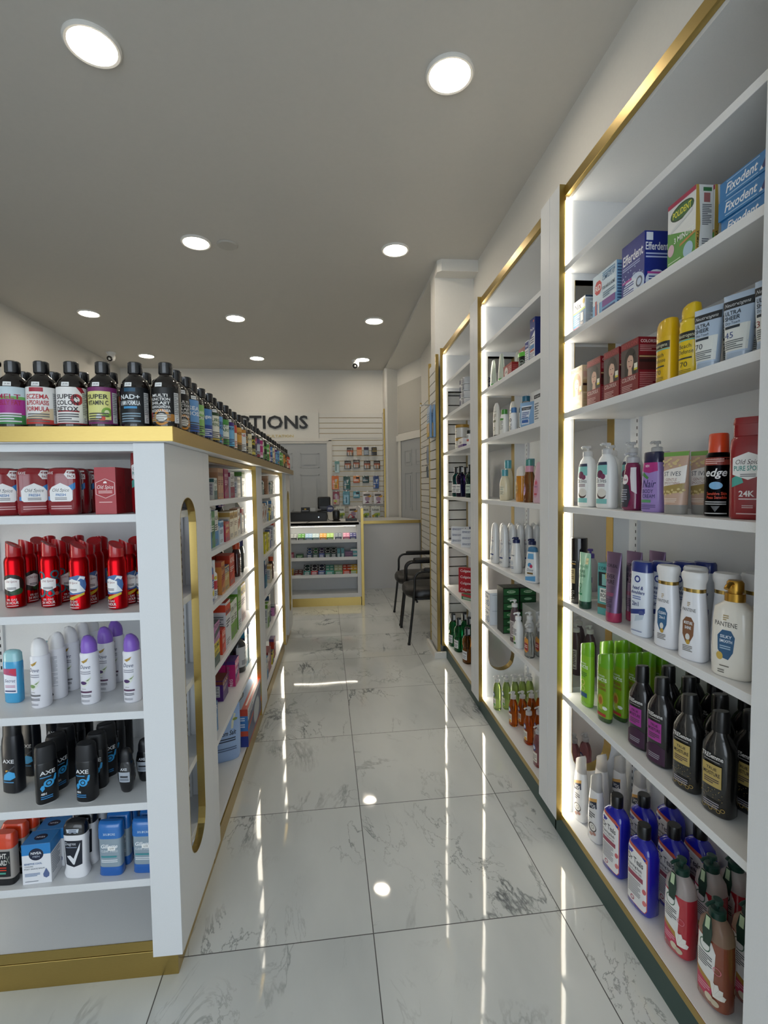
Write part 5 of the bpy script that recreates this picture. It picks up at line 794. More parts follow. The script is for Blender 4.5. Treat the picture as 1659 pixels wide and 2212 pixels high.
carton('bsm', 'small_medicine_box', 'box', 4, 5, 10.8, 'e4e6ea', F=[('r', -2, 7.4, 2, 10.4, '1b2f7c'), ('t', 'Pro', 0, 8.2, 2.6, 1.1, 'e6e8f0', 'b'), ('l', -1.6, 1, 1.6, 6.6, 6, '8a8f9c')], S=[('l', -2, 1, 2, 9, 8, 'a8acb8')])
S_ = [(1.4, 2.2, 1.6, 2.3), (5, 2.5, 1.6, 2.4), (12, 2.6, 1.3, 2.6), (17, 2.2, 1.0, 2.6), (19.0, 1.2, .5, 2.4)]
kind('wtube', 'white_lotion_tube', 'tube', [lof('cap', [(0, 2.1, 1.5, 2.3), (1.5, 2.2, 1.6, 2.3)], '3a3532:r0.3'), lof('body', S_, 'dedbd2:r0.35'), wrap(S_, [('t', 'Aveeno', 0, 14, 3.2, .9, '6a655a'), ('l', -1.4, 10.6, 1.4, 13, 3, '8a8478'), ('r', -1.5, 8.4, 1.3, 9.6, '77785c'), ('ring', 0, 4.8, 1.0, .7, '8a8a5c')])])
S_ = [(0, 2.2, 1.6, 2.6), (.4, 2.5, 1.9, 2.7), (9, 2.5, 1.9, 2.7), (11, 1.9, 1.5, 2.4)]
kind('wgreen', 'face_wash_bottle', 'bottle', [lof('body', S_, 'e8e8e4:r0.3'), cap(11, 1.6, 2.6, '3f8a2c:r0.3:c'), wrap(S_, [('l', -1.6, 3, 1.2, 7.6, 6, '8a8f88'), ('p', [(-1.6, 7.8), (1.4, 7.8), (1.6, 8.8), (-1.6, 9.2)], '5a9a4a')])])
S_ = [(0, 1.7, 1.7, 2), (.3, 1.9, 1.9, 2), (8.6, 1.9, 1.9, 2), (9.6, 1.3, 1.3, 2)]
kind('dropb', 'small_care_bottle', 'bottle', [lof('body', S_, 'e2e4e6:r0.3'), cap(9.6, 1.4, 2.6, '4a7ab0:r0.3'), wrap(S_, [('ring', 0, 6, 1.0, .6, '1c1c20'), ('l', -1, 1.2, 1, 4.2, 5, '55585e')])])
S_ = [(0, 3.2, 2.2, 2.5), (.5, 3.5, 2.5, 2.6), (11, 3.5, 2.5, 2.6), (13.4, 2.4, 2.0, 2.3), (14.2, 1.7, 1.7, 2)]
kind('micel', 'micellar_water_bottle', 'bottle', [lof('body', S_, 'ccd6dc:t'), cap(14.2, 2.0, 2.6, '1f6a88:r0.25:c'), wrap(S_, [('r', -2.4, 2, 2.2, 9, 'd8e2ea'), ('t', 'GARNIER', 0, 7.6, 3.6, .8, '2f5a78', 'b'), ('l', -2, 2.6, 1.8, 7, 7, '6a94b0')])])
mb = MB(); mb.loft([(0, 4.6, 2.0, 3), (4, 5.0, 2.4, 2.6), (9, 5.2, 1.4, 3), (11.4, 5.3, .3, 5), (12.0, 5.3, .1, 6)], '7fa8d0:r0.3:c', 28)
art(mb, [('r', -3.2, 1.6, 1.6, 10.2, 'd5deea'), ('r', -3.2, 8.2, 1.6, 9.6, '1c2230'), ('t', 'Neutrogena', -.8, 8.6, 3.8, .7, 'd8dde4'), ('l', -2.8, 4.2, 1.2, 7.4, 4, '3a5a94'), ('r', -2.8, 2.2, 1.2, 3.6, '3f66a8')], Surf([(0, 4.6, 2.0, 3), (4, 5.0, 2.4, 2.6), (9, 5.2, 1.4, 3), (12, 5.3, .3, 5)]))
kind('wipes', 'face_wipe_pack', 'wipe pack', [('wipe_pack', mb.mesh('wipe_pack', .01), None)])
carton('wbbox', 'face_cream_box', 'box', 6.6, 5, 14.4, 'dfe3e6', F=[('r', -3.3, 11.4, 3.3, 13, '1d2228'), ('t', 'Neutrogena', 0, 11.9, 5, .8, 'd8dde0'), ('l', -2.6, 2, 1.6, 9.6, 7, '77808a'), ('t', 'H', -1.8, 6.8, None, 1.6, '24303c', 'b')], S=[('r', -2.5, 0, 2.5, 14.4, '5a4aa0')])
S_ = [(0, 3.0, 2.0, 2.6), (.6, 3.4, 2.3, 2.7), (12, 3.4, 2.3, 2.7), (15.6, 2.6, 1.9, 2.5), (17.4, 1.6, 1.5, 2)]
def aveeno(key, k): 
    b = [(z*k, a*(.6+.4*k), c*(.6+.4*k), n) for z, a, c, n in S_]; kind(key, 'baby_wash_bottle', 'bottle', [lof('body', b, 'dbd2b4:r0.3:c'), cap(17.4*k, 1.9*(.6+.4*k), 4.6*k, '4f9aa6:r0.3:c'), wrap(b, [('e', -.2, 7.2*k, 2.2, 3.6*k, 'e4dfc8'), ('t', 'Aveeno', -.2, 9*k, 3.2, .9, '55604a'), ('t', 'baby', -.2, 7.6*k, 2.2, .8, '4f8a94'), ('l', -1.6, 4.2*k, 1.2, 6.6*k, 4, '8a8a70')])])
aveeno('avl', 1.0); aveeno('avs', .75)
S_ = [(0, 2.8, 1.9, 2.5), (.5, 3.1, 2.2, 2.6), (6, 3.0, 2.1, 2.6), (12.6, 2.7, 1.9, 2.5)]
kind('babyor', 'baby_shampoo_bottle', 'bottle', [lof('body', S_, 'c8811c:r0.1:c'), lof('cap', [(12.6, 2.7, 1.9, 2.5), (15.4, 2.5, 1.7, 2.5), (16.9, 1.9, 1.3, 2.3, .6)], 'e4ded6:r0.3'), wrap(S_, [('e', -1.2, 6.6, 1.6, 2.6, 'd0a85c'), ('l', -2.2, 5, .2, 8, 5, '7a5420')])])
kind('babypk', 'baby_oil_bottle', 'bottle', [lof('body', S_[:3]+[(12, 2.9, 2.1, 2.6), (14.2, 2.0, 1.7, 2.2)], 'c09a70:t'), lof('collar', [(14.2, 2.1, 1.8, 2.2), (17, 2.0, 1.7, 2.2)], 'd49aac:r0.3'), cap(17, 1.7, 3.0, '4a9088:r0.3:c'), wrap(S_, [('e', -1.2, 6.2, 1.4, 3.0, 'c8a8d0'), ('l', -2, 5, -.2, 7.4, 4, '8a5a8a')])])
kind('babyrose', 'baby_lotion_bottle', 'bottle', [lof('body', [(0, 3.0, 2.0, 2.6), (.6, 3.4, 2.3, 2.7), (7, 3.2, 2.1, 2.7), (14, 2.4, 1.6, 2.6), (17.6, 1.9, 1.2, 2.4), (18.2, 1.3, .8, 2.2)], 'd8b4c2:r0.3:c'), wrap([(0, 3.0, 2.0, 2.6), (.6, 3.4, 2.3, 2.7), (7, 3.2, 2.1, 2.7), (14, 2.4, 1.6, 2.6)], [('e', -.2, 6.6, 1.9, 4.2, 'cf94ac'), ('e', 0, 9, .9, .9, 'c8566a'), ('t', 'baby', 0, 7, 2.4, 1, '4a3a70', 'i'), ('r', -1.1, 3.6, .9, 4.4, 'b8404a')])])
S_ = [(0, 2.6, 1.7, 2.6), (.7, 3.1, 2.1, 2.6), (7, 3.0, 2.0, 2.6), (13, 2.6, 1.8, 2.5), (16, 2.6, 1.8, 2.4), (20, 2.4, 1.6, 2.3), (22, 1.8, 1.2, 2.2), (22.8, .8, .5, 2)]
kind('dovewash', 'body_wash_bottle', 'bottle', [lof('body', S_, 'e2e2e0:r0.28:c'), wrap(S_, [('t', 'Dove', 0, 12.2, 3.2, 1.2, '28365e', 'i'), ('p', [(-.7, 14.2), (0, 14.4), (.8, 15), (.4, 14.2)], 'a83a4a'), ('p', [(-1.4, 7.6), (.2, 9.4), (1.6, 10.6), (1.2, 8.2), (-.6, 7)], 'c6cbd2'), ('r', -1.8, 4.6, 1.6, 5.4, '2f4480'), ('l', -1.6, 1.8, 1.2, 3.2, 3, '8a8f9c')])])
S_ = [(0, 2.7, 2.1, 2.5), (.6, 3.1, 2.4, 2.6), (6, 3.1, 2.4, 2.6), (12, 2.4, 1.9, 2.4), (15, 1.9, 1.6, 2.2)]
kind('dovepump', 'baby_wash_pump_bottle', 'bottle', [lof('body', S_, 'e2e2e0:r0.28:c'), pump(15, 1.8, '1f2a58:r0.3', 2.2, up=1.6), wrap(S_, [('t', 'Dove', 0, 8.4, 3, 1.1, '28365e', 'i'), ('e', -.4, 5, 1.3, 1.1, 'c8cdd4'), ('l', -1.4, 2, 1.2, 3.4, 2, '6a7a9c')])])
S_ = [(0, 3.0, 1.9, 2.8), (.6, 3.5, 2.3, 2.8), (6, 3.5, 2.3, 2.8), (11, 2.9, 1.9, 2.8), (14, 2.4, 1.6, 2.8), (15.8, 1.8, 1.1, 2.6)]
kind('babywash', 'baby_wash_bottle', 'bottle', [lof('body', S_[:5], 'e2e3e2:r0.28:c'), lof('cap', [(14, 2.45, 1.65, 2.8), (15.8, 2.0, 1.2, 2.6), (16.2, 1.2, .7, 2.4)], '5a9ac8:h'), wrap(S_, [('r', -1.8, 10.8, 1.8, 13.2, '6aa6d0'), ('e', -.3, 8.2, 1.0, .9, '4a90c0'), ('e', .5, 7.6, .7, .8, 'b83a5c'), ('t', 'Dove', 0, 5.4, 3, 1.2, '28365e', 'i'), ('r', -1.4, 4.0, 1.4, 4.8, '7a6030'), ('p', [(-2.6, 1.0), (2.4, 1.0), (2.4, 3.4), (-2.6, 2.6)], '5a9ac8')])])
carton('soapw', 'soap_multipack', 'box', 9.4, 13, 9.2, 'dcdfe4', F=[('t', 'Dove', -1, 5.6, 5, 2, '2a3c70', 'b'), ('ring', 1.6, 3, 1.9, 1.3, '4a7aa8'), ('l', -4, 1, 2, 4, 3, '6a84a8'), ('l', -4.2, 8, 4, 8.8, 1, '4a6a9c')], S=[('l', -5, 7.6, 5, 8.4, 1, 'b4bac4')])
GA = [('r', -4.2, 8.3, 4.2, 11.9, '1f5a2c'), ('e', 0, 10.2, 2.4, .8, 'a8c8a0'), ('t', 'IRISH', 0, 9.9, 3.4, .8, '1c3a20', 'b'), ('r', -4.2, 4.4, 4.2, 7.9, '174a24'), ('e', 0, 6.2, 2.2, .7, '8fb890'), ('r', -4.2, .5, 4.2, 4.0, '1f5a2c'), ('e', 0, 2.3, 2.4, .7, 'a0c098')]
carton('soapg', 'soap_multipack', 'box', 9.6, 9, 12.4, '10160f', F=[('r', -4.8, 0, 4.8, 12.4, '10160f')], S=GA, T=[('r', -4.8, -4.5, 4.8, 4.5, '1a1f18'), ('l', -3, -3, 3, 3, 4, '3a4a38')])
carton('clearbox', 'clear_storage_box', 'box', 18, 12, 17, 'c9cccb', S=[('r', -5.6, .6, 5.6, 16.4, 'd5d8d6')])
mb = MB(); mb.loft([(0, 5.0, 9.5, 5), (1, 5.3, 9.9, 4), (3.4, 5.3, 9.9, 4), (4.5, 4.8, 9.3, 4)], 'd9dadb:r0.35:c', 30); art(mb, [('r', -5.2, .7, 5.2, 3.7, 'd8d9da'), ('r', -5.2, .7, -2.6, 3.7, '1f2a58'), ('r', 2.4, .7, 5.2, 3.7, '1f2a58'), ('ring', 3.9, 2.2, 1.1, .75, 'e6e6e8'), ('l', -2, 1.2, 2, 3, 2, '8a8f9c')], lambda u, v, o: (u, -9.9-o, v), 0, 0)
art(mb, [('r', -9, .7, 9, 3.7, 'cfd1d3'), ('r', 4, .7, 9, 3.7, '1f2a58'), ('ring', 6.6, 2.2, 1.2, .8, 'e6e6e8')], lambda u, v, o: (5.3+o, u, v), 0, 0)
kind('wipestack', 'wipe_pack', 'wipe pack', [('wipe_pack', mb.mesh('wipe_pack', .01), None)])
S_ = cyl(5.2, 7.6)
kind('jargold', 'cream_jar', 'jar', [lof('body', S_, 'dcdad4:r0.3:c'), cap(7.6, 5.3, 2.2, 'b48a34:r0.35', name='lid'), wrap(S_, [('r', -3, 1.4, 3, 6.2, 'e4e2dc'), ('l', -2.2, 2, 2.2, 5.4, 5, 'a8a08c'), ('r', -5, 4.6, -3.2, 6.2, 'c09a44')])])
carton('tums', 'tablet_box', 'box', 13, 5, 7, 'e0dfe2', F=[('r', -6.5, 0, 6.5, 2.6, '4a2f74'), ('t', 'Tablets', -1, 3.4, 7, 2, '6a3a4a', 'b')], S=[('r', -2.5, 0, 2.5, 2.6, '4a2f74')])
S_ = cyl(2.4, 8)
kind('pillw', 'medicine_bottle', 'bottle', [lof('body', S_, 'e0e1e0:r0.3'), cap(8, 2.2, 2.4, '16181c:r0.3'), wrap(S_, [('r', -2.2, 3, 2.2, 4.4, 'c05a50'), ('l', -1.8, 5, 1.8, 7, 3, '4a4f58')])])
S_ = [(0, 3.3, 2.6, 2.8), (.6, 3.7, 3.0, 3), (9.6, 3.7, 3.0, 3), (10.6, 3.3, 2.6, 2.8), (12, 3.3, 2.6, 2.8), (13.2, 3.7, 3.0, 3), (17.4, 3.6, 2.9, 2.8), (19.4, 2.4, 2.1, 2.4), (20, 1.7, 1.7, 2)]
def mouthw(key, bc, k=1.0, lab='e6e8ea', txt='LISTERINE', clear=True):
    b = [(z*k, a, c, n) for z, a, c, n in S_]; mb = MB(); mb.loft([(20*k, 1.9, 1.9, 2), (25.6*k, 1.8, 1.8, 2), (26*k, 1.6, 1.6, 2)], '101214:r0.3', 24)
    for i in range(5): mb.box(-.5+(-.4 if i % 2 else .4)*0, .5, -1.93, -1.9, 20.6*k+i*.95*k, 20.6*k+i*.95*k+.4, 'd8dadc')
    mb.box(1.9, 1.93, -.9, .9, 21*k, 25*k, 'd8dadc'); kind(key, 'mouthwash_bottle', 'bottle', [lof('body', b, bc+(':t' if clear else ':r0.1:c')), ('cap', mb.mesh('cap', .01), None), wrap(b, [('r', -2.9, 3.0, 2.9, 9.2, lab), ('t', txt, 0, 7.0, 5.0, 1.4, '16202a', 'b'), ('l', -2.3, 3.6, 2.3, 6.2, 4, '5a646c')], 5)])
mouthw('mwgreen', '12703c'); mouthw('mwamber', '8a4f12'); mouthw('mwteal', '0e6a70', .87); mouthw('mwpurple', '3a1a50', .87); mouthw('mwblue', '28589a'); mouthw('mwdark', '0c4038', .87, 'c8dcd0')
carton('senso', 'toothpaste_box', 'box', 17, 3.8, 4.3, 'dfe1e4', F=[('r', 5.4, 0, 8.5, 4.3, '24356e'), ('t', 'SENSODYNE', -3.4, 1.7, 8.6, 1.5, '24356e', 'b'), ('p', [(1.2, .6), (2.4, 3.4), (2.9, 3.4), (1.8, .6)], '24356e'), ('t', 'Rapid', 4.0, 1.7, 2.4, 1.0, '24356e', 'bi')], S=[('r', -1.9, 0, 1.9, 4.3, 'd8dadf'), ('t', 'SENSODYNE', 0, 1.8, 3.2, .8, '24356e', 'b')])
carton('colg', 'toothpaste_box', 'box', 18, 4, 4.6, 'b3242e', F=[('p', [(1, 0), (3, 4.6), (9, 4.6), (9, 0)], '24509a'), ('t', 'Colgate', -3.6, 1.6, 8, 1.9, 'f0e6e6', 'b')], S=[('r', -2, 0, 2, 4.6, 'b3242e'), ('t', 'Colgate', 0, 1.7, 3.4, 1.1, 'f0e6e6', 'b'), ('l', -1.6, .3, 1.6, 1.2, 1, '2a4f9a')])
carton('smbox', 'toothpaste_box', 'box', 13, 4, 3.8, '2f7a4a', F=[('r', -6.5, 2.2, 6.5, 3.8, 'b8303c'), ('l', -5, .4, 5, 1.8, 2, 'd8dcd8')], S=[('r', -2, 2, 2, 3.8, 'b8303c')])

# --- medicine cartons on the gondola sides: (w along the shelf, d, h, base, accent, word, word colour)
_mc = 0
def med(key, w_, d_, h_, base, acc, word, wc, style=0, name='medicine_box'):
    hh = min(2.6, max(.9, w_*.95/max(3, len(word))*1.35)); q = h_
    F = [('r', -w_/2, q*.72, w_/2, q*.94, acc)] if style == 0 else [('r', -w_/2, 0, w_/2, q*.42, acc)] if style == 1 else [('p', [(-w_/2, q*.2), (w_/2, q*.45), (w_/2, q*.75), (-w_/2, q*.5)], acc)]
    F += [('t', word, 0, q*.74, w_*.86, min(hh, q*.17), wc, 'b'), ('l', -w_*.4, q*.44, w_*.3, q*.62, 3, wc), ('l', -w_*.42, q*.06, w_*.25, q*.2, 3, '77777a')]
    Sd = [('r', -d_/2, q*.80, d_/2, q*.96, acc), ('r', -d_*.38, q*.2, d_*.38, q*.74, 'c9cbd0'), ('l', -d_*.34, q*.22, d_*.34, q*.72, 10, '6a6d76')] if style < 2 else [('t', word, d_*.18, q*.12, None, d_*.34, wc, 'bv'), ('r', -d_/2, q*.86, d_/2, q, acc), ('l', -d_*.42, q*.1, -d_*.16, q*.8, 12, '77797e')]
    carton(key, name, 'box', w_, d_, h_, base, F=F, S=Sd, T=[('r', -w_/2, -d_/2, w_/2, d_/2, acc)])
med('m_red', 9, 3.6, 14.5, 'b03a2c', '5a3a6a', 'FLEX', 'f0dcd4', 2); med('m_whtall', 6, 7, 14, 'c9c2c4', '9a8a8c', 'RELIEF', '55485a', 0); med('m_whsm', 5, 4.6, 8.8, 'dde2dc', '3f6a6a', 'CARE', '3a6a5a', 1)
med('m_cop', 5, 5, 13.2, 'b98a68', 'c8a080', 'SKIN', '6a3a2a', 2); med('m_mag', 8, 4.6, 13.2, 'a02560', '8a1c50', 'MONISTAT', 'e8c8d8', 2); med('m_womb', 9, 6, 12.4, 'dcdada', '8e1f4e', 'CLEAR', '5a4a55', 1); med('m_slim', 4, 4, 10, 'e4e2de', 'cfc8be', 'TEST', '5a5a60', 0); med('m_grn', 8, 6, 13.6, 'd2d6d0', '5a8a3c', 'BIO', '4a5a4a', 0)
med('k_blue', 7, 4, 15.6, 'cfd8e0', '2f7ab0', 'DAY', '24435a', 1); med('k_green', 6, 4.5, 14.6, '3f8a50', '2a6a3c', 'NATURE', 'dfe8da', 2); med('k_wht', 6, 4, 14.6, 'dcdcd6', '4a8ac0', 'ALLER', '3a3f4a', 1); med('k_sky', 7, 5, 9.8, 'c9dcea', '5aa0d0', 'AYR', '24406a', 0); med('k_yel', 9, 8, 13, 'dcd21c', 'd2c410', 'SINUS', '3f4a1c', 2)
med('k_pinkb', 8, 5, 8.6, 'b0304c', 'c05a3c', 'SAMBU', 'e8d8a0', 2); med('k_cream', 8, 5.5, 13, 'dcd3bc', 'b8954c', 'HERBAL', '6a4a2c', 0); med('k_tan', 6, 4, 13.4, 'e0ddd6', 'b07a5c', 'COUGH', '8a4a34', 2); med('k_red', 5, 5, 13.6, 'dad5ce', 'a83a40', 'CALM', '7a4a4a', 0)
med('o_org', 10, 6, 14, 'c8451f', 'b03018', 'ADVIL', 'e8dcd4', 2); med('o_tan', 6, 4.5, 13.6, 'c8823c', 'b04a2c', 'PAIN', '6a2a1c', 2); med('o_gold', 9, 4, 10.6, 'c2a45c', '24406a', 'SALON', 'e6dcc0', 0); med('o_wht', 4.5, 3.5, 14, 'd8d9de', '2f4a9a', 'TYL', 'b03a3a', 1)
med('p_res', 9, 6.5, 20, 'dadade', 'cf3f1e', 'Relief', '1c2340', 0); med('p_yel', 7, 5.5, 9, 'e0cf24', '4a4a44', 'GAS', '33331c', 1); med('p_pur', 8, 6, 7.4, 'c07ab0', '3f4f54', 'SOFT', '3a2a3a', 2); med('p_yel2', 9, 5, 9.4, 'd8c41f', '3f5a54', 'TUMS', '2a2a14', 1); med('p_org', 6, 4.5, 10.2, 'd8452a', 'b8341e', 'ACID', 'f0dcd0', 2); med('p_grn', 6.5, 5.5, 17, 'd6dcd0', '6a9c2c', 'XTRA', '24301c', 1); med('p_grn2', 8, 9, 22, '5f9a2c', 'd8dce0', 'XTRA', '1c2a14', 1); med('p_yelbox', 12, 8, 19, 'b89aa0', 'd8b82c', 'MEAL', '4a3a5a', 0)
med('q_nav', 9, 4, 21, '162a60', '1f7fa0', 'EAR', 'd8dce6', 1); med('q_wht', 7, 5, 20.4, 'e4e2d6', '2f4a6a', 'CARE', '3a4450', 1); med('q_pink', 9, 4.2, 12.6, 'c42a74', '4a2a70', 'PREG', 'f0d8e6', 2); med('q_pur', 10, 12, 9.6, '4a1f74', '7a3a2c', 'LAX', 'c8b4a0', 0); med('q_blue', 8, 7, 12, '4a84b8', '2c5a94', 'FIBER', 'e0e6ee', 0)
carton('scale', 'bathroom_scale_box', 'box', 39, 27, 19, '34406a', F=[('r', -19.5, 0, 19.5, 1.2, 'b8452f'), ('p', [(-19.5, 13), (19.5, 17.5), (19.5, 19), (-19.5, 19)], 'd5d8dc'), ('p', [(-19.5, 8), (-4, 10), (-4, 11.4), (-19.5, 10)], 'b8452f'), ('e', 5, 8, 9, 6.4, '9aa0a6'), ('e', 5, 8, 8.2, 5.7, 'b8bdc2'), ('l', -18, 13.6, -6, 17.6, 3, '55586a')], S=[('r', -13.5, 15.6, 13.5, 19, 'b8402a'), ('r', -13.5, 8, 13.5, 15.6, '3f78b8'), ('l', -12, 8.6, 12, 15, 6, 'd8e0ec'), ('r', -13.5, 5.4, 13.5, 8, 'c04a30'), ('r', -13.5, 0, 13.5, 5.4, '24388a')], T=[('r', -19.5, -13.5, 19.5, 13.5, '8fa6c0'), ('r', -19.5, -13.5, 19.5, -10.4, 'b8452f'), ('l', -15, -12.8, 15, -11, 1, 'e6d4cc'), ('e', -4, 1.5, 12.5, 10, '3a4048'), ('e', -4, 1.5, 11.8, 9.4, 'aeb3b8')])
mb = MB(); P_ = [(0, 6.6, 3.2, 3), (2, 7.4, 4.0, 2.8), (12, 7.6, 3.8, 2.8), (18, 7.6, 2.2, 3), (23, 7.6, .5, 5), (25.5, 7.6, .12, 6)]; mb.loft(P_, '9db8e2:r0.25:c', 32)
art(mb, [('l', -5.6, 20.6, 3.0, 22.4, 2, '33405c'), ('p', [(2.6, 15), (3.6, 15), (4.6, 21), (3.4, 21.4)], 'd8d8c0'), ('e', 4.6, 18.8, 1.3, .6, '8a9a4a'), ('t', 'Fast & Free', -2.0, 16.2, 5.4, 1.1, '2a3450'), ('t', 'Epsom Salt', .2, 12.4, 9.6, 2.0, '1c2438', 'bi'), ('l', -4.6, 9.2, 4.6, 11.4, 2, '26304a'), ('l', -4.6, 5.0, 5.0, 7.0, 2, '55688c')], Surf(P_, 12))
kind('epsom', 'epsom_salt_pouch', 'pouch', [('pouch', mb.mesh('pouch', .01), None)])
carton('tallpack', 'foot_care_pack', 'box', 9, 5, 22, 'c8ccc0', F=[('r', -4.5, 15, 4.5, 20, '4a8a5a'), ('p', [(-4.5, 9), (4.5, 12), (4.5, 13.5), (-4.5, 10.5)], 'b84a3c'), ('r', -4.5, 3, 4.5, 8, '7aa8b4'), ('l', -4, .6, 3, 2.6, 2, '6a5a50')], S=[('l', -2, 2, 2, 20, 16, '5a6068')])
S_ = [(0, 2.2, 1.6, 3), (.5, 2.7, 2.0, 3), (11, 2.7, 2.0, 3), (13, 2.0, 1.7, 2.5), (13.8, 1.6, 1.5, 2)]
def syrup(key, bc, cc, lab): kind(key, 'syrup_bottle', 'bottle', [lof('body', S_, bc), cap(13.8, 1.8, 3.2, cc), wrap(S_, lab)])
syrup('sy_red', '3a0d0a:r0.1:c', 'c8502a:r0.3', [('r', -2.6, 9.4, 2.6, 11.4, '4a1410'), ('l', -2, 2, 2, 8, 6, '5a2a24')]); syrup('sy_nav', '141a1e:r0.1:c', '1f2460:r0.3', [('r', -2.5, 2, 2.5, 10, '1c242c')]); syrup('sy_blue', '1a1010:r0.1:c', '1f2a74:r0.3', [('r', -2.5, 3, 2.5, 10.4, '1c2460'), ('t', 'NyQuil', 0, 7.6, 3.8, 1.3, 'd8dcec', 'b')])
S_ = [(0, 2.0, 2.0, 2), (.4, 2.2, 2.2, 2), (10, 2.2, 2.2, 2), (11, 1.4, 1.4, 2)]
kind('w_spray', 'nasal_spray_bottle', 'bottle', [lof('body', S_, 'e2e2e4:r0.3'), cap(11, 1.5, 4.6, 'e8e8ea:r0.3', n=2), wrap(S_, [('r', -2, 4, 1, 7.4, 'b8303c'), ('e', -1, 8.6, .9, .8, 'd8c03c'), ('l', -1.8, 1.4, 1.8, 3.4, 3, '5a6078')])])
S_ = cyl(5.2, 17.6, .6)
kind('alcohol', 'rubbing_alcohol_bottle', 'bottle', [lof('body', [(0, 3.8, 3.8, 2), (.6, 4.2, 4.2, 2), (14.6, 4.2, 4.2, 2), (17, 2.6, 2.6, 2), (17.8, 1.6, 1.6, 2)], '1a1c20:r0.25:c'), cap(17.8, 1.9, 2.8, '101114:r0.3'), wrap(cyl(4.2, 15), [('r', -6.4, 3.0, 6.4, 13.6, 'c8cacc'), ('t', 'ISOPROPYL', 1.2, 9.4, 5.2, 1.2, '1c2026', 'b'), ('t', 'ALCOHOL', 1.2, 7.6, 4.6, 1.3, '1c2026', 'b'), ('l', -3.6, 4, 3.6, 6.6, 4, '5a5e66')])])
S_ = cyl(2.7, 17)
kind('bluebottle', 'antacid_bottle', 'bottle', [lof('body', [(0, 2.6, 2.0, 2.6), (.5, 3.0, 2.3, 2.7), (13, 3.0, 2.3, 2.7), (15, 1.8, 1.6, 2.2)], '2f5ab0:r0.2:c'), cap(15, 1.9, 3, '101114:r0.3'), wrap([(0, 3.0, 2.3, 2.7), (13, 3.0, 2.3, 2.7)], [('r', -2.6, 1.6, 2.6, 5.6, 'd8dae0'), ('e', 0, 3.6, 1.2, 1.2, 'd8c83c'), ('r', -2.6, 9, 2.6, 11, 'b8303c'), ('l', -2, 6.2, 2, 8.4, 3, 'c8d0e6')])])

# --- counter candy: display packs with slanted tops
def candy(key, w_, h_, base, topc, n=2, ring=None, name='candy_display_box', d=9):
    mb = MB(); hw = w_/2; f = h_*.5
    vs = [(-hw, -d/2, 0), (hw, -d/2, 0), (hw, d/2, 0), (-hw, d/2, 0), (-hw, -d/2, f), (hw, -d/2, f), (hw, d/2, h_), (-hw, d/2, h_)]
    mb.add(vs, [(3, 2, 1, 0), (0, 1, 5, 4), (1, 2, 6, 5), (2, 3, 7, 6), (3, 0, 4, 7)], base+':r0.35'); mb.add([vs[4], vs[5], vs[6], vs[7]], [(0, 1, 2, 3)], topc+':r0.35')
    art(mb, [('l', -hw*.7, f*.25, hw*.6, f*.8, 2, 'd8dadc'), ('r', hw*.65, f*.3, hw*.9, f*.75, topc)], flat('F', w_, d, h_), 0, 0)
    sl = math.hypot(d, h_-f); ux, uz = d/sl, (h_-f)/sl; fn = lambda u, v, o: (u, -d/2+v*ux-o*uz, f+v*uz+o*ux)
    for i in range(n):
        for j in range(2):
            x = -hw+w_*(i+.5)/n; v = sl*(.28+.45*j)
            art(mb, [('ring', x, v, w_*.42/n, w_*.36/n, 'e4e8ea'), ('e', x, v, w_*.34/n, w_*.25/n, ring or base)] if ring else [('l', x-w_*.36/n, v-sl*.12, x+w_*.3/n, v+sl*.12, 2, 'eceeee')], fn, 0, 0)
    kind(key, name, 'candy box', [(name, mb.mesh(key, .01), None)])
for i, (b, tp) in enumerate((('141516', '8a8c8c'), ('161817', '4f9a30'), ('2f6a88', '9cc0dc'), ('2f6a68', 'b8ccd0'), ('b8791a', 'e0a02c'), ('5f8a30', 'a8d060'), ('24304a', '6a7484'), ('a83a5c', 'd88aa8'), ('2a2a64', '3a3a80'))): candy('mint%d' % i, 7.8, 8.0, b, tp)
for i, (b, rg) in enumerate((('1f7a74', '14302c'), ('b0303c', '2a2430'), ('1f3f8a', '16203c'))): candy('gum%d' % i, 8.0, 12, b, '0f1418', 1, rg, 'gum_tub_display')
for i, (b, tp) in enumerate((('4fa898', '3f8a78'), ('2f7a3c', 'a8b08c'), ('c8451c', 'b0381c'), ('7a9a24', 'd0a030'), ('7a1f18', '5a1a14'))): candy('pack%d' % i, 9.4, 11 if i < 4 else 6.4, b, tp)
carton('cdmini', 'gum_pack_box', 'candy box', 3.4, 6, 7.4, '8a2040', F=[('l', -1.3, 1, 1.3, 6, 5, 'd8b8c4')]); carton('cdgreen', 'mint_tin_box', 'candy box', 8.4, 6, 5.4, '16381c', F=[('r', -3.8, .6, 3.8, 4.8, '24602c'), ('l', -3, 1.4, 3, 4, 3, 'c8dcc0')]); carton('cdyel', 'gum_pack_box', 'candy box', 2.6, 6, 8, 'c8a024', F=[('l', -1, 1, 1, 7, 5, '7a5a14')])
def cpack(key, base, top, acc): candy(key, 6.2, 12.0, base, top, 1, acc, 'gum_bottle_display')
cpack('gb0', '1c3a60', '14263c', '2a4a80'); cpack('gb1', '1f4a34', '202a24', '2a6a3c'); cpack('gb2', '2a3f8a', '1c2440', '3a2a50'); cpack('gb3', '1a4a38', '10221c', '0f1a18'); cpack('gb4', '14302a', '101614', '182420')
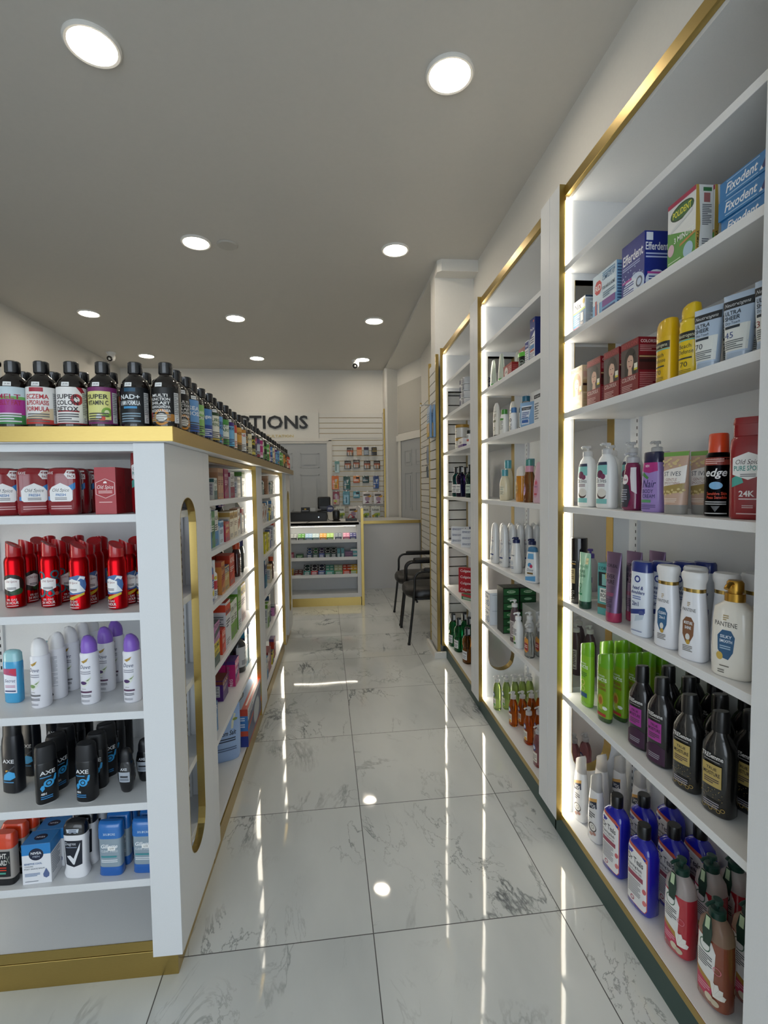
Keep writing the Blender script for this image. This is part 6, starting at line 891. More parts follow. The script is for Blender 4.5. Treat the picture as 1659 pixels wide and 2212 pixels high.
carton('tealpk', 'mint_blister_pack', 'candy box', 3.6, 5, 11.4, '1f6a74', F=[('r', -1.4, .6, 1.2, 5.2, 'b0c4c8'), ('l', -1.2, 6.4, 1.2, 10, 3, '5aa0a8')]); carton('purpk', 'candy_pack_box', 'candy box', 9.6, 6, 7.8, '3f2a50', F=[('l', -4.2, .6, 4, 7, 6, '8a5a7a')]); carton('tealbx', 'tissue_pack_box', 'candy box', 7.6, 6, 10, '3f9aa0', F=[('r', -3.8, 7.6, 3.8, 10, 'c8d0cc'), ('r', -2, 2.8, 3.2, 5.2, 'dfe6e4'), ('l', -1.4, 3.4, 2.4, 4.6, 1, '24605c')])

# --- hanging packs: hook and pack; origin at the top of the pack, hangs down local -z
def hang(key, name, w_, h_, col, el, thick=1.6, clear=False):
    mb = MB(); mb.loft([(-h_, w_*.46, thick*.25, 6), (-h_+.4, w_*.5, thick*.5, 6), (-h_*.4, w_*.5, thick*.5, 6), (-.8, w_*.5, thick*.3, 6), (0, w_*.47, thick*.12, 6)], col+(':r0.3:c'), 24)
    art(mb, el, lambda u, v, o: (u, -thick*.5-.05-o, v), 0, 0); hk = MB().tube([(0, 4.0, .55), (0, -6, .55), (0, -7.2, 1.1)], .25, STEEL, 8); hk.box(-1.0, 1.0, -7.4, -7.2, -.4, 1.5, 'e6e8e6')
    kind(key, name, 'hanging pack', [('pack', mb.mesh('pack', .01), None), ('peg_hook', hk.mesh('peg_hook', .01), None)])
BT = lambda w_, h_, a: [('r', -w_*.46, -h_*.62, w_*.46, -h_*.34, a), ('t', 'DURACELL', 0, -h_*.27, w_*.8, .9, 'dcd8d4', 'b')]+[('r', -w_*.36+i*w_*.19, -h_*.94, -w_*.36+i*w_*.19+w_*.12, -h_*.5, 'c8a07a' if i % 2 else 'd8d4d0') for i in range(4)]
hang('bat1', 'battery_pack', 9.6, 12.4, '1a1412', BT(9.6, 12.4, 'a8502c')); hang('bat2', 'battery_pack', 9.8, 12.6, '191314', BT(9.8, 12.6, '9a4a2c'))
hang('bork', 'throat_lozenge_pack', 7.6, 12.2, 'd2854a', [('r', -3.6, -3.4, 3.6, -.4, 'c0502c'), ('l', -3, -10.4, 3, -4.4, 5, 'ecc49a')]); hang('borp', 'throat_lozenge_pack', 7.6, 12.2, '6a7684', [('r', -3.6, -4, 3.6, -.4, '2f2440'), ('l', -3, -10.8, 3, -5, 5, 'c8d0d8')]); hang('blkpk', 'watch_battery_pack', 8.2, 12.2, '151413', [('t', 'MAX', .6, -3.4, 5, 1.4, 'b89a3c', 'b'), ('r', -3, -6.6, 3.8, -5.2, 'a88a34')])
hang('aquap', 'toothbrush_pack', 7.2, 17.6, '9db8b6', [('r', -3.4, -4, 3.4, -.6, '6a9c98'), ('r', -2.4, -15, -1.2, -5, '2f5a5c'), ('r', 0, -15.6, 2.8, -5.4, 'b8cccc')])
def razor(key, col, acc, h_=20.6, w_=10.4): hang(key, 'razor_pack', w_, h_, col, [('p', [(-1.4, -h_*.94), (3.4, -h_*.94), (4.6, -h_*.22), (-1, -h_*.3)], acc), ('p', [(-.8, -5.4), (3.2, -4.8), (2.2, -7.4), (1.2, -10.4), (.4, -10.4)], 'c4c8ca'), ('r', .4, -h_*.9, 1.4, -h_*.55, '2a3a3a'), ('t', 'Gillette', -.6, -h_*.62, 7, 1.5, 'ece8e2', 'bi'), ('l', -4, -h_*.9, -1.4, -h_*.72, 2, 'e4c8a8')])
razor('razor_o', 'd2691c', 'd8a01c'); razor('razor_t', '0f4a4a', '1a6a64', 20.4); razor('razor_b', '143a78', '2a5aa8', 19.2, 8.6)
def blade(key, col, acc, w_=10, h_=10.6): hang(key, 'razor_blade_pack', w_, h_, col, [('r', -.6, -4.6, 4, -1.6, '221d18'), ('t', 'Gillette', -.6, -7.4, 7, 1.5, 'eee8e0', 'bi'), ('r', -w_*.48, -h_*.96, w_*.3, -h_*.8, acc)])
blade('blade_o', 'c8741c', 'b8481c'); blade('blade_t', '123f40', '0f3434'); blade('blade_a', '4a94a8', '3f7f94')
hang('venus_r', 'razor_pack', 9.8, 20, '8a2f48', [('p', [(-4.6, -11.4), (4.6, -11.4), (4.6, -19.6), (-4.6, -19.6)], 'c8b8b0'), ('e', -.2, -4.6, 1.9, 1.5, 'a8b4bc'), ('r', -.8, -11, .6, -5.8, 'c8c8cc'), ('e', -1, -14.6, 2.4, 2.2, 'c8d060'), ('e', -2, -17, 1.6, 1.4, 'b84a4c')]); hang('venus_a', 'razor_pack', 10.2, 20.4, '4a8fa4', [('t', 'Venus', 0, -4.6, 6, 1.4, 'a8d0dc'), ('r', -.9, -18, .9, -9, '2f6a80'), ('l', -4, -14, -.6, -12.4, 1, 'dce8ec')])
hang('bagp', 'razor_bag', 14.8, 19, 'c9c6c6', [('r', -5.6, -6.6, 4, -3.6, '55504c'), ('p', [(-4, -8.6), (6, -5), (6, -8), (-2, -11)], 'c8962c'), ('e', 0, -11, 3.6, 3.4, 'a48aa4'), ('p', [(-4.4, -17.6), (3.4, -17), (1, -14.4)], '6a1f4a'), ('l', -6, -18.4, 6, -17.8, 1, 'e8e8e8')], 2.4); hang('bags', 'razor_bag', 14.4, 19, 'c4c8c2', [('t', 'Schick', 0, -6.4, 10.6, 3.2, '1c1c1c', 'b'), ('p', [(-6, -14), (0, -10), (6.4, -9.6), (6.4, -13.6), (0, -16)], '9ab03c'), ('e', -3.4, -14.4, 2, 2, 'c8a82c'), ('r', 2, -18, 3.4, -12, '2f6a50'), ('r', .2, -18.4, 1.2, -13, '2a2c30')], 2.4)
hang('maskp', 'wipe_hanging_pack', 12, 25.5, '6f94bc', [('r', -5.6, -24.6, 5.6, -14, 'd2ac48'), ('e', 1, -18, 3.4, 3.6, 'd8c0a8'), ('l', -4.6, -12, 4, -5, 4, 'c0d0e2'), ('e', -2, -22, 2, 1.6, 'e4cc70')], 2.2); hang('brushp', 'toothbrush_pack', 5, 20, '8f9cae', [('r', -1.8, -18, .2, -4, '26386a'), ('r', .6, -15, 1.8, -5, 'c0ccd8')], 1.8); hang('flossp', 'floss_pick_pack', 6, 14, '5c6a76', [('r', -2.6, -6, 2.6, -1, '34404a'), ('l', -2.4, -13, 2.4, -7, 4, '9fb0bc')], 1.8)

# ------------------------------------------------------------------ stocking the shelves (metres)
def along(x, y, r):
    """push a point by r away from the shop entrance along its direction, so the foot of a round body rests there"""
    d = math.hypot(x, y); return x+r*x/d, y+r*y/d
N1, N2, N3 = 'nearest right bay', 'middle right bay', 'farthest right bay'
z = RZ[1]; sh = 'second shelf of '+N1
put('nix', .888, 1.703, z, 'R', 'small white and blue treatment box, leftmost on second shelf of '+N1); put('rid', .896, 1.536, z, 'R', 'pale blue kit box with red octagon on second shelf of '+N1)
put('effer', .907, 1.381, z, 'R', 'navy blue denture tablet box with white name on second shelf of '+N1)
put('poli', .892, 1.179, z, 'R', 'green and white tablet box, front one of the pair, in '+N1, 'green and white tablet boxes'); put('poli', .938, 1.176, z, 'R', 'green and white tablet box hidden behind its twin in '+N1, 'green and white tablet boxes')
for i, q in enumerate(('bottom', 'middle', 'top')): put('fixo', .890-.002*i, .957+.003*(i % 2), z+i*.0408, 'R', f'long blue and magenta adhesive box, {q} of the stack in '+N1, 'blue and magenta boxes on the second shelf', turn=(-1, 1, -.5)[i])
z = RZ[2]
for i, (y, q) in enumerate(((1.717, 'blonde woman hair colour box, leftmost on third shelf of '), (1.597, 'dark red hair colour box beside the blonde one in '), (1.490, 'dark red hair colour box, third from left in '), (1.392, 'dark red hair colour box beside the yellow sunscreen in '))): put('hair%d' % i, .907, y, z, 'R', q+N1, 'hair colour boxes')
put('sunstick', .893, 1.253, z, 'R', 'short yellow sunscreen bottle with domed cap, third shelf of '+N1); put('sunspray', .895, 1.168, z, 'R', 'tall yellow sunscreen spray beside the pale blue tubes in '+N1, 'tall yellow sunscreens', 18); put('sunspray', .968, 1.105, z, 'R', 'tall yellow sunscreen spray half hidden behind pale blue tubes in '+N1, 'tall yellow sunscreens')
for k, x, y, q in (('sun70', .886, 1.100, 'numbered 70, front row, beside yellow spray'), ('sun70', .945, 1.085, 'half hidden behind the one numbered 70'), ('sun45', .886, 1.010, 'numbered 45 in the front row'), ('sun45', .940, 1.000, 'half hidden behind the one numbered 45'), ('sun30', .888, .930, 'numbered 30 beside the near post')): put(k, x, y, z, 'R', 'pale blue sunscreen tube '+q+', '+N1, 'pale blue sunscreen tubes', 22)
z = RZ[3]
for x, y, q in ((.893, 1.672, 'leftmost in front row'), (.893, 1.545, 'second in front row'), (.965, 1.640, 'behind the leftmost one'), (.965, 1.520, 'behind the second one'), (1.03, 1.49, 'at the back of its column')): put('stpump', x, y, z, 'R', 'white lotion pump bottle with teal label, '+q+', '+N1, 'white lotion pumps', 12)
put('veet', .895, 1.408, z, 'R', 'magenta gel pump bottle with clear pump, front one, in '+N1, 'magenta gel pumps', 8); put('veet', .975, 1.37, z, 'R', 'magenta gel pump bottle half hidden behind the front one in '+N1, 'magenta gel pumps')
put('nair', .892, 1.303, z, 'R', 'lilac cream bottle with navy cap on fourth shelf of '+N1, None, 14)
put('sttube', .890, 1.208, z, 'R', 'beige oatmeal scrub tube, front one, fourth shelf of '+N1, 'beige scrub tubes', 18); put('sttube', .945, 1.178, z, 'R', 'beige oatmeal scrub tube behind the front one, fourth shelf of '+N1, 'beige scrub tubes', 18)
put('edge', .902, 1.080, z, 'R', 'black shave gel can with orange cap, front one, in '+N1, 'shave gel cans', 40); put('edge', .966, 1.062, z, 'R', 'black shave gel can with orange cap behind its twin in '+N1, 'shave gel cans', 35)
put('oswash', .902, .985, z, 'R', 'big dark red body wash bottle with white shield, fourth shelf of '+N1, None, 36)
z = RZ[4]
put('blackcan', *along(.872, 1.690, .029), z, 'R', 'tall glossy black hair spray can at the left of fifth shelf, '+N1); put('gtube', *along(.858, 1.617, .02), z, 'R', 'pale green hair gel tube standing on dark cap in '+N1, None, 10)
put('lavpump', 1.03, 1.90, z, 'R', 'white pump bottle with lavender pump seen through the slot of '+N1, None, 20); put('root', .897, 1.535, z, 'R', 'slim teal root touch-up box on fifth shelf of '+N1, None, 20)
for x, y, q in ((.872, 1.462, 'front one'), (.940, 1.462, 'second one'), (1.013, 1.455, 'rear one')): put('ptube', x, y, z, 'R', 'metallic purple tube with pink cap, '+q+' of three, in '+N1, 'metallic purple tubes', 14)
for x, y, q in ((.868, 1.312, 'front one'), (.922, 1.302, 'second one'), (.981, 1.292, 'third one'), (1.035, 1.280, 'rear one')): put('headsh', x, y, z, 'R', 'white shampoo with navy cap, '+q+' in its row, fifth shelf of '+N1, 'white shampoos with navy caps', 16)
put('panblue', .876, 1.212, z, 'R', 'white shampoo with gold ring and blue label in '+N1, 'gold ringed shampoos', 14); put('panblue', .928, 1.180, z, 'R', 'white gold-ringed shampoo behind the blue label one in '+N1, 'gold ringed shampoos', 14)
put('panbrown', .876, 1.116, z, 'R', 'white shampoo with gold ring and brown label, front one, in '+N1, 'gold ringed shampoos', 16); put('panbrown', .932, 1.082, z, 'R', 'white shampoo with brown label half behind the gold pump in '+N1, 'gold ringed shampoos', 16); put('panbrown', .992, 1.066, z, 'R', 'white gold-ringed shampoo, rearmost by the near post, in '+N1, 'gold ringed shampoos', 10)
put('panpump', .886, 1.004, z, 'R', 'cream pump bottle with gold pump, front one, in '+N1, 'cream pump bottles', 24); put('panpump', .962, .985, z, 'R', 'cream pump bottle with gold pump, rear one, in '+N1, 'cream pump bottles', 18)
z = RZ[5]
put('fru1', .884, 1.645, z, 'R', 'bright lime shampoo bottle, leftmost on sixth shelf of '+N1, 'green shampoos', 10)
for i, x in enumerate((.884, .938, .986, 1.034, 1.078)): put('fru2', x, 1.527, z, 'R', f'olive green shampoo, {ORD[i]} from the front in its row, {N1}', 'green shampoos', 14)
for i, x in enumerate((.962, 1.018, 1.070)): put('fru1', x, 1.655, z, 'R', f'lime shampoo, {ORD[i]} behind the leftmost one, {N1}', 'green shampoos', 10)
for x, y, q in ((.905, 1.362, 'front left'), (.905, 1.272, 'front right'), (.982, 1.352, 'second row left'), (.982, 1.266, 'second row right'), (1.055, 1.345, 'rear left'), (1.055, 1.258, 'rear right')): put('trp', x, y, z, 'R', 'black shampoo bottle with purple label, '+q+' of its block, '+N1, 'black shampoos', 14)
for x, y, q in ((.902, 1.158, 'front left'), (.908, 1.062, 'front right'), (.980, 1.150, 'second row left'), (.985, 1.058, 'second row right'), (1.055, 1.150, 'rear left'), (1.058, 1.056, 'rear right'), (.955, .965, 'beside the near post')): put('trg', x, y, z, 'R', 'black shampoo bottle with gold label, '+q+' of its block, '+N1, 'black shampoos', 16)
for x, y, q in ((.985, 1.93, 'leftmost'), (1.03, 1.90, 'front'), (1.045, 2.02, 'rear')): put('darkp', x, y, z, 'R', f'mauve lotion pump seen through the slot of {N1}, {q} of three', 'mauve lotion pumps', 20)
z = RZ[6]
for x, y, q in ((.898, 1.712, 'front left'), (.898, 1.602, 'front right'), (.982, 1.716, 'second in the left row'), (1.046, 1.702, 'third in the left row'), (1.064, 1.605, 'rear right')): put('vo5', x, y, z, 'R', 'slim white conditioner bottle, '+q+', bottom shelf of '+N1, 'slim white conditioners', 14)
for x, y, q in ((.892, 1.464, 'front of the left row'), (.980, 1.456, 'second of the left row'), (1.066, 1.445, 'rear of the left row'), (.892, 1.322, 'front of the right row'), (.980, 1.312, 'second of the right row'), (1.056, 1.302, 'rear of the right row')): put('teal', x, y, z, 'R', 'cobalt blue bubble bath bottle, '+q+', '+N1, 'cobalt blue bottles', 10)
for k, x, y, q in (('softred', .908, 1.184, 'opaque red soap pump with green top, front one'), ('softred', .995, 1.184, 'opaque red soap pump, second one'), ('softred', 1.064, 1.180, 'opaque red soap pump, rear one'), ('softamb', .902, 1.052, 'translucent amber soap pump with green top, front one'), ('softamb', .984, 1.044, 'translucent amber soap pump, second one'), ('softamb', 1.056, 1.040, 'translucent amber soap pump, rear one')): put(k, x, y, z, 'R', q+', bottom shelf of '+N1, 'soap pumps with tags', 10)
put('gbox', .955, .93, z, 'R', 'green box edge beside the near post on bottom shelf of '+N1, None, 0)
for x, y, q in ((1.005, 1.98, 'nearer the aisle'), (1.06, 1.985, 'nearer the wall')): put('pink', x, y, z, 'R', 'rosy soap pump seen through the bottom slot, '+q, 'rosy soap pumps', 20)

# middle bay
z = RZ[1]
put('geltube', .885, 2.712, z, 'R', 'clear gel tube with green base, leftmost, second shelf of '+N2, 'clear gel tubes'); put('geltube', .885, 2.575, z, 'R', 'clear gel tube with green base, second from left, in '+N2, 'clear gel tubes'); put('geltube', .955, 2.52, z, 'R', 'clear gel tube half behind the red kit in '+N2, 'clear gel tubes')
put('redkit', .892, 2.43, z, 'R', 'low dark red box with white circle in '+N2); put('redbig', .99, 2.42, z, 'R', 'tall dark red box behind the black jar in '+N2); put('jarg', .912, 2.285, z, 'R', 'black hair gel jar with bright green lid in '+N2, None, 30)
put('bsm', .892, 2.178, z, 'R', 'small white box with navy top on second shelf of '+N2); put('btall', .912, 2.112, z, 'R', 'tall navy and white box on second shelf of '+N2)
z = RZ[2]
put('wtube', .885, 2.655, z, 'R', 'cream lotion tube leftmost on third shelf of '+N2, 'cream lotion tubes', 12); put('wtube', .958, 2.60, z, 'R', 'cream lotion tube behind the green-capped bottle in '+N2, 'cream lotion tubes', 12); put('wgreen', .888, 2.535, z, 'R', 'white bottle with green cap on third shelf of '+N2, None, 15)
put('dropb', .884, 2.385, z, 'R', 'small white bottle with blue cap on third shelf of '+N2); put('micel', .925, 2.330, z, 'R', 'clear micellar water bottle with teal cap, front one, in '+N2, 'micellar water bottles', 25); put('wipes', .892, 2.205, z, 'R', 'crinkled blue face wipe pouch on third shelf of '+N2, None, 30); put('micel', .985, 2.18, z, 'R', 'clear micellar bottle half behind the white box in '+N2, 'micellar water bottles'); put('wbbox', .90, 2.078, z, 'R', 'white box with black band on third shelf of '+N2)
z = RZ[3]
put('avl', .945, 2.64, z, 'R', 'tall cream baby wash with teal cap, left one, in '+N2, 'cream baby washes'); put('avl', 1.02, 2.50, z, 'R', 'tall cream baby wash with teal cap, right one, in '+N2, 'cream baby washes'); put('avs', .892, 2.54, z, 'R', 'short cream baby wash with teal cap, left one, in '+N2, 'cream baby washes', 20); put('avs', .945, 2.45, z, 'R', 'short cream baby wash with teal cap, right one, in '+N2, 'cream baby washes', 20)
put('babyor', .895, 2.315, z, 'R', 'amber baby shampoo with pale cap on fourth shelf of '+N2, 'amber baby bottles', 10); put('babyor', .965, 2.31, z, 'R', 'amber baby shampoo half hidden behind its twin in '+N2, 'amber baby bottles', 10); put('babypk', .892, 2.205, z, 'R', 'clear baby oil bottle with pink collar in '+N2, None, 10); put('babyrose', .892, 2.085, z, 'R', 'pink baby lotion bottle on fourth shelf of '+N2, None, 10)
z = RZ[4]
for i, (x, y) in enumerate(((.880, 2.672), (.922, 2.656), (.962, 2.644), (1.002, 2.632), (1.042, 2.620), (1.078, 2.61))): put('dovewash', x, y, z, 'R', f'white curved body wash, {ORD[i]} in the left row, fifth shelf of {N2}', 'white curved body washes', 8)
for i, (x, y) in enumerate(((.884, 2.530), (.926, 2.520), (.964, 2.508), (1.004, 2.498), (1.044, 2.486), (1.08, 2.47))): put('dovewash', x, y, z, 'R', f'white curved body wash, {ORD[i]} in the right row, fifth shelf of {N2}', 'white curved body washes', 8)
for i, (x, y) in enumerate(((.884, 2.350), (.930, 2.262), (.990, 2.255))): put('dovepump', x, y, z, 'R', f'white pump bottle with navy pump, {ORD[i]} from left, {N2}', 'white bottles with navy pumps', 10)
put('babywash', .866, 2.098, z, 'R', 'white baby wash bottle with pale blue shoulder in '+N2, None, 34)
z = RZ[5]
for i, q in enumerate(('lower', 'upper')): put('soapw', .915, 2.72, z+.0925*i, 'R', f'white soap multipack, {q} one of the stack, sixth shelf of {N2}', 'white soap multipacks')
for x, q in ((.915, 'front'), (1.008, 'rear')):
    for i, p_ in enumerate(('lower', 'upper')): put('soapg', x, 2.555, z+.1245*i, 'R', f'black and green soap multipack, {p_} one of the {q} stack', 'green soap multipacks', 0)
put('clearbox', 1.03, 2.40, z, 'R', 'clear plastic box behind the white pumps in '+N2)
for i, x in enumerate((.870, .928, .986)): put('whitep', x, 2.285, z, 'R', f'white soap pump, {ORD[i]} from the front, sixth shelf of {N2}', 'white soap pumps', 12)
for i, x in enumerate((.873, .926)): put('clear', x, 2.150, z, 'R', f'clear soap pump with orange label, {ORD[i]} from front, {N2}', 'clear soap pumps', 12)
put('darkp', .885, 2.375, z, 'R', 'mauve pump bottle beside the green soap stack in '+N2, None, 10)
z = RZ[6]
for i, x in enumerate((.882, .935, .985, 1.030, 1.072)): put('lime', x, 2.640, z, 'R', f'lime green soap pump, {ORD[i]} from the front, bottom shelf of {N2}', 'lime soap pumps', 10)
for i, x in enumerate((.905, .955, 1.005, 1.052)): put('orange', x, 2.448, z, 'R', f'orange soap pump, {ORD[i]} from the front in the left row, {N2}', 'orange soap pumps', 10)
for i, x in enumerate((.915, .968, 1.02)): put('orange', x, 2.262, z, 'R', f'orange soap pump, {ORD[i]} from the front in the right row, {N2}', 'orange soap pumps', 10)
put('pink', .884, 2.070, z, 'R', 'rosy soap pump beside the near post of '+N2, None, 10)

# farthest bay
z = RZ[1]
for i in range(4): put('wipestack', .945, 3.27, z+.0465*i, 'R', f'white wipe pack with navy ends, {ORD[i]} from the bottom of the stack', 'stacked wipe packs')
put('bsm', .90, 3.42, z, 'R', 'small navy and white box beside the stacked wipe packs in '+N3)
z = RZ[2]
put('jargold', .950, 3.66, z, 'R', 'white jar with gold lid, lower of the left pair, in '+N3, 'white jars with gold lids'); put('jargold', .950, 3.66, z+.099, 'R', 'white jar with gold lid, upper of the left pair, in '+N3, 'white jars with gold lids')
put('jargold', 1.02, 3.42, z, 'R', 'white jar with gold lid, lower of the right pair, in '+N3, 'white jars with gold lids'); put('jargold', 1.02, 3.42, z+.099, 'R', 'white jar with gold lid, upper of the right pair, in '+N3, 'white jars with gold lids')
put('tums', .895, 3.40, z, 'R', 'low white and purple tablet box in front of gold-lidded jars', None); put('pillw', .885, 3.20, z, 'R', 'small white bottle with black cap on third shelf of '+N3)
z = RZ[3]
for k, x, y, q in (('mwteal', .905, 3.66, 'teal mouthwash, front one'), ('mwteal', .985, 3.69, 'teal mouthwash, rear one'), ('mwpurple', .905, 3.53, 'dark purple mouthwash, front one'), ('mwpurple', .985, 3.545, 'dark purple mouthwash, rear one'), ('mwdark', .910, 3.28, 'dark green mouthwash, front one'), ('mwdark', .995, 3.29, 'dark green mouthwash, rear one')): put(k, x, y, z, 'R', q+', fourth shelf of '+N3, 'mouthwash bottles, fourth shelf', 20)
z = RZ[4]
for i, q in enumerate(('bottom', 'middle', 'top')): put('senso', .935, 3.60, z+.0435*i, 'R', f'white and navy toothpaste box, {q} of the left stack, {N3}', 'white toothpaste boxes', 62)
for i, q in enumerate(('bottom', 'middle', 'top')): put('senso', .95, 3.36, z+.0435*i, 'R', f'white and navy toothpaste box, {q} of the right stack, {N3}', 'white toothpaste boxes', 62)
z = RZ[5]
for i, q in enumerate(('bottom', 'second', 'third', 'top')): put('colg', .975, 3.52, z+.0465*i, 'R', f'red and blue toothpaste box, {q} of the stack, {N3}', 'red toothpaste boxes', 55)
put('smbox', .905, 3.29, z, 'R', 'small green and red toothpaste box on sixth shelf of '+N3, None, 30)
z = RZ[6]
for k, x, y, q in (('mwgreen', .893, 3.755, 'green mouthwash, leftmost at the front'), ('mwgreen', .905, 3.620, 'green mouthwash, second at the front'), ('mwgreen', .985, 3.760, 'green mouthwash, rear left'), ('mwgreen', .990, 3.630, 'green mouthwash, rear right'), ('mwamber', .905, 3.368, 'amber mouthwash, front one'), ('mwamber', .990, 3.37, 'amber mouthwash, rear one'), ('mwblue', .905, 3.12, 'blue mouthwash half hidden by the post')): put(k, x, y, z, 'R', q+', bottom shelf of '+N3, 'mouthwash bottles, bottom shelf', 20)

# front display end of the gondola
E0 = 'front display end'; z = EZ[0]
for c, x in enumerate((-.755, -.835, -.915)):
    for r in range(3): put('twin', x, 1.425+r*.052, z, 'F', f'dark red deodorant twin pack, {("right", "middle", "left")[c]} column, {ORD[r]} from the front', 'red deodorant twin packs', (0, 34, 38)[c]*0+(2 if c == 0 else 30))
for r in range(3): put('osbox', -.634, 1.420+r*.056, z, 'F', f'red cologne box with hexagon outline, {ORD[r]} from the front', 'red cologne boxes')
put('oswash', -.548, 1.455, z, 'F', 'dark red body wash bottle beside the post, top shelf of '+E0, None, -10)
z = EZ[1]; cols = [(-.944, 'can_dark', 1.500), (-.842, 'can_teal', 1.492), (-.740, 'can_peak', 1.450), (-.632, 'can_peak', 1.440)]
nm = {'can_dark': 'red spray can with dark leafy label', 'can_teal': 'red spray can with teal tentacle label', 'can_peak': 'red spray can with blue mountain label'}
for c, (x, k, y) in enumerate(cols):
    for r in range(4): put(k, x-.003*r*c+(.012 if c == 3 else .0)*r, y+.0575*r, z, 'F', f'{nm[k]}, {("leftmost", "second", "third", "rightmost")[c]} column, {ORD[r]} from front', 'red spray cans', (8, 12, -18, -26)[c]+(0, 60, -50, 120)[r])
for r in range(3): put('can_peak', -.578+.008*r, 1.50+.057*r, z, 'F', f'red spray can tucked by the post, {ORD[r]} from the front', 'red spray cans', -30+70*r)
z = EZ[2]
for x, y, q in ((-.955, 1.490, 'front left'), (-.905, 1.560, 'second'), (-.905, 1.625, 'rear')): put('bluedeo', x-.0, y, z, 'F', f'sky blue deodorant stick, {q} of its group, {E0}', 'sky blue deodorants', -8)
for r, (x, y) in enumerate(((-.858, 1.452), (-.845, 1.508), (-.836, 1.566), (-.830, 1.622), (-.826, 1.680))): put('dovew', x, y, z, 'F', f'white dry spray with white cap, {ORD[r]} from the front, {E0}', 'white capped dry sprays', (-14, 170, -5, 165, 10)[r])
for r, (x, y) in enumerate(((-.728, 1.460), (-.722, 1.545), (-.722, 1.615))): put('dovep', x, y, z, 'F', f'white dry spray with purple cap, left column, {ORD[r]} from front', 'purple capped dry sprays', -6)
for r, (x, y) in enumerate(((-.609, 1.458), (-.556, 1.530))): put('dovep', x, y, z, 'F', f'white dry spray with purple cap, {("right column front", "half hidden behind post")[r]}', 'purple capped dry sprays', -6)
z = EZ[3]
for r, (x, y) in enumerate(((-.962, 1.480), (-.965, 1.565), (-.930, 1.64))): put('axel', x, y, z, 'F', f'large black body wash bottle, {ORD[r]} from the front, {E0}', 'large black body washes', -12)
for r in range(5): put('axes', -.838-.003*r, 1.420+.0575*r, z, 'F', f'black spray can, left column, {ORD[r]} from the front, {E0}', 'black spray cans', (38, 60, 150, -8, 160)[r])
for r in range(5): put('axes', -.726+.001*r, 1.415+.0575*r, z, 'F', f'black spray can, right column, {ORD[r]} from the front, {E0}', 'black spray cans', (-8, 5, 40, -4, 150)[r])
for r, (x, y) in enumerate(((-.629, 1.440), (-.598, 1.490), (-.590, 1.545), (-.585, 1.60))): put('axer', x, y, z, 'F', f'black roll-on deodorant, {ORD[r]} from the front, {E0}', 'black roll-ons', -6)
put('nivea', -.530, 1.452, z, 'F', 'blue and white balm box cut off by the post, fourth shelf', 'balm boxes')
z = EZ[4]
for r in range(5): put('rguard', -.955+.006*r, 1.412+.040*r, z, 'F', f'grey deodorant with orange cap, {ORD[r]} from the front, {E0}', 'orange capped deodorants', -4)
for r in range(2): put('nivea', -.862+.004*r, 1.422+.058*r, z, 'F', f'blue and white balm box on lowest stocked shelf, {("front", "rear")[r]} one', 'balm boxes', 3)
for r in range(4): put('degree', -.766+.004*r, 1.422+.046*r, z, 'F', f'white deodorant with black cap, {ORD[r]} from the front, {E0}', 'black capped deodorants', -4)
for c, x in enumerate((-.667, -.574)):
    for r in range(4): put('gill', x+.006*r, 1.415+.038*r, z, 'F', f'clear blue-capped deodorant, {("left", "right")[c]} column, {ORD[r]} from the front', 'blue capped deodorants', -4)

# dark bottles on the gondola top
z = 1.547; cn = ['green and pink', 'white and red', 'white colon', 'yellow fruit', 'black and blue', 'black and orange']
put('sup20', -.945, 1.412, z, 'F', 'dark supplement bottle cut by the left photo edge, front row', 'supplement bottles on the gondola top')
for i, x in enumerate((-.867, -.794, -.717, -.636, -.551, -.470)): put('sup%d' % i, x, 1.412, z, 'F', f'dark supplement bottle with {cn[i]} label, front row', 'supplement bottles on the gondola top', (14, 10, 6, 0, -4, -8)[i])
for i, x in enumerate((-.911, -.830, -.750, -.668, -.572)): put('sup%d' % (10+i), x, 1.535, z, 'F', f'dark supplement bottle behind the front row, {ORD[i]} from left', 'supplement bottles on the gondola top')
sc_ = ['', '', '', '', '', 'black', 'blue', 'green', 'blue and navy', 'cream', 'light blue', 'pale green', 'purple and blue', 'orange and cream', 'golden', 'white', 'black and gold', 'buff', 'black and yellow', 'violet', 'grey and purple', 'pink', 'white and green', 'dark green', 'green', 'orange', 'red']
y = 1.500; i = 0
seq = [5, 6, 7, 8, 9, 10, 11, 12, 13, 14, 15, 16, 17, 18, 19, 20, 21, 22, 23, 24, 25, 8, 17, 21, 12, 10, 22, 24, 7, 25, 14, 16, 13, 25, 26, 26]
for i, k in enumerate(seq): put('sup%d' % k, -.474+.004*math.sin(i*2.1), 1.500+i*.0875, z, 'L', f'dark supplement bottle with {sc_[k]} label, {ORD[i]} along the aisle edge', 'supplement bottles on the gondola top', -38+8*math.sin(i*1.7))
for i in range(14): put('sup%d' % seq[(i*3+4) % len(seq)], -.566, 1.63+i*.215, z, 'L', f'dark supplement bottle, {ORD[i]} in the second row behind the aisle edge', 'supplement bottles on the gondola top', -30)

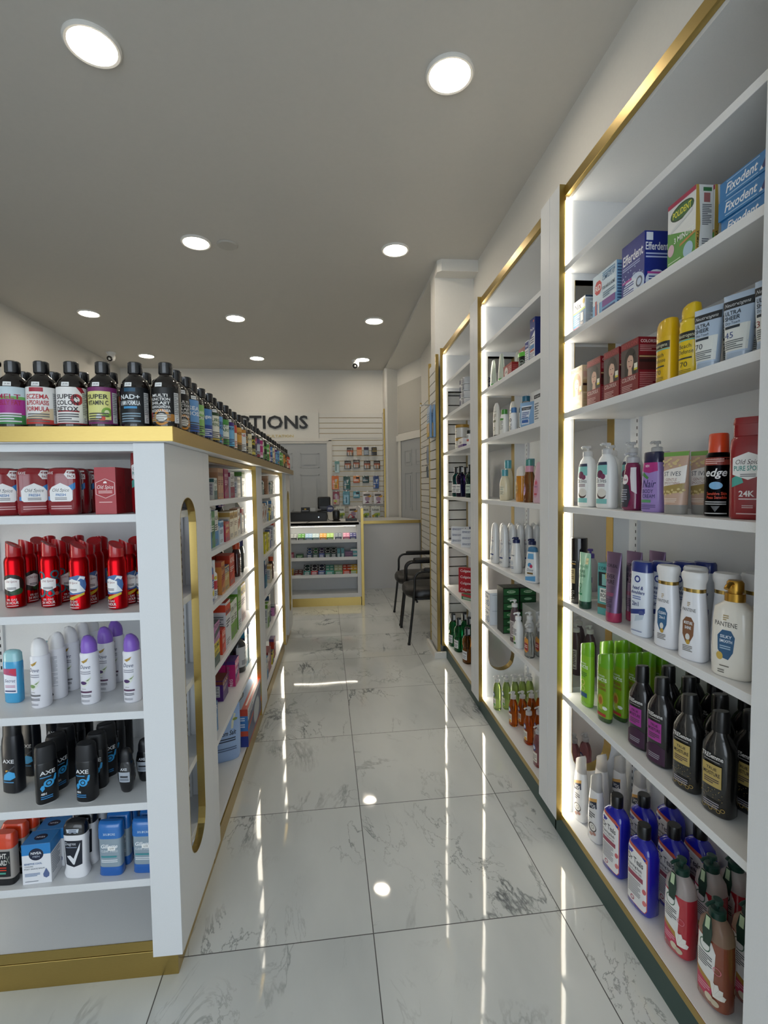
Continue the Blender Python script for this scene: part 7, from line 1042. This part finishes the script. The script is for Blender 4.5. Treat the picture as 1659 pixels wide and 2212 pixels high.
# gondola section nearer the camera
A1, A2 = 'first aisle section', 'second aisle section'
_n = {}
def row(sec, z, items, shelf):
    for k, x, y, desc in items:
        d = K[k][1]; lab = f'{desc}, {shelf} of {sec}'; put(k, x, y, z, 'L', lab, d+'es in the aisle sections' if d.endswith('x') else d+'s in the aisle sections')
row(A1, GZ[0], [('m_red', -.53, 1.945, 'red and purple carton, leftmost'), ('m_whtall', -.60, 2.03, 'tall grey-white carton behind the small one'), ('m_whsm', -.525, 2.055, 'small white and teal carton'), ('m_cop', -.53, 2.135, 'copper coloured carton, first'), ('m_cop', -.532, 2.19, 'copper coloured carton, second'), ('m_mag', -.53, 2.275, 'magenta carton with narrow side text'), ('m_womb', -.535, 2.39, 'white carton with crimson base'), ('m_slim', -.52, 2.50, 'slim white carton'), ('m_slim', -.525, 2.56, 'slim white carton beside the green-banded one'), ('m_grn', -.535, 2.66, 'white carton with green top band')], 'top shelf')
row(A1, GZ[1], [('k_blue', -.52, 1.93, 'white and blue carton with small picture, leftmost'), ('k_green', -.525, 1.995, 'green carton'), ('k_wht', -.525, 2.06, 'tall white carton with blue base'), ('k_sky', -.527, 2.135, 'pale blue carton'), ('k_yel', -.585, 2.22, 'big yellow carton'), ('k_pinkb', -.525, 2.235, 'low crimson carton in front of the yellow one'), ('k_cream', -.53, 2.34, 'cream herbal carton'), ('k_cream', -.53, 2.43, 'cream herbal carton, second'), ('k_tan', -.525, 2.52, 'white carton with tan band'), ('k_red', -.527, 2.60, 'pale carton with red top'), ('m_slim', -.525, 2.69, 'slim white carton near the light strip')], 'second shelf')
for i, x in enumerate((-.62, -.69, -.76)): put('sy_blue', x, 2.60, GZ[1], 'L', f'dark syrup bottle with navy cap at the back, {ORD[i]} from the aisle', 'navy capped syrups', -30)
row(A1, GZ[2], [('bluebottle', -.515, 1.93, 'blue and white antacid bottle'), ('w_spray', -.515, 1.995, 'white nasal spray bottle'), ('o_wht', -.57, 2.03, 'white carton with blue base'), ('o_tan', -.512, 2.085, 'orange-brown carton'), ('o_gold', -.512, 2.165, 'gold carton with navy band'), ('o_org', -.525, 2.285, 'orange carton, nearest the aisle'), ('o_org', -.59, 2.285, 'orange carton, second from the aisle'), ('o_org', -.655, 2.285, 'orange carton, third from the aisle'), ('o_org', -.72, 2.285, 'orange carton, rearmost'), ('sy_red', -.52, 2.50, 'dark red syrup bottle with orange cap'), ('sy_nav', -.525, 2.62, 'black syrup bottle with navy cap'), ('sy_blue', -.60, 2.49, 'dark syrup bottle with navy label, second deep'), ('sy_blue', -.66, 2.49, 'dark syrup bottle with navy label, third deep'), ('sy_blue', -.72, 2.48, 'dark syrup bottle with navy label, rearmost')], 'third shelf')
row(A1, GZ[3], [('p_yel2', -.512, 1.935, 'low yellow and green carton at the front'), ('p_org', -.515, 2.075, 'small orange carton'), ('p_res', -.525, 2.165, 'tall white carton with orange top, front'), ('p_res', -.60, 2.165, 'tall white carton with orange top, rear'), ('p_grn', -.525, 2.275, 'white and green carton, first'), ('p_grn', -.527, 2.35, 'white and green carton, second'), ('p_grn2', -.545, 2.45, 'big green carton with grey top'), ('p_grn2', -.65, 2.45, 'big green carton behind its twin'), ('p_yelbox', -.55, 2.60, 'mauve carton with yellow top')], 'fourth shelf')
put('p_pur', -.515, 1.94, GZ[3]+.095, 'L', 'low purple carton stacked between two yellow ones, fourth shelf', 'stacked small cartons'); put('p_yel', -.545, 1.945, GZ[3]+.170, 'L', 'yellow carton topping the small stack, fourth shelf of '+A1, 'stacked small cartons')
row(A1, GZ[4], [('q_blue', -.535, 1.93, 'blue fiber carton'), ('q_pur', -.60, 2.28, 'dark purple carton with brown top'), ('alcohol', -.55, 2.605, 'white-labelled alcohol bottle with black cap'), ('q_nav', -.535, 2.675, 'tall navy carton'), ('q_wht', -.535, 2.755, 'tall cream carton near the light strip')], 'fifth shelf')
for i, x in enumerate((-.54, -.585, -.63, -.675)): put('q_pink', x, 2.44, GZ[4], 'L', f'pink and navy test carton, {ORD[i]} from the aisle, fifth shelf', 'pink test cartons')
put('tallpack', -.60, 2.18, GZ[5], 'L', 'tall foot care pack beside the blue pouch, bottom shelf', None, 10); put('epsom', -.560, 2.305, GZ[5], 'F', 'crumpled pale blue bath salt pouch on bottom shelf of '+A1, None, 24); put('scale', -.600, 2.590, GZ[5], 'L', 'large bathroom scale box with red edges on bottom shelf', None)
# gondola section nearer the counter
row(A2, GZ[0], [('p_yel', -.53, 3.17, 'yellow carton'), ('m_slim', -.525, 3.27, 'slim white carton, first'), ('m_whsm', -.53, 3.37, 'small white and teal carton'), ('k_sky', -.56, 3.50, 'pale blue carton'), ('m_cop', -.53, 3.58, 'copper carton'), ('m_whsm', -.525, 3.72, 'small white and teal carton, second'), ('m_slim', -.525, 3.86, 'slim white carton, second')], 'top shelf')
row(A2, GZ[1], [('m_red', -.525, 3.20, 'red and purple carton'), ('k_tan', -.525, 3.32, 'white and tan carton, first'), ('k_tan', -.525, 3.42, 'white and tan carton, second'), ('k_wht', -.525, 3.53, 'white carton with blue base'), ('p_yel', -.53, 3.64, 'yellow carton'), ('k_wht', -.525, 3.76, 'white carton beside the yellow one'), ('m_slim', -.525, 3.88, 'slim white carton')], 'second shelf')
row(A2, GZ[2], [('k_yel', -.54, 3.22, 'big yellow carton, first'), ('k_yel', -.54, 3.36, 'big yellow carton, second'), ('k_yel', -.54, 3.50, 'big yellow carton, third'), ('o_wht', -.525, 3.65, 'white and blue carton'), ('p_res', -.53, 3.80, 'tall white carton with orange top')], 'third shelf')
row(A2, GZ[3], [('q_pink', -.525, 3.18, 'pink and navy carton'), ('q_nav', -.535, 3.32, 'tall navy carton, first'), ('q_nav', -.535, 3.44, 'tall navy carton, second'), ('k_cream', -.53, 3.62, 'cream herbal carton'), ('sy_red', -.525, 3.76, 'dark red syrup bottle with orange cap')], 'fourth shelf')
row(A2, GZ[4], [('tallpack', -.53, 3.20, 'tall foot care pack'), ('q_wht', -.535, 3.55, 'tall cream carton'), ('p_grn', -.53, 3.42, 'white and green carton'), ('p_pur', -.53, 3.75, 'low purple carton')], 'fifth shelf')
row(A2, GZ[5], [('k_wht', -.515, 3.17, 'white carton with blue base, first'), ('k_wht', -.515, 3.27, 'white carton with blue base, second'), ('redbig', -.54, 3.40, 'dark red box with white circle'), ('p_yel', -.525, 3.56, 'yellow carton'), ('m_red', -.52, 3.70, 'red and purple carton')], 'bottom shelf')

# candy on the counter shelves
for i, x in enumerate((-.527, -.437, -.352, -.272, -.186, -.105, -.009, .085, .162)): put('mint%d' % i, x, CY+.083, .762, 'F', ('black', 'black and green', 'blue', 'pale teal', 'orange', 'lime green', 'slate', 'pink', 'navy')[i]+' mint display box on the top candy shelf of the counter', 'mint boxes, top candy shelf')
z = .556
for k, x, q in (('cdmini', -.545, 'small maroon gum pack'), ('cdgreen', -.460, 'flat dark green mint box'), ('gb0', -.345, 'navy gum bottle, first'), ('gb1', -.275, 'dark green gum bottle'), ('gb2', -.205, 'blue gum bottle'), ('gb3', -.135, 'green-black gum bottle, left'), ('gb4', -.066, 'green-black gum bottle, right'), ('tealpk', -.008, 'slim teal blister pack, left'), ('tealpk', .038, 'slim teal blister pack, right'), ('purpk', .110, 'purple candy pack')): put(k, x, CY+.078, z, 'F', q+' on the middle candy shelf of the counter', 'candy, middle shelf')
put('tealbx', .170, CY+.10, z, 'F', 'teal and white pack at the right of the middle candy shelf', 'candy, middle shelf')
z = .354
for k, x, q in (('cdyel', -.552, 'small yellow gum pack'), ('pack4', -.480, 'low maroon candy box'), ('gum0', -.377, 'teal gum tub'), ('gum1', -.293, 'red gum tub'), ('gum2', -.210, 'blue gum tub'), ('pack0', -.116, 'mint green candy box'), ('pack1', -.016, 'dark green candy box'), ('pack2', .084, 'orange-red candy box'), ('pack3', .160, 'yellow and green candy box')): put(k, x, CY+.083, z, 'F', q+' on the lowest candy shelf of the counter', 'candy, lowest shelf', 0)

# packs hanging behind the counter
YH = YB-.060
for k, x, z, q in (('bat1', .187, 1.976, 'black and copper battery pack, leftmost in the top row'), ('bork', .326, 1.982, 'orange lozenge pack in the top row'), ('borp', .431, 1.981, 'grey and purple lozenge pack in the top row'), ('blkpk', .550, 1.98, 'black and gold pack, rightmost in the top row'),
    ('aquap', -.011, 1.776, 'pale aqua pack, leftmost in the second row'), ('bat2', .149, 1.782, 'battery pack beside the aqua pack, second row'), ('bat2', .281, 1.794, 'battery pack hanging slightly higher, second row'), ('bat2', .442, 1.779, 'battery pack, third of four in the second row'), ('bat2', .589, 1.778, 'battery pack, rightmost in the second row'),
    ('razor_o', -.043, 1.554, 'orange razor pack, leftmost in the third row'), ('razor_t', .131, 1.545, 'dark teal razor pack, tall, in the third row'), ('blade_o', .277, 1.551, 'small orange blade pack in the third row'), ('blade_t', .417, 1.549, 'small dark teal blade pack in the third row'), ('razor_b', .572, 1.547, 'blue razor pack, rightmost in the third row'),
    ('venus_r', -.033, 1.317, 'crimson razor pack, leftmost in the fourth row'), ('venus_a', .120, 1.322, 'tall aqua razor pack in the fourth row'), ('blade_a', .273, 1.320, 'small aqua blade pack in the fourth row'), ('bagp', .435, 1.311, 'clear razor bag with mauve circle, left of two, fourth row'), ('bagp', .605, 1.308, 'clear razor bag with mauve circle, right of two, fourth row'),
    ('bags', .025, 1.093, 'white and green razor bag, leftmost in the bottom row'), ('bagp', .221, 1.089, 'razor bag with mauve circle behind the black tray'), ('bags', .396, 1.086, 'white and green razor bag behind the counter end panel'), ('bags', .558, 1.084, 'white and green razor bag, rightmost in the bottom row')): put(k, x, YH, z, 'F', q, 'packs hanging on the back slat wall')
put('maskp', .738, 3.875, 2.02, 'R', 'blue and yellow wipe pack hanging on the column slats, front one', 'packs hanging on the column'); put('maskp', .7615, 3.84, 2.02, 'R', 'blue and yellow wipe pack hanging behind the front one', 'packs hanging on the column')
put('brushp', XR-.060, 5.70, 1.845, 'R', 'blue toothbrush pack hanging above the waiting chairs'); put('flossp', XR-.060, 5.72, 1.62, 'R', 'grey floss pick pack hanging below the toothbrush pack')
for lab, objs in USED.items():
    if len(objs) > 1: print('DUPLICATE LABEL', lab, objs)
